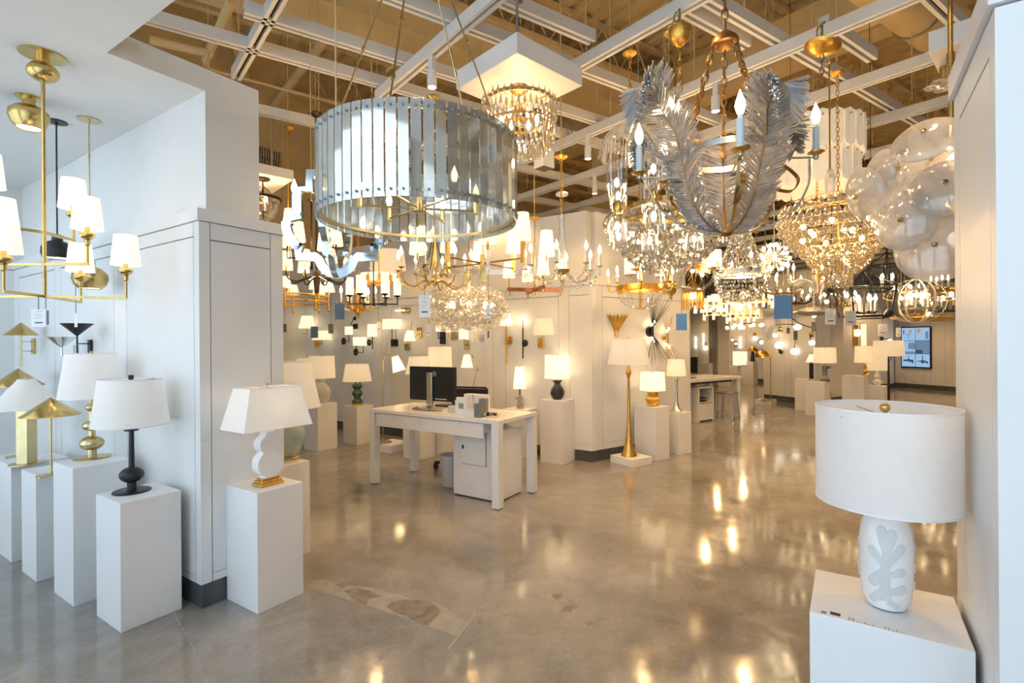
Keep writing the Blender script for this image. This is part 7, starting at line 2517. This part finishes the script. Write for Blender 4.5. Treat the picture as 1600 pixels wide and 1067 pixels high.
# far wall sconces
f0_, f1_ = atz(1060, 596), atz(1200, 598)
fn = wall_frame(f0_, f1_)[2]
for i, (px, py, mat, kind, lab) in enumerate(((1144, 531, 'gilt', 'box', 'far gilt box sconce above the glowing column'), (1149.5, 537, 'black_metal', 'box', 'far black box sconce beside the gilt one'), (1157, 535, 'nickel', 'bar', 'far slim vertical tube sconce on the back wall'),
                                             (1179, 528, 'gilt', 'globe', 'far gilt plate sconce with a white globe'), (1189, 534, 'ceramic_green', 'globe', 'far round green mirror sconce with a white globe'), (1099, 530, 'nickel', 'bar', 'far upright glowing bar sconce left of the dark pillar'),
                                             (1087, 535, 'brass', 'bar', 'far left glowing bar sconce above the desk monitor'), (1102, 543, 'gilt', 'globe', 'far small globe sconce by the left pedestal'))):
    loc = onplane(px, py, f0_ + fn * 0.014, fn)
    k = dep(loc) / F_PX
    t = thing('wall_sconce', lab, 'wall sconce', loc, math.atan2(fn.y, fn.x))
    if kind == 'box':
        part('back_plate', MB().box(0, 0.03, -2 * k, 2 * k, -4 * k, 4 * k), mat, t)
        part('glass', MB().ball((0.06, 0, 0), 2.2 * k, 10, 6), 'globe_glass', t)
    elif kind == 'bar':
        part('back_plate', MB().box(0, 0.02, -1.2 * k, 1.2 * k, -3 * k, 3 * k), mat, t)
        part('tube', MB().cyl((0.05, 0, -9 * k), (0.05, 0, 9 * k), 1.3 * k, 10), 'globe_glass', t)
    else:
        part('back_plate', MB().lathe([(0, 0), (4.5 * k, 0), (4.5 * k, 0.015), (0, 0.02)], 20, (0, 0, 0), (1, 0, 0)) if mat != 'gilt' else MB().box(0, 0.02, -2.4 * k, 2.4 * k, 0, 8 * k), mat, t)
        part('globe', MB().ball((0.10, 0, -0.5 * k), 3.6 * k, 14, 9), 'globe_glass', t)
        part('arm', MB().cyl((0.01, 0, 0), (0.1, 0, 0), 0.01, 6), mat, t)

# ---- niche wall lamps: gilt shade sconce and upright glowing bar
n0, n1 = atz(1318, 610), atz(1396, 606)
nn = wall_frame(n0, n1)[2]
loc = onplane(1336, 524, n0 + nn * 0.014, nn)
k = dep(loc) / F_PX
t = thing('wall_sconce', 'tall gilt half-cylinder sconce on the niche wall', 'wall sconce', loc, math.atan2(nn.y, nn.x))
part('back_plate', MB().box(0, 0.03, -5 * k, 5 * k, -16 * k, 16 * k), 'gilt', t)
part('glass', MB().ball((0.08, 0, 4 * k), 4.5 * k, 14, 9, 1.3), 'globe_glass', t)
loc = onplane(1347, 525, n0 + nn * 0.014, nn)
t = thing('bar_sconce', 'upright glowing white bar sconce beside the gilt half-cylinder', 'wall sconce', loc, math.atan2(nn.y, nn.x))
part('back_plate', MB().box(0, 0.02, -4.5 * k, 4.5 * k, -20 * k, 20 * k), 'brass', t)
part('diffuser', MB().box(0.02, 0.07, -4 * k, 4 * k, -19 * k, 19 * k), 'shade_hot', t)
loc = onplane(1377, 530, n0 + nn * 0.014, nn)
t = thing('wall_sconce', 'black angled sconce with a clear shade beside the wide ivory shade', 'wall sconce', loc, math.atan2(nn.y, nn.x))
part('back_plate', MB().box(0, 0.03, -3 * k, 3 * k, -4 * k, 4 * k), 'black_metal', t)
part('arm', MB().cyl((0.03, 0, 0), (0.14, 8 * k, 0.02), 0.012, 6), 'black_metal', t)
part('glass', MB().ball((0.14, 8 * k, -0.05), 3.5 * k, 12, 8), 'globe_glass', t)

# ---- wall screen with its six product pictures
s0, s1 = atz(1388, 603.5), atz(1560, 617)
_, sd, sn, _L = wall_frame(s0, s1)
lt = onplane(1411, 512.5, s0 + sn * 0.016, sn)
rb_ = onplane(1455, 574.5, s0 + sn * 0.016, sn)
lb_ = onplane(1411, 572, s0 + sn * 0.016, sn)
W = (Vector((rb_.x, rb_.y, 0)) - Vector((lt.x, lt.y, 0))).length
Hh = lt.z - lb_.z
emit_mat('screen_glow', (0.42, 0.66, 0.95), 0.75)
emit_mat('screen_dark', (0.10, 0.17, 0.26), 0.45)
emit_mat('screen_mid', (0.26, 0.42, 0.62), 0.55)
emit_mat('screen_amber', (0.75, 0.48, 0.25), 0.6)
org = lb_
t = thing('display_screen', 'black framed upright wall screen showing six product pictures', 'screen', org, math.atan2(sd.y, sd.x))
# local x along the wall, local y = -outward
part('frame', MB().box(-0.03, W + 0.03, -0.045, 0.0, -0.04, Hh + 0.03), 'plastic_black', t, bevel=0.004)
gp = 0.012
cw_, ch_ = (W - gp) / 2, (Hh - 2 * gp) / 3
for r_ in range(3):
    for c2 in range(2):
        x0_, z0_ = c2 * (cw_ + gp), (2 - r_) * (ch_ + gp)
        o = part('picture', MB().box(x0_, x0_ + cw_, -0.0475, -0.0455, z0_, z0_ + ch_), 'screen_mid' if (r_, c2) == (1, 1) else 'screen_glow', t)
        cx_, cz_ = x0_ + cw_ / 2, z0_ + ch_ / 2
        y0_, y1_ = -0.0485, -0.0476
        if r_ == 0 and c2 == 0:
            part('picture_shape', MB().box(cx_ - cw_ * 0.2, cx_ + cw_ * 0.2, y0_, y1_, cz_ - ch_ * 0.05, cz_).box(cx_ - 0.008, cx_ + 0.008, y0_, y1_, cz_ - ch_ * 0.35, cz_ + ch_ * 0.1), 'screen_mid', o)
            part('picture_shape', MB().box(x0_ + cw_ * 0.12, x0_ + cw_ * 0.2, y0_, y1_, z0_ + ch_ * 0.5, z0_ + ch_ * 0.85), 'screen_dark', o)
            part('picture_shape', MB().box(x0_ + cw_ * 0.55, x0_ + cw_ * 0.75, y0_, y1_, z0_ + ch_ * 0.6, z0_ + ch_ * 0.85), 'screen_amber', o)
        elif r_ == 0:
            part('picture_shape', MB().box(x0_ + cw_ * 0.1, x0_ + cw_ * 0.36, y0_, y1_, z0_ + ch_ * 0.6, z0_ + ch_ * 0.92), 'screen_amber', o)
            part('picture_shape', MB().box(x0_ + cw_ * 0.72, x0_ + cw_ * 0.92, y0_, y1_, z0_ + ch_ * 0.1, z0_ + ch_ * 0.7), 'screen_mid', o)
        elif r_ == 1 and c2 == 0:
            part('picture_shape', MB().box(x0_ + cw_ * 0.5, x0_ + cw_, y0_, y1_, z0_ + ch_ * 0.35, z0_ + ch_ * 0.85), 'screen_mid', o)
            part('picture_shape', MB().box(x0_ + cw_ * 0.1, x0_ + cw_, y0_, y1_, z0_ + ch_ * 0.02, z0_ + ch_ * 0.16), 'screen_mid', o)
        elif r_ == 1:
            part('picture_shape', MB().box(x0_ + cw_ * 0.02, x0_ + cw_ * 0.5, y0_, y1_, z0_ + ch_ * 0.02, z0_ + ch_ * 0.3), 'screen_dark', o)
        else:
            part('picture_shape', MB().lathe([(0, 0), (cw_ * 0.12, 0), (cw_ * 0.12, 0.001), (0, 0.001)], 14, (cx_, -0.0476, cz_ - (0.0 if c2 == 0 else ch_ * 0.1)), (0, -1, 0)), 'screen_dark', o)
            for s_ in (-1, 1):
                part('picture_shape', MB().add([(cx_, y0_, cz_ - ch_ * 0.06), (cx_ + s_ * cw_ * 0.4, y0_, cz_ - ch_ * (0.25 if s_ > 0 else 0.1)), (cx_ + s_ * cw_ * 0.36, y0_, cz_ - ch_ * (0.05 if c2 else -0.05)), (cx_, y0_, cz_ + ch_ * 0.04)], [(0, 1, 2, 3)]), 'screen_dark', o)
            part('picture_shape', MB().box(cx_ - 0.01, cx_ + 0.01, y0_, y1_, cz_, cz_ + ch_ * 0.42), 'screen_mid' if c2 == 0 else 'screen_dark', o)

# ---- the far field of lit fixtures
def far_candle(label, px, py, D_, R_, n_, mat, tip='candle'):
    t, c_, k = chand(label, px, py, D_)
    arms(t, n_, [(0.0, -4 * k), (R_ * 0.5 * k, -7 * k), (R_ * k, -3 * k), (R_ * k, 1 * k)], 0.010, mat, tip, k, random.uniform(0, 1), **({'sh': (5, 4, 10)} if tip != 'candle' else {}))
    part('stem', MB().lathe([(0, -9 * k), (1.6 * k, -7 * k), (1 * k, 0), (1.6 * k, 6 * k), (0.01, 12 * k)], 12), mat, t)
    drop_to(t, c_, 12 * k, mat, canopy=0.06)
    return t


def far_tubes(label, px, py, D_, W_, H_, n_, mat='brass'):
    """cluster of upright glowing glass tubes on a frame"""
    t, c_, k = chand(label, px, py, D_)
    part('ring', MB().shell([(W_ * k, 0), (W_ * k + 0.02, 0), (W_ * k + 0.02, 0.05), (W_ * k, 0.05), (W_ * k, 0)], 28), mat, t)
    me = MB().cyl((0, 0, 0), (0, 0, H_ * k), 0.028, 10).mesh('glass_tube', 'shade_hot')
    for i in range(n_):
        a = 2 * PI * i / n_
        inst('glass_tube', me, t, ((W_ * k + 0.01) * math.cos(a), (W_ * k + 0.01) * math.sin(a), -H_ * k * 0.3 + random.uniform(-0.08, 0.08)))
    part('spoke', MB().cyl((-W_ * k, 0, 0.025), (W_ * k, 0, 0.025), 0.012, 6), mat, t)
    drop_to(t, c_, 0.03, mat, canopy=0.06)
    glow(t, 6, 0.0)
    return t


far_tubes('bright ring of glowing glass tubes left in the far field', 1100, 478, 8.2, 20, 17, 12)
far_tubes('bright wide ring of glowing tubes in the middle of the far field', 1142, 474, 9.0, 26, 18, 16, 'gilt')
far_tubes('bright ring of glowing tubes right of the middle of the far field', 1182, 472, 10.0, 22, 18, 14, 'gilt')
far_tubes('low bright ring of small glowing tubes above the back wall', 1160, 496, 11.5, 22, 12, 14, 'gilt')
far_tubes('glowing tube ring above the dark pillar', 1118, 492, 10.8, 16, 12, 10, 'brass')
for lab, px, py, D_, R_, n_, m_ in (('far brass candle chandelier above the blue tag', 1224, 452, 7.6, 26, 8, 'brass'), ('far bronze candle chandelier between the starburst and the cream scrolls', 1243, 468, 8.6, 22, 8, 'bronze'),
                                    ('far gilt candle chandelier right of the blue tag', 1262, 477, 9.4, 20, 6, 'gilt'), ('far brass candle chandelier behind the dark burst', 1312, 472, 8.8, 22, 8, 'brass'), ('far brass candle chandelier behind the ribbon lantern', 1408, 462, 8.2, 22, 6, 'brass'),
                                    ('far gilt candle chandelier above the wall screen', 1430, 486, 9.6, 20, 6, 'gilt'), ('far bronze candle chandelier at the far right edge', 1480, 480, 9.2, 24, 8, 'bronze'), ('far silver candle chandelier beyond the tall crystal tent', 1196, 446, 8.0, 18, 6, 'silver_leaf')):
    far_candle(lab, px, py, D_, R_, n_, m_)
for lab, px, py, D_, W_ in (('far row of white globes over the globe wall', 1170, 508, 12.0, 20), ('far lower cluster of white globes by the back wall', 1148, 512, 13.0, 12)):
    t, c_, k = chand(lab, px, py, D_)
    for i in range(7):
        a = i * 2 * PI / 7
        o = part('arm', MB().cyl((0, 0, 0.05), (W_ * k, 0, 0.0), 0.012, 6), 'gilt', t, rz=a)
        part('globe', MB().ball((W_ * k, 0, 0), 3 * k, 12, 8), 'globe_glass', o)
    drop_to(t, c_, 0.05, 'gilt', canopy=0.06)

# ---- warm spotlights clipped to the rails (a few belong there, most are added to brighten the room)
head = MB().cyl((0, 0, -0.10), (0, 0, 0.02), 0.035, 14).mesh('spot_head', 'rail_white')
lens = MB().lathe([(0, -0.102), (0.03, -0.102), (0.03, -0.1005), (0, -0.1005)], 14).mesh('lens', 'bulb_soft')
SPOTS = []
for i_, ts in ((1, (-3.3, -1.6)), (2, (-6.3, -3.9, -0.6)), (3, (-5.2, -3.6, -2.2, -0.2)), (4, (-6.6, -4.4, 0.8)), (5, (-2.6, 2.4)), (6, (-0.8, 3.6)), (7, (-3.0, 1.6)), (8, (0.4, 4.2)), (9, (-1.8, 2.6)), (11, (-1.0, 3.0, 6.0)), (13, (-6.0, -2.5, 4.6)), (15, (-8.0, -4.2, 1.0)), (16, (5.2,)), (17, (-1.5, 3.2)), (18, (6.5,))):
    ob = RB[i_] if i_ < 4 else RB[0] + i_ * stepB
    for t_ in ts:
        q_ = NB * ob + DB * t_
        if q_.x > 2.0 and q_.y < OUT_Y - 0.4:
            SPOTS.append((q_.x, q_.y))
for i, (x_, y_) in enumerate(SPOTS):
    t = thing('track_fill_spot', 'small white cylinder spotlight under the ceiling rails, in a set mostly added for brightness', 'spotlight', (x_, y_, RAIL_Z - 0.215), 0, 'track spotlights under the ceiling rails')
    inst('spot_head', head, t)
    inst('lens', lens, t)
    part('clip', MB().box(-0.02, 0.02, -0.02, 0.02, 0.02, 0.135), 'rail_white', t)
    spot_light('spot_fill', (0, 0, -0.12), 46 if x_ < 5.5 else (85 if x_ < 11 else 150), t)
